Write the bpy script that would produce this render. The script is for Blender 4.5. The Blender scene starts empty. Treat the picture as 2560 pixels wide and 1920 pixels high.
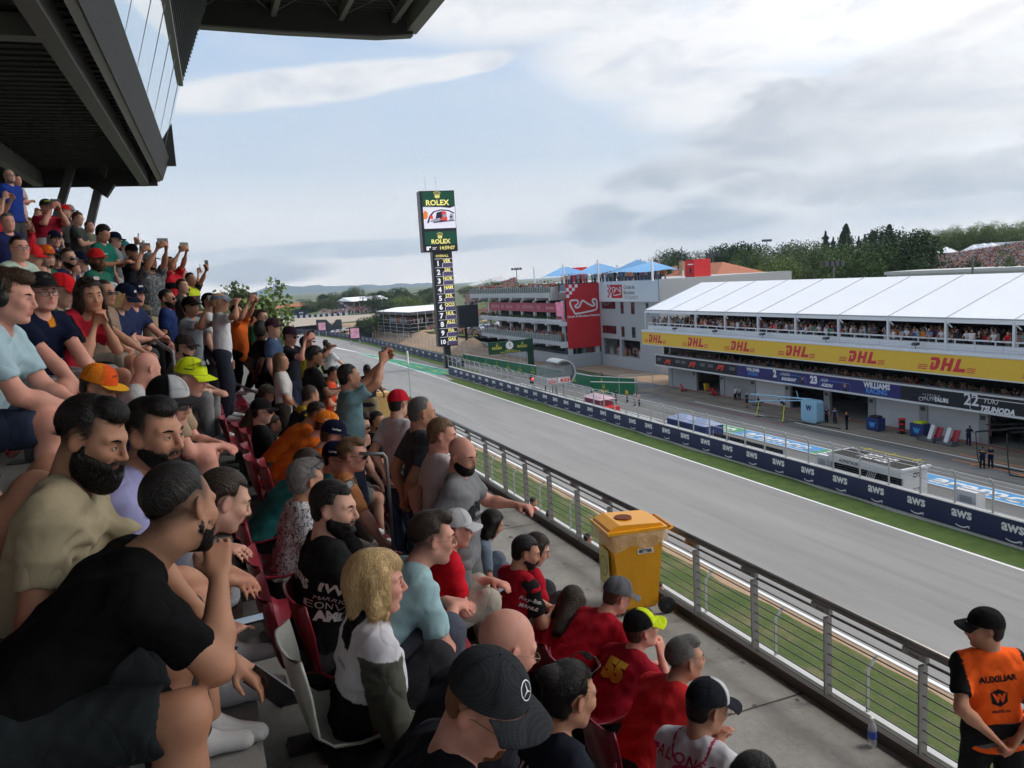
import bpy,math,random
import numpy as np
from mathutils import Vector,Matrix
from mathutils.bvhtree import BVHTree
random.seed(7);rng=np.random.default_rng(7)
C=bpy.context.scene.collection
rad=math.radians
R3=np.array([[0.92892998,-0.10181071,0.35598269],[-0.36555568,-0.09948667,0.92545742],[-0.05880594,-0.98981664,-0.12963364]])
cam=bpy.data.objects.new('camera',bpy.data.cameras.new('camera'));C.objects.link(cam)
cam.data.sensor_width=36;cam.data.lens=28.125;cam.data.clip_start=.05;cam.data.clip_end=60000
cam.matrix_world=Matrix([[R3[i][0],-R3[i][1],-R3[i][2],0]for i in range(3)]+[[0,0,0,1]])
sc=bpy.context.scene;sc.camera=cam
def ray(px,py):
 v=R3@np.array([px-1280.,py-960.,2000.]);return v/np.linalg.norm(v)
def at(px,py,X=None,Y=None,Z=None,d=None):
 r=ray(px,py)
 t=X/r[0]if X is not None else Y/r[1]if Y is not None else Z/r[2]if Z is not None else d/float(r@R3[:,2])
 return r*t
SUN_EL,SUN_AZ=rad(58),rad(105)
sun=bpy.data.objects.new('sun',bpy.data.lights.new('sun','SUN'));C.objects.link(sun)
sun.data.energy=1.35;sun.data.angle=rad(12);sun.data.color=(1,.93,.84)
sd=Vector((math.sin(SUN_AZ)*math.cos(SUN_EL),math.cos(SUN_AZ)*math.cos(SUN_EL),math.sin(SUN_EL)))
sun.rotation_euler=sd.to_track_quat('Z','Y').to_euler()
sc.view_settings.view_transform='Standard';sc.view_settings.look='None';sc.view_settings.gamma=1
sc.view_settings.exposure=.33
sc.cycles.max_bounces=6;sc.cycles.diffuse_bounces=3;sc.cycles.glossy_bounces=2;sc.cycles.transmission_bounces=4;sc.cycles.transparent_max_bounces=8
sc.cycles.caustics_reflective=False;sc.cycles.caustics_refractive=False
sc.cycles.use_denoising=True;sc.cycles.use_adaptive_sampling=True;sc.cycles.adaptive_threshold=.03
class NT:
 def __init__(s,nt):s.nt=nt;s.n=nt.nodes;s.l=nt.links
 def N(s,t,**k):
  n=s.n.new(t)
  for a,v in k.items():
   if a.startswith('i_'):
    key=a[2:];key=int(key)if key.isdigit()else key.replace('_',' ')
    if isinstance(v,bpy.types.NodeSocket):s.l.new(v,n.inputs[key])
    else:n.inputs[key].default_value=v
   else:setattr(n,a,v)
  return n
 def math(s,op,a,b=None,c=None,clamp=False):
  n=s.n.new('ShaderNodeMath');n.operation=op;n.use_clamp=clamp
  for i,v in enumerate((a,b,c)):
   if v is None:continue
   if isinstance(v,bpy.types.NodeSocket):s.l.new(v,n.inputs[i])
   else:n.inputs[i].default_value=v
  return n.outputs[0]
 def mix(s,f,a,b,blend='MIX'):
  n=s.n.new('ShaderNodeMix');n.data_type='RGBA';n.blend_type=blend
  for i,v in((0,f),(6,a),(7,b)):
   if isinstance(v,bpy.types.NodeSocket):s.l.new(v,n.inputs[i])
   else:n.inputs[i].default_value=v if i==0 else(tuple(v)+(1,))[:4]
  return n.outputs[2]
 def ramp(s,f,pts):
  n=s.n.new('ShaderNodeValToRGB');s.l.new(f,n.inputs[0]);e=n.color_ramp.elements
  while len(e)<len(pts):e.new(.5)
  for i,(p,c)in enumerate(pts):
   e[i].position=p;e[i].color=(c,c,c,1)if isinstance(c,(int,float))else tuple(c)+(1,)
  return n.outputs[0]
world=bpy.data.worlds.new('World');sc.world=world;world.use_nodes=True
def make_world():
 t=NT(world.node_tree);t.n.clear()
 sky=t.N('ShaderNodeTexSky',sky_type='NISHITA',sun_disc=False,sun_elevation=SUN_EL,sun_rotation=SUN_AZ,air_density=1.0,dust_density=2.0,ozone_density=1.5)
 tc=t.N('ShaderNodeTexCoord');sx=t.N('ShaderNodeSeparateXYZ',i_0=tc.outputs['Generated'])
 x,y,z=sx.outputs
 az=t.math('ARCTAN2',x,y);el=t.math('ARCSINE',z)
 zz=t.math('MAXIMUM',t.math('ADD',z,.06),.02)
 u=t.math('DIVIDE',x,zz);v=t.math('DIVIDE',y,zz)
 uv=t.N('ShaderNodeCombineXYZ',i_0=u,i_1=v)
 n1=t.N('ShaderNodeTexNoise',i_Vector=uv.outputs[0],i_Scale=.55,i_Detail=9,i_Roughness=.58,i_Distortion=.6).outputs[0]
 n2=t.N('ShaderNodeTexNoise',i_Vector=uv.outputs[0],i_Scale=.23,i_Detail=6,i_Roughness=.5,i_Distortion=.3).outputs[0]
 ae=t.N('ShaderNodeCombineXYZ',i_0=az,i_1=t.math('MULTIPLY',el,2.6))
 n3=t.N('ShaderNodeTexNoise',i_Vector=ae.outputs[0],i_Scale=8,i_Detail=10,i_Roughness=.62,i_Distortion=.35).outputs[0]
 def blob(a0,e0,ra,re,soft=.45,tilt=0.,wob=.9):
  da=t.math('SUBTRACT',az,a0);de=t.math('SUBTRACT',t.math('SUBTRACT',el,e0),t.math('MULTIPLY',da,tilt))
  q=t.math('ADD',t.math('POWER',t.math('DIVIDE',da,ra),2),t.math('POWER',t.math('DIVIDE',de,re),2))
  q=t.math('ADD',q,t.math('MULTIPLY',t.math('SUBTRACT',n3,.5),wob*3))
  return t.math('MULTIPLY',t.math('SUBTRACT',1+soft,q),1/(2*soft),clamp=True)
 def mx(*a):
  r=a[0]
  for b in a[1:]:r=t.math('MAXIMUM',r,b)
  return r
 BR=1.0
 blue=(.50,.64,.82)
 lowc=t.ramp(t.math('MULTIPLY',el,1/1.2),[(0,(1.7,1.52,1.38)),(.05,(1.15,1.09,1.05)),(.09,(.84,.86,.90)),(.12,(.62,.71,.82)),(.24,(.46,.60,.80)),(.45,(.36,.52,.75)),(1,(.27,.40,.62))])
 white=mx(*[blob(*b)for b in WHITE]);grey=mx(*[blob(*b)for b in GREY])
 gen=t.ramp(n1,[(.42,0),(.62,1)])
 hi=t.ramp(t.math('MULTIPLY',el,1/1.2),[(.30,0),(.5,1)])
 white=mx(white,t.math('MULTIPLY',gen,hi))
 c=t.mix(white,lowc,t.ramp(n3,[(.32,(.62,.65,.72)),(.56,(.93,.92,.92))]))
 c=t.mix(t.math('MULTIPLY',grey,.85),c,t.ramp(n3,[(.32,(.38,.42,.49)),(.64,(.66,.65,.66))]))
 thin=t.math('MULTIPLY',t.ramp(n3,[(.45,0),(.7,1)]),.35)
 c=t.mix(thin,c,(.74,.76,.80))
 ga=t.math('DIVIDE',t.math('SUBTRACT',az,rad(100)),rad(38));ge=t.math('DIVIDE',t.math('SUBTRACT',el,rad(32)),rad(26))  # added out-of-view sky glow that fills the shaded stand from the right
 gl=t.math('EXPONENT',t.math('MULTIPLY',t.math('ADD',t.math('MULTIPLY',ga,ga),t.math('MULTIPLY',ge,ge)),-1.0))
 gv=t.N('ShaderNodeVectorMath',operation='SCALE');gv.inputs[0].default_value=(1,.90,.78);t.l.new(t.math('MULTIPLY',gl,FILL_GLOW),gv.inputs['Scale'])
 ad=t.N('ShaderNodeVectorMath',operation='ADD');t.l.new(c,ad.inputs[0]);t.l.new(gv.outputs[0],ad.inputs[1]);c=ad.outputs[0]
 skyc=t.mix(1.0,sky.outputs[0],(.10,.10,.10),'MULTIPLY')
 c2=t.N('ShaderNodeMix',data_type='RGBA',i_0=.92);t.l.new(skyc,c2.inputs[6]);t.l.new(c,c2.inputs[7])
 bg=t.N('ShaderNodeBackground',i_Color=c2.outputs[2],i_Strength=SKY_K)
 t.l.new(bg.outputs[0],t.N('ShaderNodeOutputWorld').inputs[0])
def azel(px,py):r=ray(px,py);return math.atan2(r[0],r[1]),math.asin(r[2])
SKY_K=.9
FILL_GLOW=4.0
def B(px,py,w,h,**k):a,e=azel(px,py);return(a,e,w/2000,h/2000,k.get('soft',.5),k.get('tilt',0.),k.get('wob',.8))
WHITE=[B(760,215,400,42,tilt=.1,wob=.7,soft=.3),B(1120,170,150,28,tilt=.12,wob=.8,soft=.3),B(1300,20,350,75),B(1620,130,260,110),B(2000,60,500,90),B(1780,480,130,55),B(1560,500,140,45),B(2400,480,260,60),B(1800,250,220,70),B(950,620,500,20)]
GREY=[B(2420,250,420,95,tilt=-.05,soft=.35,wob=1.1),B(2380,130,240,35,tilt=.2,soft=.35,wob=1.2),B(2150,330,420,75),B(1800,400,230,45,tilt=.15),B(2280,440,420,50,soft=.35,wob=1.1),B(1500,560,90,50),B(1760,560,180,35),B(640,680,170,28),B(2200,190,330,50,tilt=.3)]
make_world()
MATS={}
def M(name,col=(.5,.5,.5),rough=.7,metal=0.,var=.12,scale=4.,bump=0.,bscale=40.,spec=.4,coat=0.,emit=0.,alpha=1.,attr=False,stretch=None,trans=0.,sss=0.):
 if name in MATS:return MATS[name]
 m=bpy.data.materials.new(name);m.use_nodes=True;t=NT(m.node_tree);t.n.clear()
 b=t.N('ShaderNodeBsdfPrincipled');b.inputs['Roughness'].default_value=rough;b.inputs['Metallic'].default_value=metal
 b.inputs['Specular IOR Level'].default_value=spec;b.inputs['Coat Weight'].default_value=coat
 tc=t.N('ShaderNodeTexCoord');vec=tc.outputs['Object']
 if stretch:vec=t.N('ShaderNodeMapping',i_Vector=vec,i_Scale=stretch).outputs[0]
 base=t.N('ShaderNodeAttribute',attribute_name='Col').outputs[0]if attr else None
 n=t.N('ShaderNodeTexNoise',i_Vector=vec,i_Scale=scale,i_Detail=6,i_Roughness=.6).outputs[0]
 f=t.math('MULTIPLY_ADD',n,2*var,1-var)
 if base is None:
  base=t.N('ShaderNodeRGB').outputs[0];base.default_value=tuple(col)+(1,)
 cc=t.N('ShaderNodeVectorMath',operation='SCALE');t.l.new(base,cc.inputs[0]);t.l.new(f,cc.inputs['Scale'])
 t.l.new(cc.outputs[0],b.inputs['Base Color'])
 if emit:
  t.l.new(cc.outputs[0],b.inputs['Emission Color']);b.inputs['Emission Strength'].default_value=emit
 if bump:
  n2=t.N('ShaderNodeTexNoise',i_Vector=vec,i_Scale=bscale,i_Detail=4).outputs[0]
  bp=t.N('ShaderNodeBump',i_Height=n2,i_Strength=bump,i_Distance=.02);t.l.new(bp.outputs[0],b.inputs['Normal'])
 if sss:b.inputs['Subsurface Weight'].default_value=sss;b.inputs['Subsurface Radius'].default_value=(.012,.005,.003);b.inputs['Subsurface Scale'].default_value=1
 if trans:b.inputs['Transmission Weight'].default_value=trans
 if alpha<1:b.inputs['Alpha'].default_value=alpha
 t.l.new(b.outputs[0],t.N('ShaderNodeOutputMaterial').inputs[0]);MATS[name]=m;m['nt']=1
 return m
def ground_mat(name,stops,s1,s2,rough=.9,bump=.3,stretch=(1,1,1),extra=None,streak=0.):
 """stops: [(pos,col)] over mixed noise at two scales"""
 m=bpy.data.materials.new(name);m.use_nodes=True;t=NT(m.node_tree);t.n.clear()
 tc=t.N('ShaderNodeTexCoord');v=t.N('ShaderNodeMapping',i_Vector=tc.outputs['Object'],i_Scale=stretch).outputs[0]
 a=t.N('ShaderNodeTexNoise',i_Vector=v,i_Scale=s1,i_Detail=8,i_Roughness=.62).outputs[0]
 b_=t.N('ShaderNodeTexNoise',i_Vector=tc.outputs['Object'],i_Scale=s2,i_Detail=5,i_Roughness=.7).outputs[0]
 f=t.math('ADD',t.math('MULTIPLY',a,.6),t.math('MULTIPLY',b_,.4))
 c=t.ramp(f,stops)
 if streak:
  sv=t.N('ShaderNodeMapping',i_Vector=tc.outputs['Object'],i_Scale=(1.1,.035,1)).outputs[0]
  sn=t.N('ShaderNodeTexNoise',i_Vector=sv,i_Scale=1.0,i_Detail=5,i_Roughness=.6).outputs[0]
  c=t.mix(t.math('MULTIPLY',t.ramp(sn,[(.5,0),(.72,1)]),streak),c,(.025,.024,.024))
  sv=t.N('ShaderNodeMapping',i_Vector=tc.outputs['Object'],i_Scale=(.5,.12,1)).outputs[0]
  sn=t.N('ShaderNodeTexNoise',i_Vector=sv,i_Scale=.7,i_Detail=4,i_Roughness=.6).outputs[0]
  c=t.mix(t.math('MULTIPLY',t.ramp(sn,[(.62,0),(.74,1)]),streak*.8),c,(.04,.038,.037))
 p=t.N('ShaderNodeBsdfPrincipled',i_Roughness=rough);t.l.new(c,p.inputs['Base Color'])
 p.inputs['Specular IOR Level'].default_value=.25
 bp=t.N('ShaderNodeBump',i_Height=b_,i_Strength=bump,i_Distance=.03);t.l.new(bp.outputs[0],p.inputs['Normal'])
 t.l.new(p.outputs[0],t.N('ShaderNodeOutputMaterial').inputs[0]);MATS[name]=m
 return m
def tag(o,label=None,cat=None,group=None,kind=None):
 if label:o['label']=label
 if cat:o['category']=cat
 if group:o['group']=group
 if kind:o['kind']=kind
 return o
def empty(name,loc=(0,0,0),rz=0,**k):
 o=bpy.data.objects.new(name,None);C.objects.link(o);o.location=loc;o.rotation_euler.z=rz;o.empty_display_size=.2
 return tag(o,**k)
def link(name,me,parent=None,mats=(),smooth=False):
 o=bpy.data.objects.new(name,me);C.objects.link(o);o.parent=parent
 for m in mats:me.materials.append(m)
 if smooth:me.polygons.foreach_set('use_smooth',[True]*len(me.polygons))
 return o
def copy_tree(o,parent=None):
 c=o.copy();C.objects.link(c);c.parent=parent
 for ch in o.children:copy_tree(ch,c)
 return c
class MB:
 def __init__(s):s.v=[];s.f=[];s.m=[]
 def add(s,vs,fs,mi=0):
  b=len(s.v);s.v+=[tuple(map(float,v))for v in vs];s.f+=[tuple(b+i for i in f)for f in fs];s.m+=[mi]*len(fs);return s
 def box(s,x0,x1,y0,y1,z0,z1,mi=0):
  v=[(x,y,z)for x in(x0,x1)for y in(y0,y1)for z in(z0,z1)]
  return s.add(v,[(0,1,3,2),(4,6,7,5),(0,4,5,1),(2,3,7,6),(0,2,6,4),(1,5,7,3)],mi)
 def obox(s,c,u,v,w,mi=0):
  c,u,v,w=[np.array(a,float)for a in(c,u,v,w)]
  return s.add([c+a*u+b*v+d*w for a in(-1,1)for b in(-1,1)for d in(-1,1)],[(0,1,3,2),(4,6,7,5),(0,4,5,1),(2,3,7,6),(0,2,6,4),(1,5,7,3)],mi)
 def quad(s,a,b,c,d,mi=0):return s.add([a,b,c,d],[(0,1,2,3)],mi)
 def bar(s,a,b,w,h=None,mi=0,up=(0,0,1)):
  a,b=np.array(a,float),np.array(b,float);d=b-a;L=np.linalg.norm(d);d/=L;up=np.array(up,float)
  if abs(np.dot(d,up))>.95:up=np.array([1.,0,0])
  u=np.cross(d,up);u/=np.linalg.norm(u);v=np.cross(u,d);h=h or w
  return s.obox((a+b)/2,d*L/2,u*w/2,v*h/2,mi)
 def tube(s,pts,r,n=8,mi=0,cap=True):
  pts=[np.array(p,float)for p in pts];rs=r if hasattr(r,'__len__')else[r]*len(pts);rings=[];pu=None
  for i,p in enumerate(pts):
   d=pts[min(i+1,len(pts)-1)]-pts[max(i-1,0)];d/=np.linalg.norm(d)+1e-9
   if pu is None:pu=np.array([0,0,1.])if abs(d[2])<.9 else np.array([1.,0,0])
   u=np.cross(d,pu);u/=np.linalg.norm(u);w=np.cross(u,d);pu=w
   rings.append([p+rs[i]*(math.cos(a)*u+math.sin(a)*w)for a in[2*math.pi*k/n for k in range(n)]])
  vs=[v for r_ in rings for v in r_];fs=[]
  for i in range(len(pts)-1):
   for k in range(n):fs.append((i*n+k,i*n+(k+1)%n,(i+1)*n+(k+1)%n,(i+1)*n+k))
  if cap:fs+=[tuple(range(n))[::-1],tuple(range((len(pts)-1)*n,len(pts)*n))]
  return s.add(vs,fs,mi)
 def prism(s,poly,o,u,v,w,mi=0):
  o,u,v,w=[np.array(a,float)for a in(o,u,v,w)];n=len(poly)
  a=[o+p[0]*u+p[1]*v for p in poly];b=[q+w for q in a]
  return s.add(a+b,[tuple(range(n))[::-1],tuple(range(n,2*n))]+[(i,(i+1)%n,n+(i+1)%n,n+i)for i in range(n)],mi)
 def flat(s,vf,o,u,v,sx=1.,sy=None,mi=0):
  o,u,v=[np.array(a,float)for a in(o,u,v)];sy=sy or sx
  return s.add([o+p[0]*sx*u+p[1]*sy*v for p in vf[0]],vf[1],mi)
 def lathe(s,prof,c=(0,0,0),n=16,mi=0,axis='z'):
  vs=[];fs=[]
  for(r,z)in prof:
   for k in range(n):
    a=2*math.pi*k/n;p=(r*math.cos(a),r*math.sin(a),z)
    if axis=='y':p=(p[0],p[2],p[1])
    if axis=='x':p=(p[2],p[0],p[1])
    vs.append((c[0]+p[0],c[1]+p[1],c[2]+p[2]))
  for i in range(len(prof)-1):
   for k in range(n):fs.append((i*n+k,i*n+(k+1)%n,(i+1)*n+(k+1)%n,(i+1)*n+k))
  return s.add(vs,fs,mi)
 def build(s,name,mats,parent=None,smooth=False,**k):
  me=bpy.data.meshes.new(name);me.from_pydata(s.v,[],s.f)
  if not isinstance(mats,(list,tuple)):mats=[mats]
  o=link(name,me,parent,mats,smooth);me.polygons.foreach_set('material_index',s.m);me.update()
  return tag(o,**k)
_T={}
def TX(s,bold=0.,shear=0.,cx=True,sp=1.):
 """text as flat polygons, 1 unit tall capitals, centred when cx"""
 key=(s,bold,shear,cx,sp)
 if key in _T:return _T[key]
 cu=bpy.data.curves.new('t','FONT');cu.body=s;cu.size=1;cu.offset=bold;cu.shear=shear;cu.resolution_u=2;cu.space_character=sp
 o=bpy.data.objects.new('t',cu);C.objects.link(o)
 dg=bpy.context.evaluated_depsgraph_get();me=bpy.data.meshes.new_from_object(o.evaluated_get(dg))
 v=np.array([w.co[:2]for w in me.vertices]);f=[tuple(p.vertices)for p in me.polygons]
 bpy.data.objects.remove(o);bpy.data.curves.remove(cu);bpy.data.meshes.remove(me)
 v=v/.69
 if cx:v[:,0]-=(v[:,0].min()+v[:,0].max())/2
 else:v[:,0]-=v[:,0].min()
 _T[key]=(v,f);return _T[key]
def stroke(pts,w,closed=False,w1=None):
 """2D polyline ribbon"""
 pts=np.array(pts,float);n=len(pts);vs=[];fs=[]
 for i in range(n):
  a=pts[(i-1)%n]if closed or i>0 else pts[i];b=pts[(i+1)%n]if closed or i<n-1 else pts[i]
  d=b-a;d/=np.linalg.norm(d)+1e-9;nn=np.array([-d[1],d[0]]);ww=w if w1 is None else w+(w1-w)*i/(n-1)
  vs+=[pts[i]+nn*ww/2,pts[i]-nn*ww/2]
 for i in range(n if closed else n-1):
  j=(i+1)%n;fs.append((2*i,2*i+1,2*j+1,2*j))
 return np.array(vs),fs
def poly(*ps):return np.array(ps,float),[tuple(range(len(ps)))]
def join2(*vf):
 V=[];F=[];b=0
 for v,f in vf:V.append(np.array(v));F+=[tuple(i+b for i in q)for q in f];b+=len(v)
 return np.concatenate(V),F
def move2(vf,dx,dy,s=1.):return np.array(vf[0])*s+np.array([dx,dy]),vf[1]
def smile():
 a=np.linspace(-2.25,-.75,14);pts=[(1.25*math.cos(t)*1.25,1.25*math.sin(t)*.9+.55)for t in a]
 return join2(stroke(pts,.15,w1=.24),poly((.95,-.28),(1.42,-.12),(1.30,-.62),(1.18,-.6),(1.22,-.28)))
def crown():
 out=[]
 for i,(x,y)in enumerate([(-.5,.45),(-.27,.62),(0,.7),(.27,.62),(.5,.45)]):
  out.append(poly((x*.55-.09,-.3),(x*.55+.09,-.3),(x,y)))
  out.append(circle(.085,x,y+.06,8))
 out.append(stroke([(.34*math.cos(a),-.34+.1*math.sin(a))for a in np.linspace(0,2*math.pi,12,endpoint=False)],.1,True))
 return join2(*out)
def circle(r,cx=0,cy=0,n=20):return np.array([(cx+r*math.cos(2*math.pi*i/n),cy+r*math.sin(2*math.pi*i/n))for i in range(n)]),[tuple(range(n))]
def star3():
 ring=stroke([(math.cos(a),math.sin(a))for a in np.linspace(0,2*math.pi,28,endpoint=False)],.13,True);out=[ring]
 for k in range(3):
  a=math.pi/2+k*2*math.pi/3;out.append(poly((.13*math.cos(a-1.05),.13*math.sin(a-1.05)),(.96*math.cos(a),.96*math.sin(a)),(.13*math.cos(a+1.05),.13*math.sin(a+1.05)),(0,0)))
 return join2(*out)
def circuit():
 p=[(-1.15,.35),(-1.05,.52),(-.55,.52),(-.42,.38),(-.5,.2),(-.75,.08),(-.62,-.08),(-.35,-.02),(-.1,.5),(.35,.2),(.8,-.05),(.98,.1),(.78,.3),(.82,.5),(1.05,.5),(1.15,.35),(1.15,-.2),(1.0,-.35),(-.75,-.55),(-.85,-.3),(-1.05,0)]
 q=[]
 n=len(p)
 for i in range(n):
  a,b,c=np.array(p[i-1]),np.array(p[i]),np.array(p[(i+1)%n])
  q+=[b+(a-b)*.25,b+(a-b)*.06+(c-b)*.06,b+(c-b)*.25]
 return stroke(q,.13,True)
DHLV=join2(poly((.02,.0),(.58,0),(.86,.22),(1.02,.70),(.9,1),(.22,1),(.12,.74),(.66,.74),(.58,.5),(.5,.27),(.11,.27)),poly((.11,.27),(.34,.27),(.46,.6),(.23,.6)),poly((1.0,0),(1.32,0),(1.44,.38),(1.72,.38),(1.6,0),(1.92,0),(2.24,1),(1.92,1),(1.8,.62),(1.52,.62),(1.64,1),(1.32,1)),poly((2.05,0),(3.1,0),(3.19,.28),(2.62,.28),(2.85,1),(2.53,1),(2.26,.3)),poly((-1.0,.3),(-.12,.3),(-.1,.37),(-.98,.37)),poly((-1.05,.15),(-.17,.15),(-.15,.22),(-1.03,.22)),poly((-1.1,0),(-.22,0),(-.2,.07),(-1.08,.07)),poly((3.32,.3),(4.05,.3),(4.07,.37),(3.34,.37)),poly((3.27,.15),(4.0,.15),(4.02,.22),(3.29,.22)),poly((3.22,0),(3.95,0),(3.97,.07),(3.24,.07)))
F1V=join2(poly((0,0),(.35,0),(.55,.3),(1.3,.3),(1.42,.48),(.75,.48),(.85,.6),(1.75,.6),(1.85,.75),(2.1,1.0),(1.0,1.0),(.65,.85)),poly((1.35,0),(1.75,0),(2.45,1.0),(2.2,1.0),(2.0,.85)))
G=-16.5
EX,EY,EZ=np.eye(3)
asphalt=ground_mat('asphalt',[(.3,(.225,.220,.214)),(.5,(.272,.265,.257)),(.7,(.325,.317,.307))],.5,25,stretch=(1,.12,1),streak=.15,bump=.15)
pitasph=ground_mat('pit_asphalt',[(.3,(.14,.14,.14)),(.5,(.18,.178,.172)),(.72,(.24,.235,.225))],.35,12,stretch=(1,.15,1),streak=.6,bump=.15)
apron=ground_mat('pit_apron',[(.3,(.19,.16,.12)),(.5,(.26,.215,.165)),(.7,(.33,.29,.24))],.5,8,streak=.45,bump=.15)
grassm=ground_mat('grass',[(.28,(.035,.062,.012)),(.48,(.062,.105,.02)),(.6,(.085,.13,.03)),(.72,(.15,.15,.07))],1.2,14,bump=1.0)
grassdry=ground_mat('worn_grass',[(.32,(.045,.08,.018)),(.48,(.075,.115,.028)),(.56,(.12,.13,.05)),(.68,(.26,.20,.12))],.55,11,bump=1.0)
sand=ground_mat('sand',[(.3,(.30,.20,.12)),(.55,(.42,.29,.19)),(.75,(.50,.38,.27))],.12,3,bump=.8)
gravel=ground_mat('gravel',[(.35,(.20,.18,.15)),(.5,(.38,.35,.31)),(.65,(.55,.52,.47))],6,14,bump=1.0)
fields=ground_mat('fields',[(.3,(.05,.08,.03)),(.5,(.10,.12,.055)),(.6,(.20,.17,.10)),(.75,(.07,.10,.04))],.006,.4)
conc=ground_mat('concrete',[(.25,(.20,.195,.185)),(.48,(.29,.285,.27)),(.6,(.33,.325,.31)),(.78,(.40,.39,.37))],1.1,16,bump=.25)
white=M('white_paint',(.80,.80,.79),.5,var=.06);navy=M('navy_board',(.018,.026,.085),.45,var=.1)
def sheet(name,pts,z,m,kind='structure',parent=None,**k):
 b=MB();b.add([(p[0],p[1],z if len(p)<3 else p[2])for p in pts],[tuple(range(len(pts)))]);return b.build(name,m,parent,kind=kind,**k)
def strip(name,x0,x1,y0,y1,z,m,**k):return sheet(name,[(x0,y0),(x1,y0),(x1,y1),(x0,y1)],z,m,**k)
sheet('ground',[(-9000,-3000),(9000,-3000),(9000,16000),(-9000,16000)],G-.03,fields)
strip('sand_verge',19,25.1,-60,620,G-.02,sand)
def ragged(name,x0,x1,y0,y1,z,m,amp,**k):
 n=260;b=MB();ys=np.linspace(y0,y1,n);
 vs=[(x0,y,z)for y in ys]+[(x1+amp*(math.sin(y*.9)+math.sin(y*2.3+1)+math.sin(y*.31))*.4,y,z)for y in ys]
 return b.add(vs,[(i,n+i,n+i+1,i+1)for i in range(n-1)]).build(name,m,kind='structure',**k)
ragged('grass_verge',19.4,24.45,-60,400,G-.012,grassdry,.22)
def bend(y):return 0 if y<230 else-((y-230)**2)*.0009
def road(name,x0,x1,y0,y1,z,m,wob=0,**k):
 ys=list(np.linspace(y0,min(y1,230),60))+([]if y1<=230 else list(np.linspace(240,y1,40)));b=MB();n=len(ys)
 f0=x0 if callable(x0)else lambda y:x0
 f1=x1 if callable(x1)else lambda y:x1
 return b.add([(f0(y)+bend(y),y,z)for y in ys]+[(f1(y)+bend(y),y,z)for y in ys],[(i,n+i,n+i+1,i+1)for i in range(n-1)]).build(name,m,kind='structure',**k)
def grow(y):return 0 if y<140 else(y-140)*.03
road('race_track',25.0,lambda y:38.5 if y<120 else 38.5+min(6,(y-120)*.1),-60,560,G,asphalt)
road('track_edge_line',25.05,25.25,-60,560,G+.004,white)
road('track_side_line',38.3,38.5,-60,190,G+.008,white)
road('grass_strip',38.5,41.25,-60,131,G+.004,grassm)
road('gravel_strip',lambda y:41.05+.14*math.sin(y*.8)+.1*math.sin(y*2.1),41.45,-60,140,G+.008,gravel)
road('grass_outfield',44.8,47.2,138,560,G+.004,grassm)
greenp=M('painted_green',(.03,.25,.14),.6,var=.15,scale=1.5);bluep=M('painted_blue',(.10,.34,.66),.6,var=.15,scale=1.5)
greenl=M('painted_leaf_green',(.10,.36,.16),.6,var=.15,scale=1.5)
yel=M('painted_yellow',(.62,.52,.05),.6);orangep=M('painted_orange',(.75,.26,.05),.6);redp=M('painted_red',(.50,.08,.05),.6,var=.3,scale=2)
gp=lambda px,py:at(px,py,Z=G)
top_=[gp(*q)for q in((894,881),(1000,900),(1050,910),(1119,925.5))];bot_=[gp(*q)for q in((895,882.5),(1000,914.6),(1050,928),(1091,938.5),(1119,936.5))]
b=MB();b.add([(p[0],p[1],G+.006)for p in top_+bot_[::-1]],[tuple(range(9))]);b.build('painted_runoff',greenp,kind='structure')
wl_=MB()
for L_ in(top_,bot_[:4]):
 for p,q in zip(L_[:-1],L_[1:]):wl_.add([(p[0]-.09,p[1],G+.011),(p[0]+.09,p[1],G+.011),(q[0]+.09,q[1],G+.011),(q[0]-.09,q[1],G+.011)],[(0,1,2,3)])
wl_.build('runoff_line',white,kind='structure')
a0,a1,a2,a3=gp(836,867.5),gp(893,880),gp(898,882),gp(840,870.5)
wb=MB();wb.add([(p[0],p[1],G+.009)for p in(a0,a1,a2,a3)],[(0,1,2,3)]);wb.build('painted_wedge',white,kind='structure')
mb=MB()
for k in range(4):
 y=gp(1093-k*32,927-k*7)[1];xk=gp(1093-k*32,927-k*7)[0]-39.2;w=1
 mb.flat(move2(crown(),0,.1),(38.7+xk,y,G+.011),(0,-1,0),(.5,0,0),1.6,1.2);mb.flat(TX('ROLEX',.03),(39.3+xk,y-5,G+.011),(0,-1,0),(.4,0,0),1.3,.9)
mb.build('painted_lettering',yel,kind='structure')
road('pit_lane',42.2,56.0,-60,128,G+.002,pitasph)
strip('pit_exit_road',42.2,51.0,128,250,G+.001,pitasph)
road('pit_apron',56.0,62.0,-60,98.5,G+.006,apron)
strip('service_road',56.0,63.5,98.5,112,G+.003,pitasph)
strip('sand_lot',61.5,68.0,99.5,130,G+.004,sand);
road('apron_line',56.5,56.7,-60,84,G+.012,white)
def aram(y0,y1,m,word=True):
 sheet('painted_strip',[(48.3,y0),(50.4,y0),(50.4,y1),(48.3,y1)],G+.012,m)
 for xx in(48.2,50.4):sheet('painted_line',[(xx,y0),(xx+.13,y0),(xx+.13,y1),(xx,y1)],G+.016,white)
 if word:
  mb=MB();mb.flat(TX('aramco',.03),(48.75,(y0+y1)/2,G+.018),(0,-1,0),(1,0,0),(y1-y0)*.185,1.75)
  mb.build('painted_word',white,kind='structure')
for y0,y1,m in((65.5,74.6,greenl),(54.6,65.5,bluep),(46.0,54.6,greenl),(33.0,43.8,bluep),(43.8,46.0,bluep),(24,33,greenl)):aram(y0,y1,m,y1-y0>5)
mb=MB();mb.box(53.0,53.15,46.8,53.5,G+.012,G+.014);
for q in(47.5,50,52.6):mb.box(52.6,53.6,q,q+.15,G+.015,G+.017)
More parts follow.
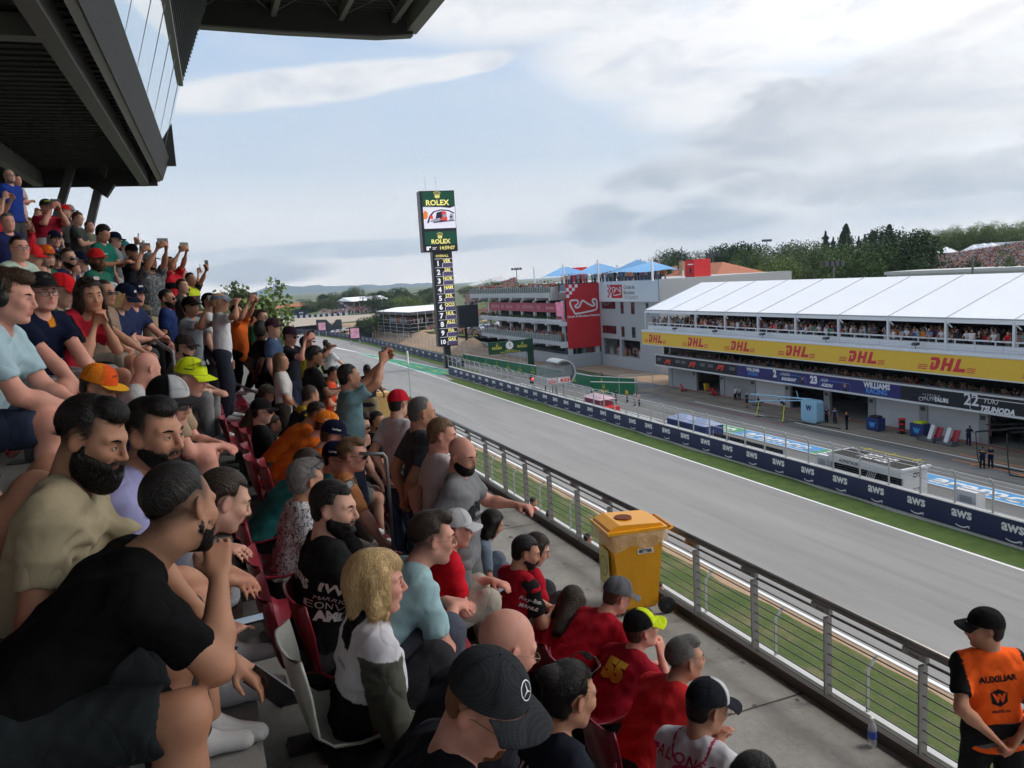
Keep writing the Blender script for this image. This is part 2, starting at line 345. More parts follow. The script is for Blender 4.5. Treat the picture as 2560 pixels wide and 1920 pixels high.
mb.build('box_marking',yel,kind='structure')
mb=MB();mb.box(55.3,55.5,30,46.2,G+.012,G+.014)
for q in(32,36,40,44):mb.box(54.8,56.8,q,q+.18,G+.016,G+.018)
mb.box(57.2,57.4,38,47,G+.012,G+.014);mb.build('garage_marking',orangep,kind='structure')
mb=MB();mb.box(54.95,55.1,66,86,G+.012,G+.014);mb.box(54.6,55.1,65.6,65.9,G+.012,G+.015);mb.box(61.6,61.9,-20,98,G+.012,G+.014);mb.build('safety_marking',redp,kind='structure')
mb=MB();mb.box(46.6,46.75,70,118,G+.012,G+.014);mb.box(45.2,46.2,76,92,G+.012,G+.014);mb.build('pit_wall_line',white,kind='structure')
steel=M('galvanised_steel',(.46,.47,.48),.45,.4,var=.1);dsteel=M('dark_steel',(.07,.07,.075),.4,.5);wconc=M('pale_concrete',(.52,.52,.51),.8,var=.12,scale=1.2)
def aws_logo():return join2(move2(TX('aws',.03),0,-.02,.56),move2(smile(),0,-.32,.37))
AL=aws_logo()
w=empty('barrier_wall',(41.6,0,G),label='long navy concrete barrier wall with white lettering beside the race track',cat='barrier wall')
MB().box(0,.35,-30,140,0,1.36).build('wall_body',navy,w);MB().box(-.03,.4,-30,140.05,1.363,1.41).build('coping',wconc,w)
mb=MB()
for k in range(-6,32):mb.flat(AL,(-.006,34.0+3.28*k,.68),(0,-1,0),(0,0,1),1.12,1.12)
mb.build('lettering',white,w)
def fence(nm,x,y0,y1,step,h,base,label,bent=True,parent_z=G,rails=(.05,.5,.97),mesh=True,r=.062,side=-1):
 f=empty(nm,(x,y0,parent_z+base),label=label,cat='catch fence');n=int((y1-y0)/step)+1
 pm=MB();pm.tube([(0,0,0),(0,0,h*.82),(side*.34 if bent else 0,0,h)],r,6)
 me=None
 for i in range(n):
  if me is None:o=pm.build('post',steel,f);me=o
  else:o=me.copy();C.objects.link(o);o.parent=f
  o.location=(0,i*step,0)
 rb=MB()
 for q in rails:rb.tube([(side*.34 if q>.95 and bent else 0,0,h*q),(side*.34 if q>.95 and bent else 0,(n-1)*step,h*q)],.036,5)
 rb.tube([(0,0,h*.8),(0,(n-1)*step,h*.8)],.028,5)
 rb.build('rail',steel,f)
 if mesh:
  wb=MB()
  for z in np.arange(.12,h*.8,.17):wb.tube([(0,0,z),(0,(n-1)*step,z)],.004,3,cap=False)
  wb.build('wire',steel,f)
 return f
fence('catch_fence',41.78,22,141,2.52,2.1,1.41,'tall galvanised mesh fence with bent post tips on the navy barrier wall')
w=empty('barrier_wall',(0,0,G),label='far curving navy barrier wall with small white lettering by the sandy bank',cat='barrier wall')
b=MB();ys=list(np.linspace(150,520,60));n=len(ys);xs=[47.4+bend(y)*1.0 for y in ys]
b.add([(x,y,0)for x,y in zip(xs,ys)]+[(x,y,1.5)for x,y in zip(xs,ys)]+[(x+.4,y,1.5)for x,y in zip(xs,ys)]+[(x+.4,y,0)for x,y in zip(xs,ys)],[(k*n+i,k*n+i+1,(k+1)*n+i+1,(k+1)*n+i)for k in range(3)for i in range(n-1)])
b.build('wall_body',navy,w);b=MB()
for y in np.arange(152,420,5.4):b.flat(AL,(47.36+bend(y),y,.78),(0,-1,0),(0,0,1),1.35,1.2)
b.build('lettering',white,w)
green=M('green_board',(.015,.17,.075),.45,var=.06);gyel=M('gold_lettering',(.70,.62,.08),.5)
def board(pts,h,label,z0=0.,step=5.2,t=.3):
 w=empty('advertising_board',(0,0,G),label=label,cat='advertising board');b=MB();l=MB();c=MB();acc=2.
 for(a,q)in zip(pts[:-1],pts[1:]):
  a,q=np.array(a+(0,)),np.array(q+(0,));d=q-a;L=np.linalg.norm(d);d/=L;nn=np.array([-d[1],d[0],0]);nn=nn if nn[0]<0 or(abs(nn[0])<.3 and nn[1]<0)else-nn
  b.obox((a+q)/2+EZ*(z0+h/2)-nn*t/2,d*L/2,nn*t/2,EZ*h/2);c.obox((a+q)/2+EZ*(z0+h+.04)-nn*t/2,d*(L/2+.02),nn*(t/2+.03),EZ*.035);s=2.0;rt=d if np.dot(np.cross(EZ,nn),d)>0 else-d
  while s<L-1:
   p=a+d*s+EZ*(z0+h*.62)+nn*.012;l.flat(crown(),p,rt,EZ,.62*h*.42,.7*h*.42);l.flat(TX('ROLEX',.04),p-EZ*h*.47,rt,EZ,.22*h);s+=step
 b.build('panel',green,w);l.build('lettering',gyel,w);c.build('coping',wconc,w);return w
board([(50.9,160),(53.0,124),(53.4,106),(56.5,99)],1.5,'long green advertising board with gold crowns along the pit exit road')
board([(50.0,99.5),(54.2,94)],1.6,'short green advertising board with gold crowns nearest the pit lane entry')
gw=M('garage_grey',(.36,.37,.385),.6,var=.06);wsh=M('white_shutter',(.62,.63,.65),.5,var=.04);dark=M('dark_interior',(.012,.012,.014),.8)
whitep=M('white_panel',(.66,.67,.69),.55,var=.05);canvas=M('white_canvas',(.80,.81,.84),.6,var=.03,scale=.3,bump=.1,bscale=.8)
P=empty('pit_building',(62,98.5,G),label='long grey pit garage building with balconies behind the pit lane',cat='pit building')
y0=-98.5-20
def pb(m,nm,*bx,**k):
 b=MB()
 for q in bx:b.box(*q)
 return b.build(nm,m,P,**k)
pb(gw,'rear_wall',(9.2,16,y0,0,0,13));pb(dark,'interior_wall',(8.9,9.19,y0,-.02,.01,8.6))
pb(conc,'floor_slab',(.02,8.8,y0,-.03,.004,.03),(-.6,9.1,y0,-.01,3.05,3.2),(-1.5,9.1,y0,.3,8.05,8.2))
pb(gw,'lintel',(0,.3,y0,0,2.62,3.04));pb(gw,'end_wall',(.31,9.1,-.3,0,0,8.0))
bays=[98.1-6.18*k for k in range(20)]
o=MB().box(0,.32,-.45,.45,0,2.61).build('column',gw,P);o.location=(0,bays[0]-98.5-.1,0)
for y in bays[1:]:
 c=o.copy();C.objects.link(c);c.parent=P;c.location=(0,y-98.5,0)
kinds=['grey','open','grey','white','open','open','white','white','open','open','white','white','open','white','white','open','white','white','open']
for k,kd in enumerate(kinds):
 ya,yb=bays[k+1]-98.5+.46,bays[k]-98.5-.46
 if k==0:yb-=.1
 if kd!='open':
  b=MB();b.box(.1,.16,ya,yb,.02,2.6)
  for z in np.arange(.5,2.5,.5):b.box(.09,.099,ya,yb,z,z+.02)
  b.build('garage_door',wsh if kd=='white'else gw,P)
 b=MB();b.box(-.06,-.002,ya-.62,ya-.2,2.1,2.45);b.build('number_plate',dsteel,P)
scr=M('screen_black',(.012,.014,.022),.3,var=.05);wil=M('screen_purple',(.03,.025,.16),.3,var=.1,scale=.4)
def frontx(z):return-2.0
b=MB();b.box(-2,-1.75,y0,-.1,3.3,4.62);b.build('fascia',scr,P)
pb(whitep,'ledge',(-2.08,-1.4,y0,.05,4.63,4.78),(-2.08,-1.4,y0,.05,3.12,3.29))
def ypx(px,py,X):return at(px,py,X=X)[1]-98.5
def onscreen(vf,px,py,size,m,nm='lettering',sx=1.):
 p=at(px,py,X=59.97);b=MB();b.flat(vf,(-2.03,p[1]-98.5,p[2]-G),(0,-1,0),(0,0,1),size*sx,size);return b.build(nm,m,P)
wt=M('screen_white',(.75,.76,.8),.5);cy=M('screen_blue',(.08,.3,.75),.5);redl=M('red_lettering',(.72,.05,.03),.5);gl=M('grey_lettering',(.25,.26,.30),.5)
ya,yb=ypx(1843,916,60),ypx(2252,975,60)
MB().box(-2.02,-2.0,yb,ya,3.31,4.61).build('fascia',wil,P)
MB().box(-2.021,-2.0,ypx(2000,940,60),ypx(1925,930,60),3.32,4.6).build('fascia',M('screen_deep_blue',(.015,.03,.13),.3),P)
for px in(1664,1725,1795):onscreen(move2(F1V,-1.2,-.5),px+5,905+(px-1664)*.11,.72,redl,'emblem')
for px in(1648,1694,1708,1756,1776,1830):onscreen(TX('XXX',.04,.3),px,901+(px-1648)*.135,.35,gl,'emblem')
onscreen(TX('WILLIAMS',.045),1882,928,.36,wt);onscreen(TX('RACING',.03),1882,938,.34,cy)
onscreen(TX('2',.06),1937,942,.75,wt);onscreen(TX('LOGAN',.01,.3),1963,939,.30,wt);onscreen(TX('SARGEANT',.06,.3),1972,952,.32,wt)
onscreen(TX('23',.06),2034,958,.75,wt);onscreen(TX('ALEX',.01,.3),2061,954,.30,wt);onscreen(TX('ALBON',.06,.3),2067,967,.32,wt)
for px,py in((1985,949),(2093,966)):
 q=[(-2.4,-.5),(-2.4,.35),(-2.25,.5),(1.9,.5),(2.1,.3),(2.1,-.5),(-2.4,-.5)]
 onscreen(stroke(q,.05),px-4,py,.95,cy,'outline')
def portrait(px,py,hair):
 p=at(px,py,X=59.95);b=MB();o=(-2.05,p[1]-98.5,p[2]-G)
 b.flat(poly((-.34,-.62),(.34,-.62),(.3,-.28),(.12,-.16),(-.12,-.16),(-.3,-.28)),o,(0,-1,0),(0,0,1),1.0,mi=0)
 b.flat(circle(.2,0,.12,14),(-2.055,)+o[1:],(0,-1,0),(0,0,1),.9,1.25,mi=1)
 b.flat(poly((-.2,.2),(.2,.2),(.2,.32),(.08,.42),(-.1,.42),(-.2,.32)),(-2.06,)+o[1:],(0,-1,0),(0,0,1),1.0,mi=2)
 b.build('portrait',[scr,M('screen_skin',(.42,.24,.17),.5),M(hair[0],hair[1],.6)],P)
portrait(2006,948,('screen_brown',(.06,.03,.02)));portrait(2112,967,('screen_sandy',(.3,.16,.06)))
onscreen(TX('WILLIAMS',.045),2191,971,.50,wt);onscreen(TX('RACING',.03),2191,985,.48,cy)
onscreen(TX('SCUDERIA',.0,0,True,1.9),2328,990,.16,wt);onscreen(TX('ALPHA',-.01,0),2328,1002,.36,wt);onscreen(TX('TAURI',.05,0),2352,1005,.36,wt)
onscreen(join2(stroke([(.5*math.cos(a)-.35,.5*math.sin(a))for a in np.linspace(.8,5.5,12)],.16),stroke([(-.1,.5),(1.0,.5),(.6,.3),(.5,-.5)],.16)),2303,997,.30,wt,'emblem')
onscreen(TX('22',.02),2428,1013,1.0,wt);onscreen(TX('YUKI',.0,.3),2478,1010,.42,wt);onscreen(TX('TSUNODA',.06,.3),2493,1033,.44,wt)
onscreen(stroke([(2.4,.52),(-2.3,.52),(-2.5,.35),(-2.5,-.3),(-2.3,-.5),(2.4,-.5)],.05),2502,1020,1.12,wt,'outline')
dy=M('yellow_board',(.78,.50,.05),.5,var=.03);dr=M('dark_red_lettering',(.60,.035,.05),.5,var=.03)
D=tag(MB().box(0,.3,0,118+2.2,0,1.72).build('advertising_board',dy),'long yellow advertising board with red lettering across the pit building','advertising board');D.location=(58.95,-20,-10.25)
mb=MB()
for px,py in((1637,846),(1737,856),(1848,868),(1990,879),(2153,892),(2365,909),(2650,935)):
 p=at(px,py,X=58.9);mb.flat(move2(DHLV,-1.55,-.5),(-.012,p[1]+20,.86),(0,-1,0),(0,0,1),1.12,1.12)
mb.build('lettering',dr,D);MB().box(-.05,.34,-.02,120.25,1.721,1.84).build('trim',whitep,D);MB().box(-.02,.34,-.02,120.25,-.1,-.001).build('trim',whitep,D)
pb(whitep,'parapet',(-1.6,-1.3,y0,2.4,8.21,8.72),(-2.8,-1.61,y0,2.3,7.9,8.19))
b=MB()
for y in np.arange(y0,2.2,1.9):b.box(-1.5,-1.4,y,y+.1,8.73,9.05)
b.box(-1.55,-1.35,y0,2.4,9.05,9.17);b.build('balustrade',whitep,P)
b=MB()
for z in(.35,.7):b.tube([(-2.6,y0,8.2+z),(-2.6,2.2,8.2+z)],.015,4)
for y in np.arange(y0,2.2,2.5):b.tube([(-2.6,y,8.2),(-2.6,y,8.95)],.02,4)
b.build('cable_rail',steel,P)
for py_ in(-6,-15,-24,-34,-45,-58):
 b=MB();b.obox((-2.5,py_,8.62),(.25,.05,0),(0,.28,0),(.03,0,.12));b.tube([(-2.5,py_,8.2),(-2.5,py_,8.6)],.03,5);b.build('floodlight',dsteel,P)
T=empty('hospitality_tent',(60.5,101.6,-8.3),label='long white canvas hospitality tent on the roof terrace of the pit building',cat='tent')
zr,ze=6.15,2.75;b=MB();n=20;ys=[-6.3*k for k in range(n)]
for k in range(n-1):
 m_=6;ya,yb=ys[k],ys[k+1];g=.0
 for i in range(m_):
  for j in range(4):
   def pt(u,v):return(v*9.8,ya+(yb-ya)*u,ze+(zr-ze)*v-.10*math.sin(math.pi*u)*math.sin(math.pi*min(v+.12,1)))
   b.quad(pt(i/m_,j/4),pt(i/m_,(j+1)/4),pt((i+1)/m_,(j+1)/4),pt((i+1)/m_,j/4))
 b.quad((9.8,ya,zr),(19.6,ya,ze),(19.6,yb,ze),(9.8,yb,zr))
b.add([(0,0,ze),(9.8,0,zr),(19.6,0,ze)],[(0,1,2)])
b.build('roof',canvas,T,smooth=False)
b=MB();b.box(-.08,0.0,-119.5,.05,ze-.42,ze-.01);b.build('valance',canvas,T)
b=MB()
for y in ys:b.tube([(-.02,y,ze+.03),(9.8,y,zr+.035)],.045,4)
b.tube([(-.1,0.05,ze),(-.1,-119.5,ze)],.06,5);b.build('seam',M('grey_seam',(.42,.43,.45),.6),T)
for y in ys[:18]:
 b=MB();b.box(-.12,.12,y-.11,y+.11,.0,ze-.2);b.obox((-.02,y-.3,ze-.55),(.05,0,0),(0,.3,.25),(0,.03,-.03));b.build('post',whitep,T)
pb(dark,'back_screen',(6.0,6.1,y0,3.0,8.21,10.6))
cg=M('render_grey',(.40,.405,.415),.75,var=.05);red=M('red_panel',(.60,.02,.025),.55,var=.06);cream=M('white_sign',(.78,.78,.79),.55,var=.02);glass=M('dark_glass',(.03,.035,.04),.08,spec=.8)
rglass=M('red_tinted_window',(.07,.008,.012),.1,spec=.8);balg=M('balcony_glass',(.20,.26,.27),.12,spec=.7,alpha=.6)
K=empty('control_building',(68,130.2,G),label='grey control building with red banner, white sign and stacked balconies',cat='control building')
def kb(m,nm,*bx,**k):
 b=MB()
 for q in bx:b.box(*q)
 return b.build(nm,m,K,**k)
X=-6.6
kb(cg,'wall',(.02,26,-20.4,-.15,5.0,15.0),(.02,26,-20.4,-.15,0,2.0),(.02,.5,-20.4,-13.9,2.0,5.0),(.02,.4,-.8,-.15,2.0,5.0))
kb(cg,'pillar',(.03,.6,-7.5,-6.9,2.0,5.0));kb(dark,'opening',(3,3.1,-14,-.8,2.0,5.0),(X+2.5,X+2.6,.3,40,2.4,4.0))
kb(cg,'podium_wall',(X-.3,.0,.02,.4,0,2.4),(X-.3,X,.4,48,0,2.4));kb(cg,'side_wall',(.3,26,0.5,50,0,14.9))
kb(wconc,'pillar',(X+.2,X+.9,.05,.8,2.4,3.8),(-1.0,-.3,.05,.8,2.4,3.8))
kb(red,'banner',(-6.6,.01,-.02,.14,3.5,15.0))
kb(cream,'sign',(-.12,.0,-20.2,-.2,11.6,15.05))
def side(vf,y,z,s,m,nm='lettering',x=-.15,sx=1.):b=MB();b.flat(vf,(x,y,z),(0,-1,0),(0,0,1),s*sx,s);return b.build(nm,m,K)
def front(vf,x,z,s,m,nm='lettering',y=-.05):b=MB();b.flat(vf,(x,y,z),(1,0,0),(0,0,1),s);return b.build(nm,m,K)
front(circuit(),-3.25,10.9,2.35,white,'emblem');front(TX('Circuit de Barcelona-Catalunya',.03),-3.25,9.05,.36,white)
b=MB();q=0
for i in range(4):
 for j in range(5):
  if(i+j)%2==1-(0)and i+j<5 or(i+j)%2==0 and False:b.flat(poly((0,0),(.58,0),(.58,.58),(0,.58)),(-6.58+.58*i,-.05,14.35-.58*j),EX,EZ,1.)
b.build('chequer',white,K)
side(poly((-1.9,-1.15),(1.9,-1.15),(1.9,1.15),(-1.9,1.15)),-6.9,13.35,1.,red,'emblem');side(circuit(),-6.9,13.35,1.35,white,'emblem',-.17)
b=MB()
for i in range(3):
 for j in range(5):
  if(i+j)%2==0 and j<5-i:b.flat(poly((0,0),(.45,0),(.45,.45),(0,.45)),(-.16,-3.5-.45*i-.1,14.1-.45*j),(0,-1,0),EZ,1.)
b.build('chequer',red,K)
for tx_,z,s_,mm in(('Circuit de',14.0,.62,gl),('Barcelona',13.1,.62,gl),('CATALUNYA',12.3,.55,M('pale_grey_lettering',(.45,.46,.48),.5))):side(TX(tx_,.02,0,False),-9.4,z-.25,s_,mm)
for ya,yb,za,zb,mm in((-5.9,-.9,10.3,11.55,rglass),(-8.8,-7.8,9.5,11.5,rglass),(-12.5,-11.4,9.5,11.5,rglass),(-17,-16.2,9.6,11.4,glass),(-5.9,-.9,5.9,7.3,rglass),(-8.8,-7.8,5.5,7.3,glass),(-12.5,-11.4,5.5,7.3,glass)):
 f=MB();f.box(-.04,.1,ya,yb,za,zb);o=f.build('window',dsteel,K);g_=MB()
 n=max(1,int((yb-ya)/1.2));
 for i in range(n):g_.box(-.06,-.041,ya+(yb-ya)*i/n+.06,ya+(yb-ya)*(i+1)/n-.06,za+.08,zb-.08)
 g_.build('pane',mm,o)
def slab(z0,z1,ya,yb,nm='balcony'):
 b=MB();b.box(X-1.2,X+3.5,ya,yb,z0+(z1-z0)*.35,z1)
 for y in np.arange(ya,yb,6.5):b.box(X-1.2,X+3.4,y,y+.7,z0,z0+(z1-z0)*.349)
 for y in np.arange(ya,yb,.55):b.box(X-1.35,X-1.201,y,y+.2,z0+(z1-z0)*.35,z1+.05)
 return b.build(nm,whitep,K)
slab(12.2,13.6,4.4,50.5);slab(3.7,4.8,.2,43.5);slab(7.6,8.4,.2,43.5)
def railg(z,ya,yb):
 b=MB();b.box(X-1.3,X-1.27,ya,yb,z+.08,z+1.1);b.build('balustrade',balg,K);b=MB();b.box(X-1.36,X-1.24,ya,yb,z+1.11,z+1.17)
 for y in np.arange(ya,yb,1.1):b.box(X-1.36,X-1.31,y,y+.07,z,z+1.1)
 b.build('handrail',steel,K)
railg(13.6,4.4,50.5);railg(4.8,.2,43.5)
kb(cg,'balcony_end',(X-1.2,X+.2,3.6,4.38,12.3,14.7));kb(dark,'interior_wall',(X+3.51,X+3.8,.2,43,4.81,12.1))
for z0,z1 in((4.81,7.55),(8.45,12.15)):
 for y in np.arange(1,43,6.5):
  MB().box(X-.4,X+.1,y,y+.5,z0,z1).build('pillar',whitep,K)
pink=M('pink_banner',(.42,.07,.11),.6,var=.1);b=MB();b.box(X-.5,X-.42,3.8,39.5,10.0,11.7);b.build('banner',pink,K);b=MB()
for y,s_ in((6.2,'Barcelona'),(11.5,None),(17,'CATALUNYA'),(22,None),(27,'Barcelona'),(31,None),(35.5,'CATALUNYA')):
 vf=TX(s_,.01)if s_ else circuit();b.flat(vf,(X-.52,y,10.6 if s_ else 10.85),(0,-1,0),EZ,.62)
b.build('lettering',M('pale_pink_lettering',(.72,.42,.46),.6),K)
scn=M('picture_screen',(.35,.12,.2),.3,var=.9,scale=1.6,emit=.5);MB().box(X-.5,X-.42,.4,3.6,8.7,11.9).build('screen',scn,K)
kb(cg,'roof',(.03,26,-20.4,50,15.0,15.12));kb(dark,'roof_terrace',(X,.02,.15,4,15.02,15.1))
leaf=M('leaf',(.045,.075,.02),.8,var=.35,scale=.6);
for y in np.arange(1,43,1.55):
 p=empty('planter',(68+X-1.05,130.2+y,G+8.42),label='white trough planter with trailing greenery on the balcony edge',cat='planter',group='planters along the control building balcony')
 MB().box(-.22,.22,-.65,.65,0,.32).build('trough',whitep,p);b=MB()
 for k in range(46):
  q=np.array([random.gauss(0,.2),random.uniform(-.6,.6),.32+abs(random.gauss(.2,.25))]);a=random.uniform(0,6.3);s_=random.uniform(.08,.2)
  b.quad(q,q+(math.cos(a)*s_,math.sin(a)*s_,.05),q+(math.cos(a)*s_*.5,math.sin(a)*s_*.5,s_*1.3),q+(0,0,s_))
 b.build('foliage',leaf,p)
sail=M('blue_sail',(.24,.50,.85),.6,var=.06);t_=NT(sail.node_tree);tr_=t_.N('ShaderNodeBsdfTranslucent',i_Color=(.30,.58,.95,1));mx_=t_.N('ShaderNodeMixShader',i_Fac=.5);t_.l.new(t_.n['Principled BSDF'].outputs[0],mx_.inputs[1]);t_.l.new(tr_.outputs[0],mx_.inputs[2]);t_.l.new(mx_.outputs[0],[n for n in t_.n if n.type=='OUTPUT_MATERIAL'][0].inputs[0])
SA=empty('shade_sails',(61.4,130,-1.45),label='row of blue shade sails on white poles over the roof terrace',cat='shade sail')
tops=[(-0.5,-22.5,3.1),(-.5,-9,3.5),(-.5,5,3.4),(-.5,18,3.2)]
poles=[]
for i,(px,py,ht)in enumerate([(1769-8,655,0),(1495,657,0),(1407,668,0),(1334,675,0)]):pass
for i,(pxx,topy)in enumerate([(1629.6,653),(1494.5,657),(1408,666),(1335,674)]):
 p=at(pxx,topy,X=61.4+i*1.0);poles.append((p[0]-61.4,p[1]-130,p[2]+1.45))
lows=[(p[0]+3,p[1],p[2])for p in poles]
for i in range(3):
 a,c=np.array(poles[i]),np.array(poles[i+1]);
 for(p0,p1,flip)in((a,c,0),):
  u=np.array([0,(c-a)[1],0]);b=MB();n=8
  A=p0;Bq=p0+np.array([7,(c-a)[1]*.15,-1.6]);Cq=p1+np.array([0,-(c-a)[1]*.12,-2.0]);Dq=p1+np.array([7.5,0,.2])
  def sp(s,t_):
   q=A*(1-s)*(1-t_)+Bq*(1-s)*t_+Cq*s*(1-t_)+Dq*s*t_;return q+np.array([0,0,-.9*math.sin(math.pi*s)*math.sin(math.pi*t_)])
  for s in range(n):
   for t_ in range(n):b.quad(sp(s/n,t_/n),sp((s+1)/n,t_/n),sp((s+1)/n,(t_+1)/n),sp(s/n,(t_+1)/n))
  b.build('sail',sail,SA,smooth=True)
  for q in(Bq,Cq,Dq):MB().tube([(q[0],q[1],0),tuple(q)],.1,8).build('pole',white,SA)
for q in poles:MB().tube([(q[0],q[1],0),(q[0],q[1],q[2]+.5)],.16,8).build('pole',white,SA)
def solid(name,x0,x1,y0,y1,z0,z1,m,label,cat,**k):return tag(MB().box(0,x1-x0,0,y1-y0,0,z1-z0).build(name,m),label,cat),(x0,y0,z0)
def put(r,**k):r[0].location=r[1];return r[0]
p0,p1=at(1712,650,X=76),at(1736,690,X=76)
rb=empty('stair_tower',(76,p1[1],-2),label='plain red rooftop stair tower behind the grey wall',cat='stair tower');MB().box(0,3.2,0,p0[1]-p1[1],0,p0[2]+2).build('wall',red,rb);MB().box(-.6,0,.2,.9,2.6,2.75).build('canopy',white,rb);MB().box(-.03,0,.9,1.3,p0[2]-.2,p0[2]+.6).build('window',dark,rb)
p0,p1=at(1582,662,X=74),at(1618,700,X=74)
rb=empty('stair_tower',(74,p1[1],-2),label='red rooftop stair tower with a curved top beside the shade sails',cat='stair tower')
L=p0[1]-p1[1];b=MB();prof=[(0,0),(L,0)]+[(L-.0-(i/10)*L*.55,2.0+math.sin(i/10*1.57)*(p0[2]+.2))for i in range(11)]+[(0,p0[2]+2.2)]
b.prism([(q[0],q[1])for q in prof],(0,0,0),(0,1,0),(0,0,1),(2.6,0,0));b.build('wall',red,rb)
p0=at(1425,690,X=72);rb=empty('stair_tower',(72,p0[1]-2,-2),label='small red rooftop tower under the middle shade sail',cat='stair tower');MB().box(0,3,0,5,0,3.6).build('wall',red,rb)
tile=M('roof_tile',(.36,.13,.07),.8,var=.25,scale=3)
q0_,q1_=at(1792,692,X=100),at(1655,692,X=100)
hs=empty('tiled_house',(100,q0_[1],q0_[2]-3.6),label='house with a terracotta hipped roof among the trees',cat='house')
MB().box(0,12,0,q1_[1]-q0_[1],-8,3.6).build('wall',M('ochre_wall',(.42,.26,.17),.8),hs)
LH=q1_[1]-q0_[1];b=MB();b.add([(-1,-1,3.6),(13,-1,3.6),(13,LH+1,3.6),(-1,LH+1,3.6),(6,6,6.6),(6,LH-4,6.6)],[(0,1,4),(1,2,5,4),(2,3,5),(3,0,4,5)]);rf=b.build('roof',tile,hs)
MB().box(1.5,2.6,LH-6,LH-4.8,4,7.3).build('chimney',M('ochre_wall'),rf);MB().box(2,2.9,LH-2,LH-1,4,6.4).build('chimney',M('ochre_wall'),rf)
TW=empty('timing_tower',(44.6,150.3,G),rz=rad(-2),label='tall black and green timing tower with driver standings beside the track',cat='timing tower')
blk=M('tower_black',(.014,.013,.02),.35,var=.05);gd=M('tower_green',(.0,.085,.045),.35,var=.04);emw=M('lit_white',(.85,.84,.9),.5,emit=.35,var=.02);emy=M('lit_yellow',(.85,.74,.22),.5,emit=.45,var=.02);pur=M('lit_purple',(.10,.075,.17),.5,emit=.12);scp=M('lit_screen_white',(.82,.79,.9),.5,emit=.3,var=.08,scale=.7)
tz=lambda px,py:at(px,py,Y=150)[2]-G
z0,z1,z2,z3_=tz(1130,864),tz(1115,629),tz(1110,622),tz(1100,478)
MB().box(-.62,.62,-.6,.6,0,z0+.5).build('pole',blk,TW)
def tx(px,py):return at(px,py,Y=149.2)[0]-44.6
xa,xb=-1.75,2.1
MB().box(xa,xb,-.9,.95,z0,z1).build('display_column',blk,TW)
ua,ub=-3.55,3.25
MB().box(ua,ub,-1.2,1.1,z1+.02,z3_).build('display_head',blk,TW)
b=MB();H=z3_-z1
f=lambda q:z1+H*q
b.box(ua+.45,ub-.1,-1.25,-1.205,f(.745),f(.985));b.box(ua+.45,ub-.1,-1.25,-1.205,f(.12),f(.335));b.build('green_panel',gd,TW)
b=MB()
for zc,s_ in((.94,1.),(.275,.9)):b.flat(crown(),(-.15,-1.29,f(zc-.02)),EX,EZ,1.15*s_,1.0*s_)
b.flat(TX('ROLEX',.03),(-.15,-1.29,f(.765)),EX,EZ,1.0,.95);b.flat(TX('ROLEX',.03),(0,-1.29,f(.135)),EX,EZ,.82,.8)
b.flat(TX('14:59:07',.02),(1.2,-1.29,f(.035)),EX,EZ,.62);b.build('lettering',emy,TW)
b=MB();b.flat(TX('22°',.02),(-1.35,-1.29,f(.04)),EX,EZ,.42);b.flat(TX('8°',.05),(-2.5,-1.29,f(.03)),EX,EZ,.7);b.build('lettering',emw,TW)
MB().box(ua+.5,ub-.1,-1.25,-1.205,f(.385),f(.74)).build('screen',scp,TW)
b=MB();dkk=M('screen_dark',(.03,.02,.04),.4);rdk=M('screen_red',(.75,.06,.05),.4,emit=.3);ork=M('screen_orange',(.8,.22,.04),.4,emit=.3);gyk=M('screen_grey',(.42,.4,.5),.5,emit=.15);zz=f(.40);h_=f(.74)-zz
def sp2(vf,mi,lay=0):b.flat(vf,(ua+.5,-1.262-.006*lay,zz),EX,EZ,(ub-ua-.6),h_,mi)
sp2(poly((.0,.98),(.55,.98),(.85,.92),(.99,1.0),(.4,1.0)),0);sp2(stroke([(.12,.22),(.2,.55),(.33,.76),(.55,.84),(.8,.8),(.97,.66)],.055),0,1);sp2(poly((.35,.3),(.72,.3),(.72,.7),(.6,.78),(.42,.72)),0,2)
sp2(poly((.0,.4),(.12,.45),(.14,.72),(.05,.84),(0,.7)),2,1);sp2(poly((.55,.33),(.74,.33),(.74,.5),(.56,.5)),1,3);sp2(poly((.56,.62),(.72,.62),(.7,.76),(.6,.78)),1,3);sp2(circle(.07,.66,.56,12),3,4)
sp2(poly((.16,.3),(.36,.24),(.55,.36),(.5,.46),(.3,.4)),3,3);sp2(poly((.18,.42),(.3,.42),(.28,.6),(.2,.56)),1,3);sp2(poly((.8,.3),(.94,.3),(.94,.62),(.84,.66)),3,3);sp2(poly((.3,.22),(.98,.3),(.98,.34),(.3,.28)),0,4);sp2(circle(.045,.86,.5,10),0,5)
b.build('picture',[dkk,rdk,ork,gyk],TW)
names=['VER','SAI','NOR','HAM','STR','OCO','HUL','ALO','PIA','GAS'];rh=(z1-z0-1.5)/10;by,bw,bp=MB(),MB(),MB()
by.flat(TX('OVERALL',.02),(.1,-.94,z1-1.0),EX,EZ,.42)
for i,nm in enumerate(names):
 zt=z1-1.35-i*rh
 bw.box(xa+.35,xb-.05,-.93,-.905,zt-.03,zt+.03);bw.flat(TX(str(i+1),.04),(-.8,-.94,zt-rh*.78),EX,EZ,.92 if i<9 else .8);by.flat(TX(nm,.035),(.95,-.94,zt-rh*.42),EX,EZ,.58)
 bp.box(.12,xb-.06,-.935,-.905,zt-rh*.95,zt-rh*.5);bw.flat(stroke([(.05,-rh*.95),(.05,-rh*.58),(.2,-rh*.47),(2.0,-rh*.47)],.07),(0,-.945,zt),EX,EZ,1.)
by.build('lettering',emy,TW);bw.build('lettering',emw,TW);bp.build('panel',pur,TW)
b=MB()
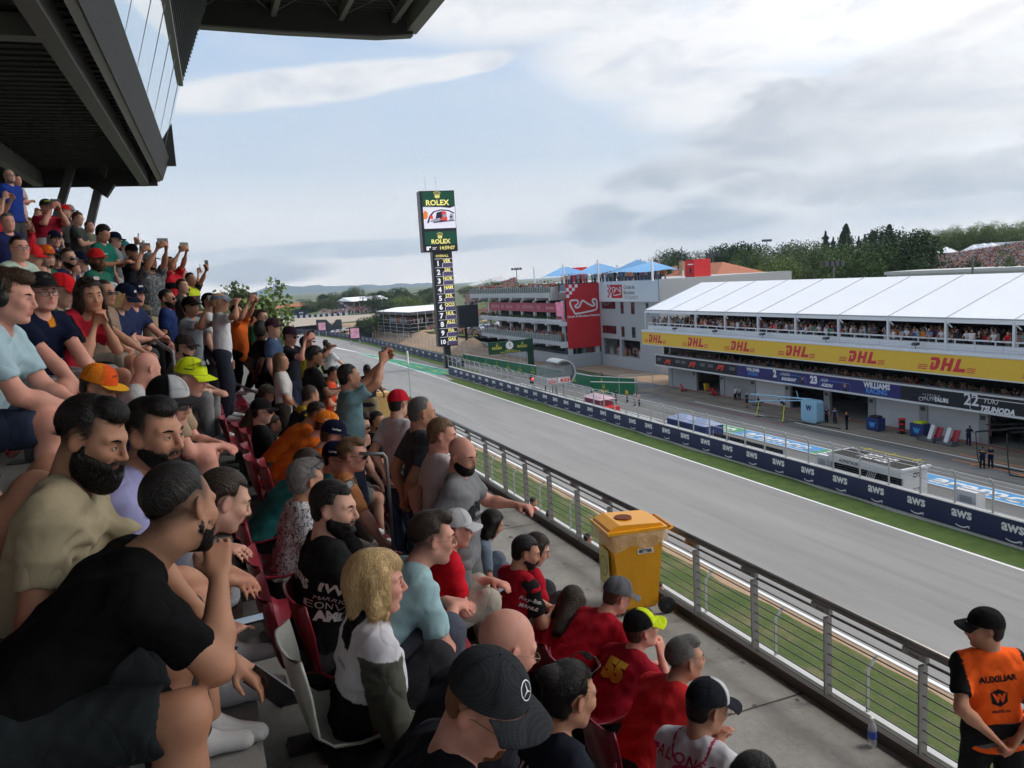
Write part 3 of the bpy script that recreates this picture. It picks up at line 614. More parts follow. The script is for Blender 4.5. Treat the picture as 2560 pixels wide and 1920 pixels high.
for k in range(26):b.box(xa-.03,xa-.005,-.7+.02,.6,z0+.4+k*.66,z0+.75+k*.66)
b.build('vent',dsteel,TW)
for x,h_ in((-2.0,2.6),(.1,2.8)):MB().tube([(x,0,z3_),(x,0,z3_+h_)],.04,5).build('antenna',steel,TW)
GT=empty('clock_gantry',(56,134.7,G),label='dark green gantry with round white clock over the pit exit',cat='gantry')
dg=M('gantry_green',(.008,.055,.03),.45,var=.05);MB().box(-.9,.3,-.3,.4,0,5.6).build('post',dg,GT);hh=3.55
sg=MB().box(-8.4,-.2,-.45,-.05,3.35,5.55).build('sign_panel',dg,GT);b=MB()
for x in(-6.8,-1.9):b.flat(crown(),(x,-.47,4.9),EX,EZ,.45);b.flat(TX('ROLEX',.03),(x,-.47,4.2),EX,EZ,.42)
b.flat(TX('FORMULA 1',.02),(-4.3,-.47,3.78),EX,EZ,.26,.2);b.flat(TX('GRAN PREMIO DE ESPANA',.02),(-4.3,-.47,3.5),EX,EZ,.22,.18);b.build('lettering',gyel,GT)
b=MB();b.lathe([(.0,-.02),(.72,-.02),(.72,.06),(0,.06)],(-4.4,-.5,4.75),20,axis='y');b.build('clock_face',white,GT);b=MB();b.bar((-4.4,-.55,4.75),(-4.4,-.55,5.25),.07);b.bar((-4.4,-.55,4.75),(-4.15,-.55,4.6),.08);b.build('clock_hand',dsteel,GT)
XK=lambda k:1.9-.77*k
FK=lambda k:-3.1+.51*k
NROW=13
b=MB();prof=[(4.98,-3.9),(2.42,-3.9),(2.42,-3.1)]
for k in range(NROW):
 xe=XK(k)-.30;prof+=[(xe,FK(k)),(xe,FK(k+1))]
prof+=[(-11,FK(NROW)),(-11,-8),(4.98,-8),(4.98,-4.25)]
b.prism([(p[0],p[1])for p in prof],(0,-7,0),(1,0,0),(0,0,1),(0,43,0));b.build('grandstand_terrace',conc,kind='structure')
jm=M('joint_dark',(.07,.065,.06),.9)
b=MB();
for y in(5.5,11.5,17.5,23.5,29.5):b.quad((2.45,y,-3.896),(4.8,y,-3.896),(4.8,y+.02,-3.896),(2.45,y+.02,-3.896))
b.build('floor_joint',jm,kind='structure')
st=M('walkway_stain',(.13,.125,.12),.9,var=.3);b=MB()
for k in range(90):
 x,y=random.uniform(2.5,4.7),random.uniform(2.5,14);r=abs(random.gauss(0,.022))+.008;n=9;rr=[r*random.uniform(.5,1.4)for _ in range(n)]
 b.add([(x+rr[i]*math.cos(i*6.283/n),y+1.5*rr[i]*math.sin(i*6.283/n),-3.8945)for i in range(n)],[tuple(range(n))])
for k in range(60):
 x,y=random.uniform(-.62,.0),random.uniform(1.0,9);r=abs(random.gauss(0,.02))+.006;n=8
 b.add([(x+r*math.cos(i*6.283/n)*random.uniform(.6,1.3),y+r*math.sin(i*6.283/n)*random.uniform(.6,1.6),FK(3)+.0015)for i in range(n)],[tuple(range(n))])
b.build('floor_stains',st,kind='structure')
brown=M('painted_steel_brown',(.07,.055,.045),.55,.3,var=.3,scale=5);railc=M('handrail_metal',(.16,.155,.15),.33,.8,var=.15);postm=M('post_grey',(.26,.26,.262),.4,.5)
RL=empty('railing',(4.87,0,-3.9),label='grey metal front railing with horizontal bars along the walkway edge',cat='railing')
MB().box(-.07,.0,-5,34,.0,.06).box(-.09,-.071,-5,34,-.0,.1).box(.0,.05,-5,34,-.35,.05).build('base_beam',brown,RL)
MB().tube([(0,-5,.925),(0,34,.925)],.036,12).build('handrail',railc,RL,smooth=True)
MB().tube([(.02,-5,.82),(.02,34,.82)],.014,6).build('lower_rail',railc,RL)
o=MB().box(-.035,.035,-.006,.006,.0,.80).box(-.042,.042,-.016,-.0065,0,.80).build('post',[postm],RL)
a2=MB().box(-.02,.02,-.05,.17,.83,.885);a2=a2.build('bracket',postm,RL);first=True
bd=MB();lt=MB()
for k in range(40):
 y=-4.7+k
 if k==0:o.location=(0,y,0);a2.location=(0,y,0)
 else:
  for s in(o,a2):c=s.copy();C.objects.link(c);c.parent=RL;c.location=(0,y,0)
 lt.tube([(-.045,y+.05,.20),(-.055,y+.05,.20)],.01,6)
for i in range(8):bd.tube([(.0,-5,.08+i*.095),(.0,34,.08+i*.095)],.0065,6)
bd.build('bar',railc,RL)
lg=MB()
for k in range(34):lg.flat(TX('forma',.02,.5),(-.0215,-4.7+k+.06,.842),(0,-1,0),EZ,.028)
lg.build('lettering',jm,RL)
MB().box(4.99,9.6,-30,60,-12.19,-8.3).box(4.99,13.5,-30,60,-16.4,-12.2).build('lower_terrace',conc,kind='structure')
kb_=tag(MB().box(20.72,20.98,-40,300,G,G+.42).build('kerb_wall',wconc),'low pale concrete kerb wall between the grandstand and the grass','kerb wall')
def lowfence():
 f=empty('boundary_fence',(20.85,-3.8,G+.42),label='row of bent grey fence posts standing on the low kerb wall',cat='fence');pm=MB().box(-.06,.06,-.03,.03,0,1.55);pm.obox((.2,0,1.78),(.22,0,.25),(0,.03,0),(.04,0,-.035));o=pm.build('post',steel,f)
 for i in range(1,40):c=o.copy();C.objects.link(c);c.parent=f;c.location=(0,i*4.9,0)
 b=MB()
 for z in(.3,.8,1.3):b.tube([(0.07,0,z),(.07,190,z)],.006,3)
 b.build('wire',steel,f)
lowfence()
seatw=M('seat_pale',(.40,.42,.38),.4,var=.12,scale=9,coat=.1);seatr=M('seat_maroon',(.22,.012,.025),.35,var=.12,scale=9,coat=.15)
def seat_mesh(m):
 prof=[(.22,.36),(.235,.40),(.20,.425),(.10,.415),(0,.40),(-.10,.41),(-.155,.45),(-.18,.52),(-.205,.62),(-.225,.72),(-.235,.78),(-.245,.805)]
 vs=[];fs=[];n=len(prof);m_=9;t=.012
 for side in(0,1):
  for i,(x,z)in enumerate(prof):
   s=i/(n-1);hw=.215-.03*max(0,(s-.75)*4)**2*1.0
   for j in range(m_):
    v=(j/(m_-1)*2-1);edge=abs(v)**3
    dx=.05*edge*(1 if s>.5 else 0)*min(1,(s-.5)*4)if s>.5 else 0;dz=.045*edge if s<.6 else .045*edge*(1-(s-.6)/.4);dz-=.03*edge if s>.97 else 0
    vs.append((x+dx-(t if side else 0)*(1 if s>.5 else 0),v*hw,z+dz-(t if side and s<=.5 else 0)))
 N=n*m_
 for side in(0,1):
  for i in range(n-1):
   for j in range(m_-1):
    a=side*N+i*m_+j;q=(a,a+1,a+m_+1,a+m_);fs.append(q if side==0 else q[::-1])
 for i in range(n-1):
  for j in(0,m_-1):a=i*m_+j;q=(a,a+m_,a+m_+N,a+N);fs.append(q if j==0 else q[::-1])
 for j in range(m_-1):
  for i in(0,n-1):a=i*m_+j;q=(a,a+1,a+1+N,a+N);fs.append(q[::-1]if i==0 else q)
 b=MB();b.add(vs,fs);return b
protos={}
def seat(k,y,col):
 key=col;lab={'w':'pale grey plastic bucket seat in the stepped rows','r':'maroon plastic bucket seat in the stepped rows'}[col];grp={'w':'pale grey grandstand seats','r':'maroon grandstand seats'}[col]
 if key not in protos:
  r=empty('stadium_seat',label=lab,cat='seat',group=grp);seat_mesh(0).build('shell',seatw if col=='w'else seatr,r,smooth=True)
  MB().box(-.06,.10,-.03,.03,0.0,.39).box(-.16,.16,-.08,.08,.0,.012).build('bracket',dsteel,r)
  b=MB();b.quad((-.262,-.03,.745),(-.262,.03,.745),(-.266,.03,.775),(-.266,-.03,.775));b.build('number_tag',M('number_tag',(.3,.3,.3),.6)if col=='w'else white,r);protos[key]=r
 else:r=copy_tree(protos[key])
 r.location=(XK(k)-.02,y,FK(k));return r
def seats_all():
 for k,root in SEATED:
  if k>5 or root[1]<.3 or(k>2 and root[1]>9):continue
  r=seat(k,root[1],'w'if(k==2 and root[1]<3.3)or k>4 else 'r');r.location.x=min(max(root[0]-.02,XK(k)-.12),XK(k)+.2);r.location.z=FK(k)
 for k,ya,yb in((0,1.0,14),(1,.9,16),(2,.6,20),(3,3.2,18),(4,6.0,16),(5,7,14)):
  y=ya
  while y<yb:
   if not any(q==k and abs(p[1]-y)<.42 for q,p in SEATED):seat(k,y,'w'if(k==2 and y<3.3)or(k==2 and 7.4<y<9)or k>4 else 'r')
   y+=.5
yb_=M('yellow_plastic',(.80,.36,.012),.38,var=.08,scale=3,coat=.1);pale=M('pale_yellow_plastic',(.72,.48,.18),.45,var=.08);blackr=M('black_rubber',(.015,.015,.015),.6)
film=M('plastic_film',(.75,.62,.42),.25,var=.2,spec=.6,alpha=.42,bump=1.,bscale=18)
def bin_(loc,rz,m,lid,label):
 r=empty('wheeled_bin',loc,rz,label=label,cat='bin');v=[];
 b=MB()
 for(z,w,d,ox)in((.06,.20,.22,0),(.10,.23,.25,0),(.94,.275,.335,0),(.98,.285,.35,0),(1.0,.30,.365,0)):
  n=24
  for i in range(n):
   a=2*math.pi*i/n;cx,cy=math.cos(a),math.sin(a);q=max(abs(cx),abs(cy))**.72;v.append((cx/q*w+ox+.0,cy/q*d,z))
 b.add(v,[(i*24+j,i*24+(j+1)%24,(i+1)*24+(j+1)%24,(i+1)*24+j)for i in range(4)for j in range(24)]+[tuple(range(24))[::-1]]);b.build('body',m,r,smooth=False)
 l=MB();l.box(-.31,.31,-.38,.34,1.003,1.035);l.prism([(-.36,1.036),(.31,1.036),(.27,1.075),(-.22,1.10),(-.34,1.06)],(-.27,0,0),EY,EZ,(.54,0,0));lo=l.build('lid',lid,r)
 h=MB();h.lathe([(0,1.101),(.095,1.101),(.105,1.093),(.1,1.11),(0,1.1115)],(0,-.08,0),22);h.build('lid_opening',M('opening_rust',(.16,.035,.01),.8),lo)
 MB().tube([(-.26,.37,.98),(-.26,.42,1.0),(.26,.42,1.0),(.26,.37,.98)],.016,8).build('handle',m,r)
 for sx in(-1,1):
  w_=MB();w_.lathe([(0,-.03),(.06,-.03),(.098,-.022),(.102,0),(.098,.022),(.06,.03),(0,.03)],(sx*.29,.30,.103),22,axis='x');wo=w_.build('wheel',blackr,r,smooth=False)
  c=MB();c.lathe([(0,-.034),(.03,-.034),(.03,.034),(0,.034)],(sx*.29,.30,.103),12,axis='x');c.build('hub',dsteel,wo)
 return r
B1=bin_((4.40,7.92,-3.9),rad(-98),yb_,yb_,'bright yellow wheeled recycling bin with a plastic liner, nearest along the railing')
b=MB();n=40
for(z,e,a_)in((1.0,.012,0),(.97,.02,.005),(.90,.016,.012),(.83,.012,.018)):
 for i in range(n):
  t=2*math.pi*i/n;cx,cy=math.cos(t),math.sin(t);q=max(abs(cx),abs(cy))**.75;wv=e+a_*math.sin(i*2.3)+a_*.6*math.sin(i*5.1)
  b.v.append((cx/q*(.302+wv),cy/q*(.367+wv),z-(.03*math.sin(i*1.1)if z<.85 else 0)))
b.f=[(i*n+j,i*n+(j+1)%n,(i+1)*n+(j+1)%n,(i+1)*n+j)for i in range(3)for j in range(n)];b.m=[0]*len(b.f);b.build('liner',film,B1,smooth=True)
sb=MB();sb.box(.268,.274,-.02,.17,.74,.80);sb.build('sticker',white,B1);b=MB();b.flat(TX('BITTER',.06),(.2765,.075,.753),EY,EZ,.034);b.build('lettering',jm,B1)
b=MB();b.box(-.15,.15,-.335,-.327,.2,.78);b.build('poster',M('poster_yellow',(.62,.58,.22),.6,var=.3,scale=8),B1);b=MB();b.box(-.13,.13,-.338,-.3355,.22,.34);b.build('poster_text',white,B1)
b=MB();b.flat(stroke([(.11*math.cos(a),.11*math.sin(a))for a in np.linspace(0,6.283,20,endpoint=False)],.012,True),(.0,-.338,.56),(1,0,0),EZ,1.);b.flat(stroke([(-.05,.02),(0,-.05),(.05,.02)],.012),(.0,-.338,.56),(1,0,0),EZ,1.);b.build('poster_emblem',M('leaf_dark',(.2,.18,.05)),B1)
bin_((4.35,21.4,-3.9),rad(-92),pale,pale,'pale yellow wheeled bin further along the railing')
BT=empty('water_bottle',(4.70,4.62,-3.895),label='clear plastic water bottle with blue label standing by the railing base',cat='bottle')
clear=M('clear_plastic',(.75,.80,.84),.08,var=.03,spec=.7,alpha=.38)
MB().lathe([(0,0),(.03,0),(.034,.01),(.034,.055),(.032,.06),(.034,.066),(.034,.15),(.027,.185),(.014,.21),(.013,.225)],n=18).build('bottle',clear,BT,smooth=True)
MB().lathe([(.0348,.07),(.0348,.135)],n=18).build('label',M('bottle_label',(.05,.10,.45),.4),BT,smooth=True);MB().lathe([(0,.24),(.0145,.24),(.0145,.222)],n=12).build('cap',white,BT)
LM=MB().lathe([(0,0),(.03,0),(.032,.004),(.03,.1),(.0,.1)],n=16).build('drink_cup',white);
bpy.data.objects.remove(LM)
def handrail(pts,label):
 h=empty('handrail',pts[0],label=label,cat='handrail');o0=np.array(pts[0]);MB().tube([np.array(p)-o0 for p in pts],.021,8).build('rail',postm,h,smooth=True)
 for p in(pts[0],pts[-1]):q=np.array(p)-o0;MB().tube([tuple(q),(q[0],q[1],q[2]-.9)],.018,8).build('post',postm,h)
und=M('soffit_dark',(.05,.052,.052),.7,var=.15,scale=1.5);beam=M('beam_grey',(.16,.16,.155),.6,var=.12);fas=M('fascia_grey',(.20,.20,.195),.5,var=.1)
RF=empty('hospitality_box',(0,37,5),rz=rad(-1.33),label='hospitality box with glass front hanging over the upper rows',cat='hospitality box')
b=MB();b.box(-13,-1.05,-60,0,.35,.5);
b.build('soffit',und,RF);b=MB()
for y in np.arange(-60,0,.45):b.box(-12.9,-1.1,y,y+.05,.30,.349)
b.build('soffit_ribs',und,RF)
for x in(-1.35,-5.2,-9.2):MB().box(x-.32,x+.02,-60,-.05,-.25,.34).build('beam',beam,RF)
for y in(-19.5,-39):MB().box(-12,-1.7,y-.3,y+.1,-.12,.29).build('cross_beam',beam,RF)
MB().box(-13,-1.0,-.04,.12,-.28,.52).build('end_fascia',und,RF)
MB().prism([(-.99,-.12),(-.83,-.05),(-.48,.80),(-.62,.95),(-.99,.6)],(0,-60,0),EX,EZ,(0,60.2,0)).build('front_fascia',fas,RF)
MB().prism([(-.82,-.06),(-.79,-.06),(-.44,.80),(-.47,.80)],(0,-60,0),EX,EZ,(0,60.1,0)).build('trim',M('trim_dark',(.05,.05,.05)),RF)
gfr=M('box_glass',(.60,.74,.79),.03,0.,var=.02,spec=1.0,coat=1.);gfr.node_tree.nodes['Principled BSDF'].inputs['Metallic'].default_value=.85
MB().prism([(-.60,.96),(-.57,.96),(.27,3.75),(.24,3.75)],(0,-60,0),EX,EZ,(0,60,0)).build('glass_front',gfr,RF)
b=MB()
for y in np.arange(-58,0,3.0):b.obox((-.15,y,2.36),(.425,0,1.395),(0,.006,0),(.012,0,-.003))
b.build('glass_joint',M('joint_pale',(.36,.42,.45)),RF)
MB().prism([(.25,3.76),(.40,3.76),(.42,4.0),(.26,4.0)],(0,-60,0),EX,EZ,(0,60.1,0)).build('trim',fas,RF)
b=MB()
for i in range(22):
 q=i/21;x,z=.30+q*1.25,3.9+q*3.2;b.obox((x,-30,z),(.10,0,-.03),(0,30.15,0),(.004,0,.014))
b.build('louvre',M('louvre_dark',(.035,.036,.036),.5),RF)
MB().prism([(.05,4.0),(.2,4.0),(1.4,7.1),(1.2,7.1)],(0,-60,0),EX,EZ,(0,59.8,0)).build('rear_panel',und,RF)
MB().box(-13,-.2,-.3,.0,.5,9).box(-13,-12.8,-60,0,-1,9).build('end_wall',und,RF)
for(xa,za,xb,zb)in((-4.15,5.0,-5.3,2.0),(-3.0,5.0,-4.25,1.2)):
 c=empty('inclined_column',(xa,36.2,za),label='inclined steel column under the box, left of the pair'if xa<-4 else 'inclined steel column under the box, right of the pair with a loudspeaker',cat='column',group='inclined columns under the box')
 MB().obox(((xb-xa)/2,0,(zb-za)/2),np.array([(xb-xa)/2,0,(zb-za)/2])*1.6,(0,.22,0),np.array([.17,0,.06])).build('shaft',M('column_grey',(.10,.105,.105),.5),c)
s=empty('loudspeaker',(-2.95,35.6,4.55),label='black loudspeaker hanging under the box near the column',cat='loudspeaker');b=MB();b.obox((0,0,0),(.28,0,-.2),(0,.3,0),(.17,0,.24));b.build('cabinet',blackr,s);MB().tube([(0,0,.2),(0,0,.5)],.04).build('bracket',dsteel,s)
RC=empty('roof_canopy',(13.6,47,14),label='large dark steel roof canopy over the whole grandstand',cat='roof canopy')
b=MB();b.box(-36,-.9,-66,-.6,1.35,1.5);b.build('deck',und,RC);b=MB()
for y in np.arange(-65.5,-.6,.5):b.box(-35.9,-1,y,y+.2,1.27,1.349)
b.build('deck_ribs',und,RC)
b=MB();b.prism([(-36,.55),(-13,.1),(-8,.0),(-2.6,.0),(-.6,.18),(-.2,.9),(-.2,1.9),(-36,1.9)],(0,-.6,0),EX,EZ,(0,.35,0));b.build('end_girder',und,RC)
b=MB();b.prism([(-36,.46),(-13,.0),(-8,-.1),(-2.6,-.1),(-.55,.10),(-.6,.17),(-2.6,.0),(-8,0),(-13,.1),(-36,.549)],(0,-.75,0),EX,EZ,(0,.65,0));b.build('girder_flange',beam,RC)
MB().prism([(-.9,.35),(-.2,.35),(.0,1.0),(.0,1.9),(-.9,1.9)],(0,-66,0),EX,EZ,(0,65.9,0)).build('front_fascia',fas,RC)
for x in(-1.6,-13,-24):MB().box(x-.15,x+.15,-66,-.61,.75,1.26).build('beam',beam,RC)
for x in(-4.6,-8.2,-11.8):MB().box(x-.14,x+.14,-8.3,-.61,.7,1.26).build('beam',beam,RC)
for y in(-8.5,-17,-26,-35):MB().box(-35,-.95,y-.25,y+.25,.45,1.26).build('cross_beam',beam,RC)
b=MB()
for x in(-4.6,-8.2,-11.8):b.tube([(x,-.7,.9),(x+3.4,-8.2,.95)],.03,5);b.tube([(x,-8.2,.9),(x+3.4,-.7,.95)],.03,5)
b.build('tie_rod',beam,RC)
def thing(n,l,c,loc,rz=0,**k):return empty(n,loc,rz,label=l,cat=c,**k)
hw=M('hut_white',(.66,.67,.68),.5);hb=M('hut_black',(.012,.013,.017),.25,spec=.6);hnavy=M('hut_navy',(.02,.04,.16),.4,var=.1);wb_=M('equipment_blue',(.02,.09,.30),.4);lb=M('light_blue_plastic',(.30,.52,.68),.4)
h=thing('pit_wall_stand','white and black pit wall stand with screens behind the barrier wall','pit stand',(43.0,39.6,G));L=6.7
b=MB();b.box(0,2.2,-.0,.12,0,2.15);b.box(0,2.2,L-.12,L,0,2.15);b.box(-.2,2.4,-.15,L+.15,2.16,2.3);b.box(-.16,.0,0,L,1.65,2.15);b.box(0,.12,0,L,.0,.85);b.build('frame',hw,h)
MB().box(.05,.15,1.3,L-.13,.86,1.64).box(-.15,2.3,.1,L-.1,2.301,2.33).build('screen_bank',hb,h);MB().box(.02,.1,.2,1.2,.86,2.1).build('window',hb,h)
b=MB();b.flat(TX('ALPHATAURI',.03),(-.165,4.7,1.78),(0,-1,0),EZ,.22);b.flat(TX('27',.0),(1.2,-.005,.45),EX,EZ,.4);b.flat(TX('CO',.06),(1.2,-.005,1.6),EX,EZ,.3);b.build('lettering',jm,h);b=MB()
for i in range(5):b.flat(poly((0,0),(.35,.75),(.42,.75),(.07,0)),(.045,3.4-i*.17,.88),(0,-1,0),EZ,1.)
for i,x in enumerate((.4,.9,1.4)):b.flat(TX('ALPHA TAURI',.04),(x,3.2,2.333),(0,-1,0),(1,0,0),.3)
b.build('stripes',white,h)
h=thing('pit_wall_stand','navy blue pit wall stand with peaked roofs behind the barrier wall','pit stand',(43.0,62.2,G));b=MB();b.box(0,2,0,6.6,0,1.75);b.build('cabinet',hnavy,h);b=MB()
for y in(0,3.3):b.add([(-.1,y,1.76),(2.1,y,1.76),(2.1,y+3.3,1.76),(-.1,y+3.3,1.76),(1,y+1.0,2.25),(1,y+2.3,2.25)],[(0,1,4),(1,2,5,4),(2,3,5),(3,0,4,5)])
b.build('roof',M('roof_pale_blue',(.25,.30,.45),.4),h);MB().box(-.02,-.001,3.6,4.1,0,1.4).build('opening',hb,h)
h=thing('pit_wall_stand','red pit wall stand with a pinkish roof behind the barrier wall','pit stand',(43.2,82.3,G));b=MB();b.box(0,1.9,0,5.6,0,.95);b.build('counter',red,h);b=MB();b.box(0,1.9,1.6,5.6,.96,1.6);b.build('screen_bank',M('dull_red',(.35,.07,.12),.4),h);b=MB();b.add([(-.2,-.2+1.3,1.7),(2.2,1.1,1.7),(2.2,5.8,1.7),(-.2,5.8,1.7),(1,2.6,2.2),(1,4.6,2.2)],[(0,1,4),(1,2,5,4),(2,3,5),(3,0,4,5)]);b.build('roof',M('pink_roof',(.55,.36,.40),.4),h)
for y in(1.35,3.5,5.6):MB().tube([(0.1,y,.95),(.1,y,1.75)],.04,5).build('post',steel,h)
mt=thing('marshal_tower','curved grey marshal cabin on legs standing by the pit wall','marshal cabin',(45.0,98.0,G));b=MB()
arc=[(1.75*math.cos(a)+.4,1.75*math.sin(a)+3.55)for a in np.linspace(-1.2,2.2,16)];inn=[(1.55*math.cos(a)+.4,1.55*math.sin(a)+3.55)for a in np.linspace(-1.2,2.2,16)]
for i in range(15):b.prism([arc[i],arc[i+1],inn[i+1],inn[i]],(0,0,0),EX,EZ,(0,3.8,0))
b.build('shell',M('shell_grey',(.42,.43,.44),.4,.3),mt,smooth=False);MB().box(-2.4,1.2,-.05,3.7,2.0,3.0).build('cabin_wall',M('shell_grey'),mt);MB().box(-2.2,1.7,.1,3.6,3.05,4.5).build('window',M('cabin_glass',(.22,.27,.28),.1,spec=.8,alpha=.55),mt)
b=MB();b.box(-2.2,-.9,-.1,-.055,2.2,2.85);b.box(-.6,1.1,-.1,-.055,2.2,2.85);sg=b.build('sign',white,mt);b=MB();b.box(-2.1,-1.0,-.12,-.105,2.28,2.78);b.box(-.3,1.02,-.12,-.105,2.28,2.78);b.build('emblem',red,sg);b=MB();b.flat(circuit(),(.4,-.13,2.52),EX,EZ,.32);b.flat(circuit(),(-1.55,-.13,2.52),EX,EZ,.28);b.build('lettering',white,sg)
for x,y in((-1.2,.6),(.4,.6),(-1.2,3),(.4,3)):MB().tube([(x,y,0),(x,y,2)],.1,6).build('leg',steel,mt)
sl=thing('signal_light','black pit exit signal light showing red','signal light',(43.1,104,G));MB().tube([(0,0,0),(0,0,2.2)],.05,6).build('post',steel,sl);MB().box(-.3,.3,-.2,.2,1.7,2.9).build('housing',blackr,sl);MB().lathe([(0,-.23),(.16,-.21),(.17,-.2)],(0,0,2.35),12,axis='y').build('lamp',M('lamp_red',(.9,.04,.03),.4,emit=4.),sl)
cab=thing('equipment_cabinet','tall light blue cabinet with orange stripe and long boom in the pit box','cabinet',(57.6,65.0,G))
b=MB();b.prism([(-1.15,.25),(-.95,.05),(.95,.05),(1.15,.25),(1.15,2.15),(.95,2.35),(-.95,2.35),(-1.15,2.15)],(0,.0,0),EY*-1,EZ,(.9,0,0));b.build('body',lb,cab);b=MB();b.prism([(-.3,.2),(.3,.2),(.3,2.2),(-.3,2.2)],(.45,1.155,0),EX,EZ,(0,.03,0));b.build('side_panel',white,cab);b=MB();b.prism([(-.12,.3),(.12,.3),(.12,2.1),(-.12,2.1)],(.45,1.19,0),EX,EZ,(0,.02,0));b.build('stripe',M('stripe_orange',(.7,.13,.02)),cab)
b=MB();b.flat(TX('W',.06),(-.02,0,1.3),(0,-1,0),EZ,.5);b.build('lettering',hnavy,cab);b=MB();b.tube([(.4,0,2.4),(-.3,9,2.0)],.09,6);b.tube([(.4,0,2.3),(-1.3,8,1.4)],.07,6);b.tube([(.4,2,2.3),(0.2,2,3.1)],.05,6);b.build('boom',lb,cab)
for i,(x,y)in enumerate(((59.2,58.2),(60.0,53.8))):
 t_=thing('tool_cabinet',['dark blue tool cabinet with light blue letter in front of the open garage','dark blue tool cabinet with light blue letter and yellow gloves on top'][i],'tool cabinet',(x,y,G));MB().box(0,.9,-.75,.75,.1,1.25).build('body',hnavy,t_);b=MB();b.flat(TX('W',.08),(-.01,0,.4),(0,-1,0),EZ,.42);b.build('lettering',M('lettering_blue',(.05,.35,.7)),t_)
 for a_ in(-.6,.6):
  for q in(.1,.8):MB().lathe([(0,-.04),(.08,-.04),(.08,.04),(0,.04)],(q,a_,.08),8,axis='y').build('wheel',blackr,t_)
 MB().box(.1,.8,-.5,.4,1.26,1.45).build('kit_bag',blackr if i==0 else M('neon_cloth',(.55,.65,.03)),t_)
t_=thing('fire_extinguisher_trolley','red and black wheeled trolley against the white shutter','trolley',(60.2,55.6,G));MB().tube([(0,0,.2),(0,0,1.3)],.28,12).build('drum',M('trolley_black',(.03,.01,.01)),t_)
for z in(.35,.9,1.35):MB().tube([(0,0,z),(0,0,z+.12)],.33,12).build('ring',red,t_)
MB().box(-.3,.3,-.3,.3,.05,.14).build('base',blackr,t_)
for i,yy in enumerate((50.2,51.9)):
 fw=thing('front_wing',['white nose with red and black front wing standing against the shutter, right of the pair','white nose with black patterned front wing standing against the shutter, left of the pair'][i],'front wing',(59.6,yy,G))
 b=MB();b.obox((.1,0,.75),(.28,0,.65),(0,.2,0),(.1,0,-.05));b.build('nose',hw,fw);b=MB();b.obox((-.2,0,.2),(.35,0,.1),(0,.95,0),(0,0,.04));b.box(-.6,.2,-.99,-.95,0,.45);b.box(-.6,.2,.95,.99,0,.45);b.build('wing',M('wing_pattern',(.12,.12,.13),.4,var=.9,scale=9),fw)
 b=MB();b.obox((.4,-.5,.75),(.2,0,.5),(0,.3,0),(.05,0,0));b.build('flap',M('wing_red',(.35,.01,.03),.35),fw)
jk=[(at(1706,978,Z=G),'small red car jack beside the grey shutter at the far end'),(at(1792,988,Z=G),'red car jack in front of the open garage, left of two'),(at(1802,984,Z=G),'red car jack in front of the open garage, right of two')]
for p,l in jk:
 j=thing('car_jack',l,'car jack',(min(p[0],61.3),p[1],G));b=MB();b.bar((0,-.4,.15),(0,.4,.9),.16);b.bar((-.4,-.3,.12),(.4,-.3,.12),.14);b.build('frame',red,j)
 for x in(-.35,.35):MB().lathe([(0,-.05),(.13,-.05),(.13,.05),(0,.05)],(x,-.35,.13),10,axis='x').build('wheel',blackr,j)
p=at(1753,975,Z=G);bin_((62.8,90.3,G),rad(90),M('bin_yellow',(.72,.42,.02)),M('bin_yellow'),'yellow bin standing inside the far open garage')
tr=thing('tyre_rack','rack of black tyres with red sidewalls in the nearest open garage','tyre rack',(62.9,43.5,G));MB().box(-.4,.4,-2.6,1.8,.05,.12).box(-.4,.4,-2.6,1.8,1.0,1.06).build('frame',dsteel,tr)
for i in range(9):
 for z in(.48,1.42):
  if z>1 and i in(7,8):continue
  o=MB();o.lathe([(.2,-.19),(.33,-.19),(.36,-.1),(.36,.1),(.33,.19),(.2,.19)],(0,1.5-i*.46,z),18,axis='y');ty=o.build('tyre',blackr,tr,smooth=False);o=MB();o.lathe([(.25,-.196),(.30,-.198)],(0,1.5-i*.46,z),18,axis='y');o.lathe([(.25,.196),(.30,.198)],(0,1.5-i*.46,z),18,axis='y');o.build('sidewall_ring',M('ring_red',(.75,.09,.04),.5),ty)
bm=thing('overhead_boom','black overhead gantry boom reaching out of the nearest garage','boom',(60.5,41.5,G));b=MB();b.tube([(0,0,2.9),(-1.5,5.5,1.7)],[.12,.07],8);b.tube([(0,0,3.1),(.3,6.0,2.0)],.06,6);b.tube([(0,-3,3.2),(-.6,3,1.9)],.07,6);b.build('arm',blackr,bm);MB().tube([(0,0,0),(0,0,3.2)],.12,8).build('mast',blackr,bm)
hs_=thing('air_hose','black and yellow air hoses lying across the pit apron','hose',(0,0,G));b=MB()
def hang(a,c,sag,r,mi,n=14):
 a,c=np.array(a,float),np.array(c,float);b.tube([a*(1-t)+c*t-EZ*sag*math.sin(math.pi*t)for t in np.linspace(0,1,n)],r,6,mi)
hang((57.4,72.6,1.4),(55.6,71.0,.1),.3,.05,1);hang((55.6,71,.1),(56.6,66.8,.05),-.1,.05,0);hang((57.5,68.6,1.4),(55.5,66.5,.1),.3,.05,1);hang((55.5,66.5,.1),(57.2,63.5,.05),-.15,.05,0)
hang((59.0,47,1.7),(55.5,43.8,.1),.7,.045,0);hang((55.5,43.8,.1),(56,40.5,.05),0,.045,0);hang((58,43.5,2.2),(54.4,40.5,.1),.6,.045,0);hang((54.4,40.5,.05),(55.0,37,.05),0,.045,0);hang((56.8,65,.05),(57.5,60.5,.06),-.05,.05,0)
b.build('hose',[blackr,M('hose_yellow',(.65,.7,.03))],hs_)
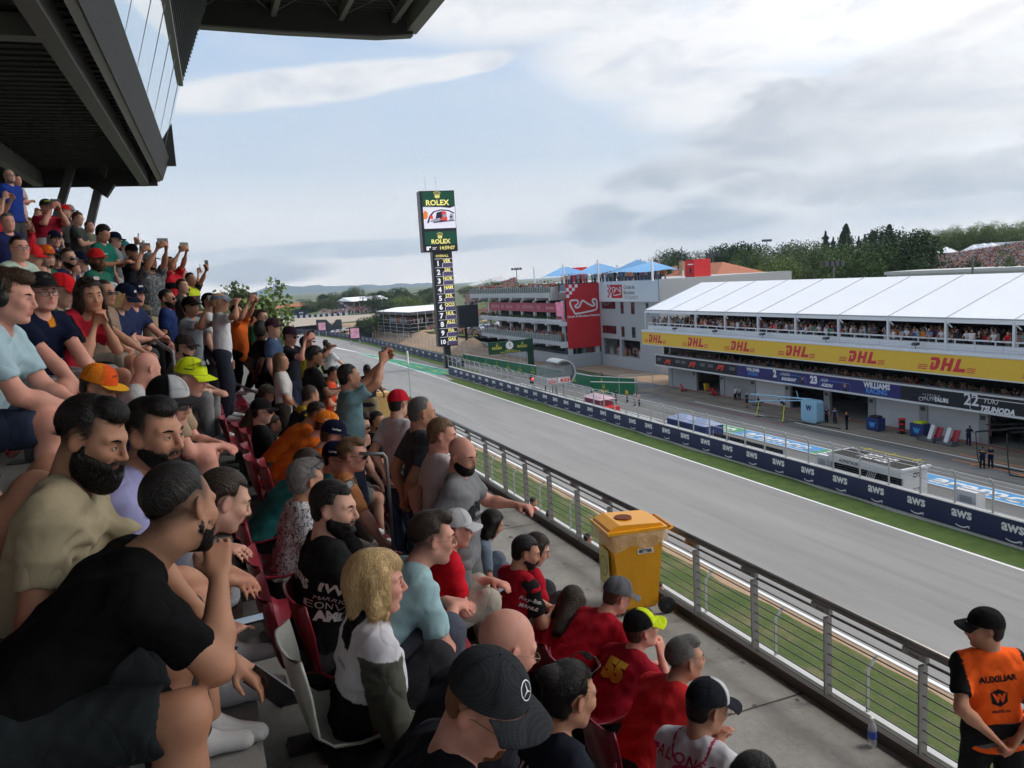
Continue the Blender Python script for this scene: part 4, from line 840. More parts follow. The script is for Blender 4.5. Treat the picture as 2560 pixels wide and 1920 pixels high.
for i,(px,py,s_)in enumerate(((2060,1163,.55),(2420,1262,.7))):
 p=at(px,py,X=43.2);wbx=thing('equipment_box',['small white equipment box left of the black and white pit stand','white equipment box right of the black and white pit stand'][i],'box',(43.0,p[1],G));MB().box(0,.8,-s_,s_,.6,1.9).build('case',hw,wbx);MB().box(.1,.7,-s_*.8,s_*.8,0,.59).build('base',dsteel,wbx);MB().box(-.02,-.001,-s_*.6,s_*.6,1.0,1.6).build('panel',M('panel_grey',(.4,.41,.43)),wbx)
for i,(ya,yb)in enumerate(((53.6,63),)):
 hd=thing('wall_screen','low black screen fence panels behind the barrier wall','screen panel',(42.6,ya-2.6,G));MB().box(0,.06,0,yb-ya,.9,1.6).build('panel',hb,hd)
 for y in np.arange(0,yb-ya+.1,2.35):MB().tube([(0,y,0),(0,y,1.8)],.04,5).build('post',steel,hd)
ck=thing('start_frame','pair of tall thin white metal frames in the pit entry','metal frame',(51.5,93.0,G));b=MB()
for x in(0,2.0,2.2,4.2):b.tube([(x,1-x*.4,0),(x,1-x*.4,2.9)],.04,5)
for xa,xb in((0,2),(2.2,4.2)):b.tube([(xa,1-xa*.4,2.9),(xb,1-xb*.4,2.9)],.04,5);b.tube([(xa,1-xa*.4,.1),(xb,1-xb*.4,.1)],.04,5)
b.build('frame',steel,ck)
def rotm(yaw=0.,pitch=0.,roll=0.):
 """x forward, y left, z up; pitch > 0 looks / leans down"""
 cy,sy,cp,sp_,cr,sr=math.cos(yaw),math.sin(yaw),math.cos(pitch),math.sin(pitch),math.cos(roll),math.sin(roll)
 Rz=np.array([[cy,-sy,0],[sy,cy,0],[0,0,1]]);Ry=np.array([[cp,0,sp_],[0,1,0],[-sp_,0,cp]]);Rx=np.array([[1,0,0],[0,cr,-sr],[0,sr,cr]])
 return Rz@Ry@Rx
class Field:
 def __init__(s,h):s.h=h;s.p=[]
 def ell(s,c,r,R=None,k=.02,op='u'):s.p.append(('e',np.array(c,float),np.array(r,float),R,k,op,max(r)));return s
 def cap(s,a,b,ra,rb=None,k=.02,op='u'):rb=ra if rb is None else rb;s.p.append(('c',np.array(a,float),np.array(b,float),(ra,rb),k,op,max(ra,rb)));return s
 def cut(s,pt,n,k=.0):n=np.array(n,float);s.p.append(('h',np.array(pt,float),n/np.linalg.norm(n),None,k,'i',0));return s
 def fn(s,f):s.p.append(('f',f));return s
 def run(s,disp=None,lo=None,hi=None):
  h=s.h;L,H=[],[]
  for q in s.p:
   if q[0]in 'hf'or q[-2]!='u':continue
   if q[0]=='e':L.append(q[1]-q[6]);H.append(q[1]+q[6])
   else:L.append(np.minimum(q[1],q[2])-q[6]);H.append(np.maximum(q[1],q[2])+q[6])
  L=np.min(L,0)-3*h if lo is None else np.array(lo);H=np.max(H,0)+3*h if hi is None else np.array(hi)
  n=np.maximum(np.ceil((H-L)/h).astype(int)+1,4);ax=[(L[i]+h*np.arange(n[i])).astype(np.float32)for i in range(3)]
  D=np.full(n,.05+4*h,np.float32)
  for q in s.p:
   if q[0]=='f':D=q[1](D,ax).astype(np.float32);continue
   if q[0]=='h':sl=[slice(0,m)for m in n]
   else:
    k=q[4];m=(q[6]if q[0]=='e'else q[6])+k+3*h+.01
    lo_=(q[1]-m if q[0]=='e'else np.minimum(q[1],q[2])-m);hi_=(q[1]+m if q[0]=='e'else np.maximum(q[1],q[2])+m)
    i0=np.clip(((lo_-L)/h).astype(int),0,n);i1=np.clip(((hi_-L)/h).astype(int)+2,0,n)
    if np.any(i1<=i0):continue
    sl=[slice(i0[i],i1[i])for i in range(3)]
   X_,Y_,Z_=ax[0][sl[0]][:,None,None],ax[1][sl[1]][None,:,None],ax[2][sl[2]][None,None,:]
   if q[0]=='e':
    x,y,z=X_-q[1][0],Y_-q[1][1],Z_-q[1][2];R=q[3]
    if R is not None:x,y,z=R[0,0]*x+R[1,0]*y+R[2,0]*z,R[0,1]*x+R[1,1]*y+R[2,1]*z,R[0,2]*x+R[1,2]*y+R[2,2]*z
    r=q[2];k0=np.sqrt((x/r[0])**2+(y/r[1])**2+(z/r[2])**2);k1=np.sqrt((x/r[0]**2)**2+(y/r[1]**2)**2+(z/r[2]**2)**2)+1e-6;d=k0*(k0-1)/k1
   elif q[0]=='c':
    a,b_=q[1],q[2];ab=b_-a;L2=float(ab@ab)+1e-12
    x,y,z=X_-a[0],Y_-a[1],Z_-a[2];t=np.clip((x*ab[0]+y*ab[1]+z*ab[2])/L2,0,1)
    d=np.sqrt((x-t*ab[0])**2+(y-t*ab[1])**2+(z-t*ab[2])**2)-(q[3][0]+(q[3][1]-q[3][0])*t)
   else:d=(X_-q[1][0])*q[2][0]+(Y_-q[1][1])*q[2][1]+(Z_-q[1][2])*q[2][2];k=q[4]
   A=D[tuple(sl)];op=q[5]
   if op=='u':hh=np.maximum(k-np.abs(A-d),0)/max(k,1e-6);D[tuple(sl)]=np.minimum(A,d)-hh*hh*k*.25
   elif op=='s':hh=np.maximum(k-np.abs(A+d),0)/max(k,1e-6);D[tuple(sl)]=np.maximum(A,-d)+hh*hh*k*.25
   else:hh=np.maximum(k-np.abs(A-d),0)/max(k,1e-6);D[tuple(sl)]=np.maximum(A,d)+hh*hh*k*.25
  D[0],D[-1]=.05,.05;D[:,0]=D[:,-1]=.05;D[:,:,0]=D[:,:,-1]=.05
  return nets(D,L,h)
def nets(D,L,h):
 n=D.shape;S=D<0
 c=np.zeros((n[0]-1,n[1]-1,n[2]-1),np.int8)
 for i in(0,1):
  for j in(0,1):
   for k in(0,1):c+=S[i:n[0]-1+i,j:n[1]-1+j,k:n[2]-1+k]
 act=np.argwhere((c>0)&(c<8))
 if len(act)==0:return np.zeros((0,3)),np.zeros((0,4),int)
 idx=np.full(c.shape,-1,np.int32);idx[tuple(act.T)]=np.arange(len(act))
 P=np.zeros((len(act),3));W=np.zeros(len(act));a=act
 corners=[(0,0,0),(1,0,0),(0,1,0),(1,1,0),(0,0,1),(1,0,1),(0,1,1),(1,1,1)]
 for e0,e1 in((0,1),(2,3),(4,5),(6,7),(0,2),(1,3),(4,6),(5,7),(0,4),(1,5),(2,6),(3,7)):
  o0,o1=np.array(corners[e0]),np.array(corners[e1]);v0=D[tuple((a+o0).T)];v1=D[tuple((a+o1).T)];m=(v0<0)!=(v1<0)
  t=np.where(m,v0/(v0-v1+1e-12),0)[:,None];P+=np.where(m[:,None],o0+t*(o1-o0),0);W+=m
 V=L+h*(a+P/W[:,None]);Q=[]
 for ax_ in range(3):
  u,v=(ax_+1)%3,(ax_+2)%3
  s0=[slice(0,m)for m in n];s1=list(s0);s0[ax_]=slice(0,n[ax_]-1);s1[ax_]=slice(1,n[ax_])
  s0[u]=s1[u]=slice(1,n[u]-1);s0[v]=s1[v]=slice(1,n[v]-1)
  A,B_=S[tuple(s0)],S[tuple(s1)]
  for flag,rev in((A&~B_,False),(~A&B_,True)):
   e=np.argwhere(flag)
   if len(e)==0:continue
   e[:,u]+=1;e[:,v]+=1;du=np.zeros(3,int);du[u]=1;dv=np.zeros(3,int);dv[v]=1
   q=np.stack([idx[tuple((e-du-dv).T)],idx[tuple((e-dv).T)],idx[tuple(e.T)],idx[tuple((e-du).T)]],1)
   Q.append(q[:,::-1]if rev else q)
 Q=np.concatenate(Q)
 for _ in range(2 if h>.0045 else 1):
  A=np.zeros_like(V);n_=np.zeros(len(V))
  for k in range(4):
   i,j=Q[:,k],Q[:,(k+1)%4];n_+=np.bincount(i,minlength=len(V))
   for q in range(3):A[:,q]+=np.bincount(i,weights=V[j,q],minlength=len(V))
  V=V*.4+.6*A/np.maximum(n_,1)[:,None]
 return V,Q
def mesh_from(V,Q,name,mat,parent,col=None,smooth=True):
 me=bpy.data.meshes.new(name);nq=len(Q);me.vertices.add(len(V));me.vertices.foreach_set('co',np.asarray(V,np.float32).ravel())
 me.loops.add(nq*4);me.loops.foreach_set('vertex_index',np.asarray(Q,np.int32).ravel());me.polygons.add(nq)
 me.polygons.foreach_set('loop_start',np.arange(0,nq*4,4,dtype=np.int32));me.polygons.foreach_set('use_smooth',np.full(nq,smooth))
 me.update(calc_edges=True)
 if col is not None:
  c=np.ones((len(V),4),np.float32);c[:,:3]=col;at_=me.color_attributes.new('Col','FLOAT_COLOR','POINT');at_.data.foreach_set('color',c.ravel())
 return link(name,me,parent,[mat]if mat else[])
def snoise(P,s,seed=0,oct=3):
 """cheap smooth noise in about -1..1"""
 r=np.random.default_rng(seed);out=0;amp=1;tot=0
 for o in range(oct):
  for _ in range(4):
   d=r.normal(size=3);d/=np.linalg.norm(d);d2=r.normal(size=3);d2/=np.linalg.norm(d2)
   out=out+amp*.5*np.sin(P@d*s*6.283+r.uniform(0,6.283)+1.3*np.sin(P@d2*s*4.1+r.uniform(0,6.283)));tot+=0
  s*=2.03;amp*=.5
 return out*.55
SKK=1.18
skinm=M('skin',attr=True,rough=.58,var=.08,scale=38,spec=.28,bump=.05,bscale=300,sss=.12)
clothm=M('cloth',attr=True,rough=.9,var=.06,scale=14,spec=.08,bump=.2,bscale=420)
def creases(m):
 t=NT(m.node_tree);p=t.n['Principled BSDF'];b0=[n for n in t.n if n.type=='BUMP'][0];tc=[n for n in t.n if n.type=='TEX_COORD'][0]
 w=t.N('ShaderNodeTexNoise',i_Vector=tc.outputs['Object'],i_Scale=5.,i_Detail=2,i_Roughness=.4,i_Distortion=.8).outputs[0]
 r=t.math('ABSOLUTE',t.math('SUBTRACT',w,.5));r=t.math('POWER',t.math('MULTIPLY',r,4,clamp=True),.6)
 b=t.N('ShaderNodeBump',i_Height=r,i_Strength=.5,i_Distance=.012);t.l.new(b0.outputs[0],b.inputs['Normal']);t.l.new(b.outputs[0],p.inputs['Normal'])
creases(clothm)
hairm=M('hair',attr=True,rough=.5,var=.35,scale=80,spec=.3,bump=.5,bscale=160,stretch=(.35,1.6,.35))
beardm=M('facial_hair',attr=True,rough=.85,var=.5,scale=150,spec=.1,bump=1.,bscale=330)
plasm=M('plastic',attr=True,rough=.35,var=.03,spec=.5);eyem=M('eye',attr=True,rough=.15,var=.0,spec=.7)
lensm=M('dark_lens',(.012,.012,.014),.07,spec=.9);lensc=M('clear_lens',(.55,.55,.55),.05,spec=.8,alpha=.16);phonem=M('phone_black',(.012,.012,.014),.2,spec=.6);lit=M('phone_screen',(.25,.32,.40),.2,emit=.35)
SKIN={k:tuple(x*SKK for x in v)for k,v in dict(light=(.50,.29,.215),pink=(.54,.27,.205),tan=(.40,.205,.13),olive=(.33,.17,.105),brown=(.17,.08,.045),dark=(.085,.04,.025)).items()}
HAIR=dict(black=(.010,.008,.007),dbrown=(.028,.016,.010),brown=(.065,.036,.02),lbrown=(.14,.08,.04),blond=(.55,.38,.18),grey=(.22,.21,.20),dgrey=(.10,.095,.09),ginger=(.20,.08,.03))
def solve(S,T,a,b_,pole):
 S,T=np.array(S,float),np.array(T,float);d=T-S;L=np.linalg.norm(d);mx_=(a+b_)*.999
 if L>mx_:T=S+d/L*mx_;d=T-S;L=mx_
 L=max(L,abs(a-b_)+.02);u=d/(np.linalg.norm(d)+1e-9);x=(a*a-b_*b_+L*L)/(2*L);hgt=math.sqrt(max(a*a-x*x,0));p=np.array(pole,float);p=p-u*(p@u);p/=np.linalg.norm(p)+1e-9
 return S+u*x+p*hgt,T
PEOPLE_HEADS=[];SEATED=[]
checkm=clothm.copy();checkm.name='checked_cloth';t_=NT(checkm.node_tree);p_=t_.n['Principled BSDF'];src_=p_.inputs['Base Color'].links[0].from_socket
tc_=[n for n in t_.n if n.type=='TEX_COORD'][0];ck_=t_.N('ShaderNodeTexChecker',i_Vector=tc_.outputs['Object'],i_Scale=210.);ck_.inputs[1].default_value=(1.25,1.25,1.25,1);ck_.inputs[2].default_value=(.75,.75,.75,1);t_.l.new(t_.mix(1.,src_,ck_.outputs[0],'MULTIPLY'),p_.inputs['Base Color'])
def person(px=None,py=None,d=None,pos=None,k=None,yaw=0.,hy=None,hp=8.,hr=0.,lean=20.,curve=1.,sit=True,arms=('knees',),legs=None,skin='light',hair='short',hc='dbrown',beard=None,bc=None,brow=None,top=(.1,.1,.1),topf=None,bottom=(.05,.05,.06),shorts=False,sleeve=.62,cap=None,shades=None,clear=None,build=1.,size=1.,female=False,label='',floor=None,vox=None,decals=(),shoe=(.6,.6,.6),extra=None,longs=False,collar=None,nobody=False,twist=0.,side=0.,untuck=.0,group=None,hands=True,smile=False,fine=1.):
 HW=at(px,py,d=d)if px is not None else np.array(pos,float);dist=np.linalg.norm(HW)
 PEOPLE_HEADS.append(HW)if dist>1 else None
 s=size;yaw=rad(yaw);hy=yaw if hy is None else rad(hy);L1=rad(lean*.8);L2=rad(lean*1.2*curve);fl=(FK(k)if floor is None else floor)
 vx=vox or min(max(.0028*dist,.0052),.028);hv=min(max(.0017*dist,.0034),.022)
 if floor is None and k is None:fl=HW[2]-1.6
 tl=1.0
 def torso(q):
  x,y,z=q;t=min(max(z/.5,0),1.15);A=L1+(L2-L1)*t;zz=z*s;Am=L1+(L2-L1)*t*.5
  c=np.array([math.sin(Am)*zz+math.cos(A)*x*s,y*s,math.cos(Am)*zz-math.sin(A)*x*s]);w=twist*t
  if w:cw,sw=math.cos(rad(w)),math.sin(rad(w));c=np.array([c[0]*1-sw*y*s*1.0,c[1]*cw,c[2]])
  if side:c=c+np.array([0,math.sin(rad(side))*zz,-(1-math.cos(rad(side)))*zz])
  return c
 RT=rotm(0,L2*.95);RM=rotm(0,(L1+L2)/2);RL_=rotm(0,L1)
 NB=torso((-.01,0,.50));na=L2*.45+rad(hp)*.25;HC=NB+np.array([math.sin(na)*.17*s+.02*s,0,math.cos(na)*.155*s]);HY=hy-yaw;HR=rotm(HY,rad(hp),rad(hr))
 if side:HC[1]+=math.sin(rad(side))*.1
 fw=np.array([math.cos(yaw),math.sin(yaw),0]);Rw=rotm(yaw);root=HW-Rw@HC
 if sit and k is not None and dist>1:SEATED.append((k,root))
 hipz=root[2]-fl;flz=-hipz
 ht=lambda p:HC+HR@(np.array(p,float)*s)
 wS=(.163 if not female else .140)*build**.35;SH={+1:torso((0,wS,.445)),-1:torso((0,-wS,.445))};hw_=.088;HJ={+1:np.array([0,hw_*s,-.02]),-1:np.array([0,-hw_*s,-.02])}
 th,shn=.43*s,.42*s;FT={};KN={}
 for sd_,sg_ in((1,'l'),(-1,'r')):
  if sit:
   if legs is None:fx,fy=.42,sd_*.13
   else:fx,fy=legs[0 if sd_>0 else 1]
   ft=np.array([fx,fy,flz+.085]);pole=(.5,sd_*.12,1)
  else:
   fx,fy=(legs[0 if sd_>0 else 1]if legs else(-.02+sd_*.03,sd_*.13));ft=np.array([fx,fy,flz+.085]);pole=(1,sd_*.1,.2)
   f_=min(max(-(ft[2]+.02)/((th+shn)*.99),.78),1.3);th*=f_;shn*=f_
  KN[sd_],FT[sd_]=solve(HJ[sd_],ft,th,shn,pole)
 UA,FA=.285*s,.25*s;EL,WR,HD={},{},{}
 A=list(arms)+[None]*(2-len(arms));
 if A[1]is None:A[1]=A[0]
 for sd_,a in((1,A[0]),(-1,A[1])):
  S_=SH[sd_];pole=(-.3,sd_*.8,-.9);curl=.45;hd=None
  if isinstance(a,tuple):tg=np.array(a[:3],float)+0;pole=a[3]if len(a)>3 else pole;curl=a[4]if len(a)>4 else curl;hd=a[5]if len(a)>5 else None
  elif a=='knees':tg=np.array([KN[sd_][0]+.08,sd_*.045,KN[sd_][2]+.06]);pole=(-.6,sd_*.9,-.7);hd=(.7,-sd_*.6,-.3)
  elif a=='knees_low':tg=np.array([KN[sd_][0]+.12,sd_*.06,KN[sd_][2]-.06]);pole=(-.2,sd_*.9,.1);hd=(.45,-sd_*.3,-.85);curl=.35
  elif a=='lap':tg=np.array([.27,sd_*.06,.09]);hd=(.7,-sd_*.7,-.1)
  elif a=='phone':tg=HC+HR@np.array([.29,sd_*.075,-.03]);pole=(.1,sd_*.5,-1);hd=HR@np.array([.25,-sd_*.25,.95]);curl=.7
  elif a=='phone_up':tg=HC+HR@np.array([.34,sd_*.07,.13]);pole=(.2,sd_*.7,-.6);hd=HR@np.array([.2,-sd_*.2,.95]);curl=.7
  elif a=='phone_low':tg=torso((.33,sd_*.055,.24));pole=(-.3,sd_*.7,-1);hd=(.85,-sd_*.35,.4);curl=.65
  elif a=='chin':tg=HC+HR@np.array([.10,sd_*.035,-.20]);pole=(.4,sd_*.3,-1);hd=HR@np.array([.15,-sd_*.25,.95]);curl=.75
  elif a=='down':tg=np.array([.06,sd_*.24,-.07]);pole=(-1,sd_*.3,0);hd=(.25,0,-1);curl=.35
  elif a=='hip':tg=np.array([.06,sd_*.19,.10]);pole=(-.3,sd_*1,.1);hd=(.5,-sd_*.3,-.6)
  elif a=='pocket':tg=np.array([.09,sd_*.17,-.02]);pole=(-.8,sd_*.8,0);hd=(.2,-sd_*.2,-1)
  elif a=='cross':tg=torso((.19,-sd_*.09,.25+sd_*.02));pole=(-.1,sd_*.8,-.8);hd=(.1,-sd_*1,.25)
  elif a=='back':tg=np.array([-.14,sd_*.05,.02]);pole=(-.6,sd_*1,0);hd=(0,-sd_*.7,-.7)
  elif a=='rail':tg=np.array([.42,sd_*.2,.10]);pole=(-.3,sd_*.8,-.7);hd=(.6,0,-.8)
  if not isinstance(a,tuple):tg=tg*1.0
  ua,fa=UA,FA;reach=np.linalg.norm(tg-S_)
  EL[sd_],WR[sd_]=solve(S_,tg,ua,fa,pole);fd=(WR[sd_]-EL[sd_]);fd/=np.linalg.norm(fd)
  hdv=fd if hd is None else np.array(hd,float);hdv=hdv/np.linalg.norm(hdv);hdv=hdv*.75+fd*.25;hdv/=np.linalg.norm(hdv);HD[sd_]=(hdv,curl)
 F=Field(vx);bs=build;fs=.88 if female else 1.
 def neck(F,e=0.,k_=.03):F.cap(torso((-.02,0,.46)),HC+HR@np.array([-.028,0,-.075])*s,(.060+e)*s*fs*bs**.3,(.056+e)*s*fs*bs**.3,k=k_)
 F.cap(torso((0,-.07,.05)),torso((0,.07,.05)),.10*s*bs,k=.05);F.cap(torso((0,-.06,.22)),torso((0,.06,.22)),.095*s*bs,k=.06);F.cap(torso((0,-.09,.38)),torso((0,.09,.38)),.095*s*bs**.5,k=.06);neck(F)
 for sd_ in(1,-1):
  F.cap(torso((-.01,sd_*.03,.475)),SH[sd_],.045*s,.050*s,k=.05)
  F.cap(SH[sd_],EL[sd_],.051*s*fs*bs**.7,.042*s*fs*bs**.5,k=.04);m_=EL[sd_]*.65+WR[sd_]*.35;F.cap(EL[sd_],m_,.041*s*fs*bs**.5,.043*s*fs*bs**.5,k=.03);F.cap(m_,WR[sd_],.041*s*fs*bs**.5,.026*s*fs,k=.03)
  F.cap(HJ[sd_],KN[sd_],.088*s*bs**.6,.060*s*bs**.4,k=.05);F.ell(KN[sd_],(.062*s,)*3,k=.03)
  ca=KN[sd_]*.68+FT[sd_]*.32;back=np.array([-.018,0,0]);F.cap(KN[sd_],ca+back,.054*s*bs**.4,.062*s*bs**.4,k=.03);F.cap(ca+back,FT[sd_],.060*s*bs**.4,.038*s,k=.03)
  if hands:hand(F,WR[sd_],HD[sd_][0],sd_,HD[sd_][1],s*fs**.5,torso,vx)
 Vh,Qh,Ch=head_mesh(hv,HC,HR,s,SKIN[skin]if isinstance(skin,str)else skin,beard,hair,hc if bc is None else bc,female,neck,build,smile)
 cutn=HR@np.array([-.25,0,1.]);cutn/=np.linalg.norm(cutn)
 if vx>hv*1.05:
  F.fn(lambda D,ax:np.maximum(D,np.where(((ax[0][:,None,None]-HC[0])**2+(ax[1][None,:,None]-HC[1])**2+(ax[2][None,None,:]-HC[2]-.02)**2)<(.135*s)**2,((ax[0][:,None,None]-HC[0])*cutn[0]+(ax[1][None,:,None]-HC[1])*cutn[1]+(ax[2][None,None,:]-HC[2])*cutn[2])+.128*s,-1)))
 V,Q=F.run();sc_=np.array(SKIN[skin]if isinstance(skin,str)else skin);n_=snoise(V,5,3,2)[:,None]
 Cb=sc_*(1+.07*n_)*np.array([1,1-.02,1-.03]);
 for sd_ in(1,-1):
  for c_,r_ in((EL[sd_],.05),(KN[sd_],.07),(WR[sd_]+HD[sd_][0]*.12,.07)):w=np.exp(-((V-c_)**2).sum(1)/r_**2)[:,None];Cb=Cb*(1-w*np.array([.02,.12,.12]))
 nb=len(V);V=np.concatenate([V,Vh]);Q=np.concatenate([Q,Qh+nb]);Cb=np.concatenate([Cb,Ch])
 r0=empty('person',tuple(root),yaw,label=label,cat='person',group=group)
 body=mesh_from(V,Q,'body',skinm,r0,Cb)
 eyes(r0,ht,HR,s,brow or(hc if hair!='bald'else 'dbrown'),shades,hp)
 tc_=np.array(top,float);T=Field(max(vx*(.62 if topf is not None else 1.),.005));e=.016*s;bb=build**.25
 zl=-.06 if sit else-.10-untuck
 T.cap(torso((0,-.075,zl+.05)),torso((0,.075,zl+.05)),(.108 if sit else .114)*s*bs+e*.5,k=.05);T.cap(torso((.01,-.06,.10)),torso((.01,.06,.10)),.108*s*bs+e*.5,k=.05);T.cap(torso((.01*bs,-.065,.22)),torso((.01*bs,.065,.22)),.102*s*bs+e*.5,k=.06);T.cap(torso((.005,-.09*fs,.37)),torso((.005,.09*fs,.37)),(.100*bs**.5)*s+e*.6,k=.07)
 if female:
  for sd_ in(1,-1):T.ell(torso((.075,sd_*.065,.30)),(.065*s,)*3,k=.05)
 T.cap(torso((-.015,-.06,.47)),torso((-.015,.06,.47)),.058*s+e*.5,k=.05)
 for sd_ in(1,-1):
  T.cap(torso((-.015,sd_*.03,.485)),SH[sd_]+np.array([0,0,.004]),.046*s+e*.6,.055*s+e*.6,k=.045)
  if sleeve>0:
   se=sleeve;P1=SH[sd_]+(EL[sd_]-SH[sd_])*min(se,1);T.cap(SH[sd_],P1,.056*s*bs**.6+e*.6,.050*s*bs**.6+e*(1.0 if se<1 else .5),k=.04)
   if se>1:P2=EL[sd_]+(WR[sd_]-EL[sd_])*(se-1);T.cap(EL[sd_],P2,.048*s+e*.6,.034*s+e*.6,k=.03)
 if not collar:T.ell(torso((.045,0,.565)),(.085*s,.078*s,.075*s),RT,k=.012,op='s')
 else:T.cap(torso((-.02,0,.46)),torso((0,0,.55)),.066*s+.006,.066*s+.016,k=.02);T.cap(torso((.03,0,.50)),torso((.02,0,.66)),.066*s,.075*s,k=.006,op='s');T.cap(torso((.12,0,.44)),torso((.07,0,.60)),.012,.05,k=.006,op='s')
 for sd_ in(1,-1):
  if 0<sleeve<=1:P1=SH[sd_]+(EL[sd_]-SH[sd_])*sleeve;u=(EL[sd_]-SH[sd_])/UA;T.cap(P1+u*(.088),P1+u*.10,.078*s*bs**.6,.078*s*bs**.6,k=.003,op='s')
 T.cut(torso((0,0,zl-.03 if sit else-.13-untuck)),torso((0,0,-.2))-torso((0,0,-.1))if not sit else(-.1,0,-1),k=.01)
 wr=wrinkle(torso,SH,EL,s,sit);T.fn(wr)
 V,Q=T.run()
 Cc=np.tile(tc_,(len(V),1));
 if topf is not None:
  q=untorso(V,torso,L1,L2,s);arm=np.minimum(segd(V,SH[1],EL[1]),segd(V,SH[-1],EL[-1]));Cc=topf(Cc,q,arm/s,V)
 Cc=Cc*(1+.02*snoise(V,3,9,2)[:,None]);shirt=mesh_from(V,Q,'shirt',clothm,r0,Cc)
 if not nobody:
  Bt=Field(max(vx,.0065));e2=.017*s;ca_=lambda q_:KN[q_]*.6+FT[q_]*.4+np.array([-.012,0,0])
  Bt.cap((-.01*s,-.085*s,.0),(-.01*s,.085*s,.0),(.106*s)*bs**.8+e2*.4,k=.05);Bt.cap(torso((0,-.07,.04)),torso((0,.07,.04)),.096*s*bs,k=.04)
  for sd_ in(1,-1):
   f1=.80 if shorts else 1.;P1=HJ[sd_]+(KN[sd_]-HJ[sd_])*f1;Bt.cap(HJ[sd_],P1,.094*s*bs**.6+e2*.6,(.078 if shorts else .068)*s*bs**.4+e2*.9,k=.05)
   if not shorts:Bt.cap(KN[sd_],ca_(sd_),.066*s*bs**.4+e2*.8,.066*s*bs**.4+e2*.8,k=.03);Bt.cap(ca_(sd_),FT[sd_],.066*s*bs**.4+e2*.8,.048*s+e2*.9,k=.03)
   else:u=(KN[sd_]-HJ[sd_])/np.linalg.norm(KN[sd_]-HJ[sd_]);Bt.cap(P1+u*.115,P1+u*.13,.105*s,.105*s,k=.003,op='s')
  Bt.fn(wrinkle2(KN,s));V,Q=Bt.run();bc_=np.tile(np.array(bottom,float),(len(V),1))*(1+.03*snoise(V,3,5,2)[:,None]);mesh_from(V,Q,'shorts'if shorts else 'trousers',clothm,r0,bc_)
  for sd_ in(1,-1):shoe_(r0,FT[sd_],flz,rotm(sd_*.15),s,shoe,max(vx,.008))
 if hair!='bald':hair_mesh(r0,hair,HC,HR,s,HAIR[hc]if isinstance(hc,str)else hc,hv,cap is not None,yaw,torso)
 if beard:beard_mesh(r0,beard,HC,HR,s,HAIR[bc or hc]if isinstance(bc or hc,str)else bc,hv)
 if cap:cap_mesh(r0,ht,HR,s,**cap)
 if shades:glasses(r0,ht,s,HR,**(shades if isinstance(shades,dict)else{}))
 info=dict(root=r0,body=body,shirt=shirt,torso=torso,HC=HC,HR=HR,SH=SH,EL=EL,WR=WR,HD=HD,KN=KN,FT=FT,ht=ht,s=s,yaw=yaw,Rw=Rw,rw=root)
 for dcl in decals:decal(info,*dcl)
 if 'phone'in A or 'phone_up'in A or 'phone_low'in A:phone(info,A)
 if extra:extra(info)
 return info
def segd(V,a,b):ab=b-a;t=np.clip((V-a)@ab/(ab@ab),0,1);return np.linalg.norm(V-a-t[:,None]*ab,axis=1)
def untorso(V,torso,L1,L2,s):
 """approximate straight-torso coordinates of points (x fwd, y left, z up)"""
 zs=np.linspace(-.15,.6,26);P=np.array([torso((0,0,z))for z in zs]);X1=np.array([torso((.1,0,z))for z in zs]);d=((V[:,None,:]-P[None])**2)[...,[0,2]].sum(-1)
 T=np.gradient(P,axis=0);T/=np.linalg.norm(T,axis=1)[:,None];i=d.argmin(1);z=zs[i]+((V-P[i])*T[i]).sum(1)/s
 ux=(X1-P)[i];ux/=np.linalg.norm(ux,axis=1)[:,None];return np.stack([((V-P[i])*ux).sum(1)/s,(V[:,1]-P[i][:,1])/s,z],1)
def _fold(X_,Y_,Z_,dirs):return sum(a*(1.6*np.abs(np.sin((X_*d[0]+Y_*d[1]+Z_*d[2])*.6+p+1.1*np.sin(X_*e[0]+Y_*e[1]+Z_*e[2])))**.8-1.)for a,d,p,e in dirs)
def wrinkle(torso,SH,EL,s,sit):
 def f(D,ax):
  X_,Y_,Z_=ax[0][:,None,None],ax[1][None,:,None],ax[2][None,None,:]
  w=_fold(X_,Y_,Z_,[(.0040,(14,20,44),.4,(5,8,-4)),(.0032,(-24,34,36),2.1,(6,-5,4)),(.0014,(54,-50,34),1.1,(-8,11,9)),(.0012,(40,100,-60),.2,(9,7,11))])
  for sd_ in(1,-1):
   c=SH[sd_]+np.array([0,-sd_*.03,-.09]);r2=(X_-c[0])**2+(Y_-c[1])**2+(Z_-c[2])**2;an=np.arctan2(Z_-c[2],X_-c[0]);w=w+.005*np.exp(-r2/.016)*np.sin(an*9+2*np.sqrt(r2)*30)
  return D+w*s
 return f
def wrinkle2(KN,s):
 def f(D,ax):
  X_,Y_,Z_=ax[0][:,None,None],ax[1][None,:,None],ax[2][None,None,:]
  return D+_fold(X_,Y_,Z_,[(.0020,(40,20,45),.4,(5,9,-4)),(.0016,(-52,40,60),2.1,(8,-5,6)),(.0011,(80,-30,44),1.1,(-5,11,7))])
 return f
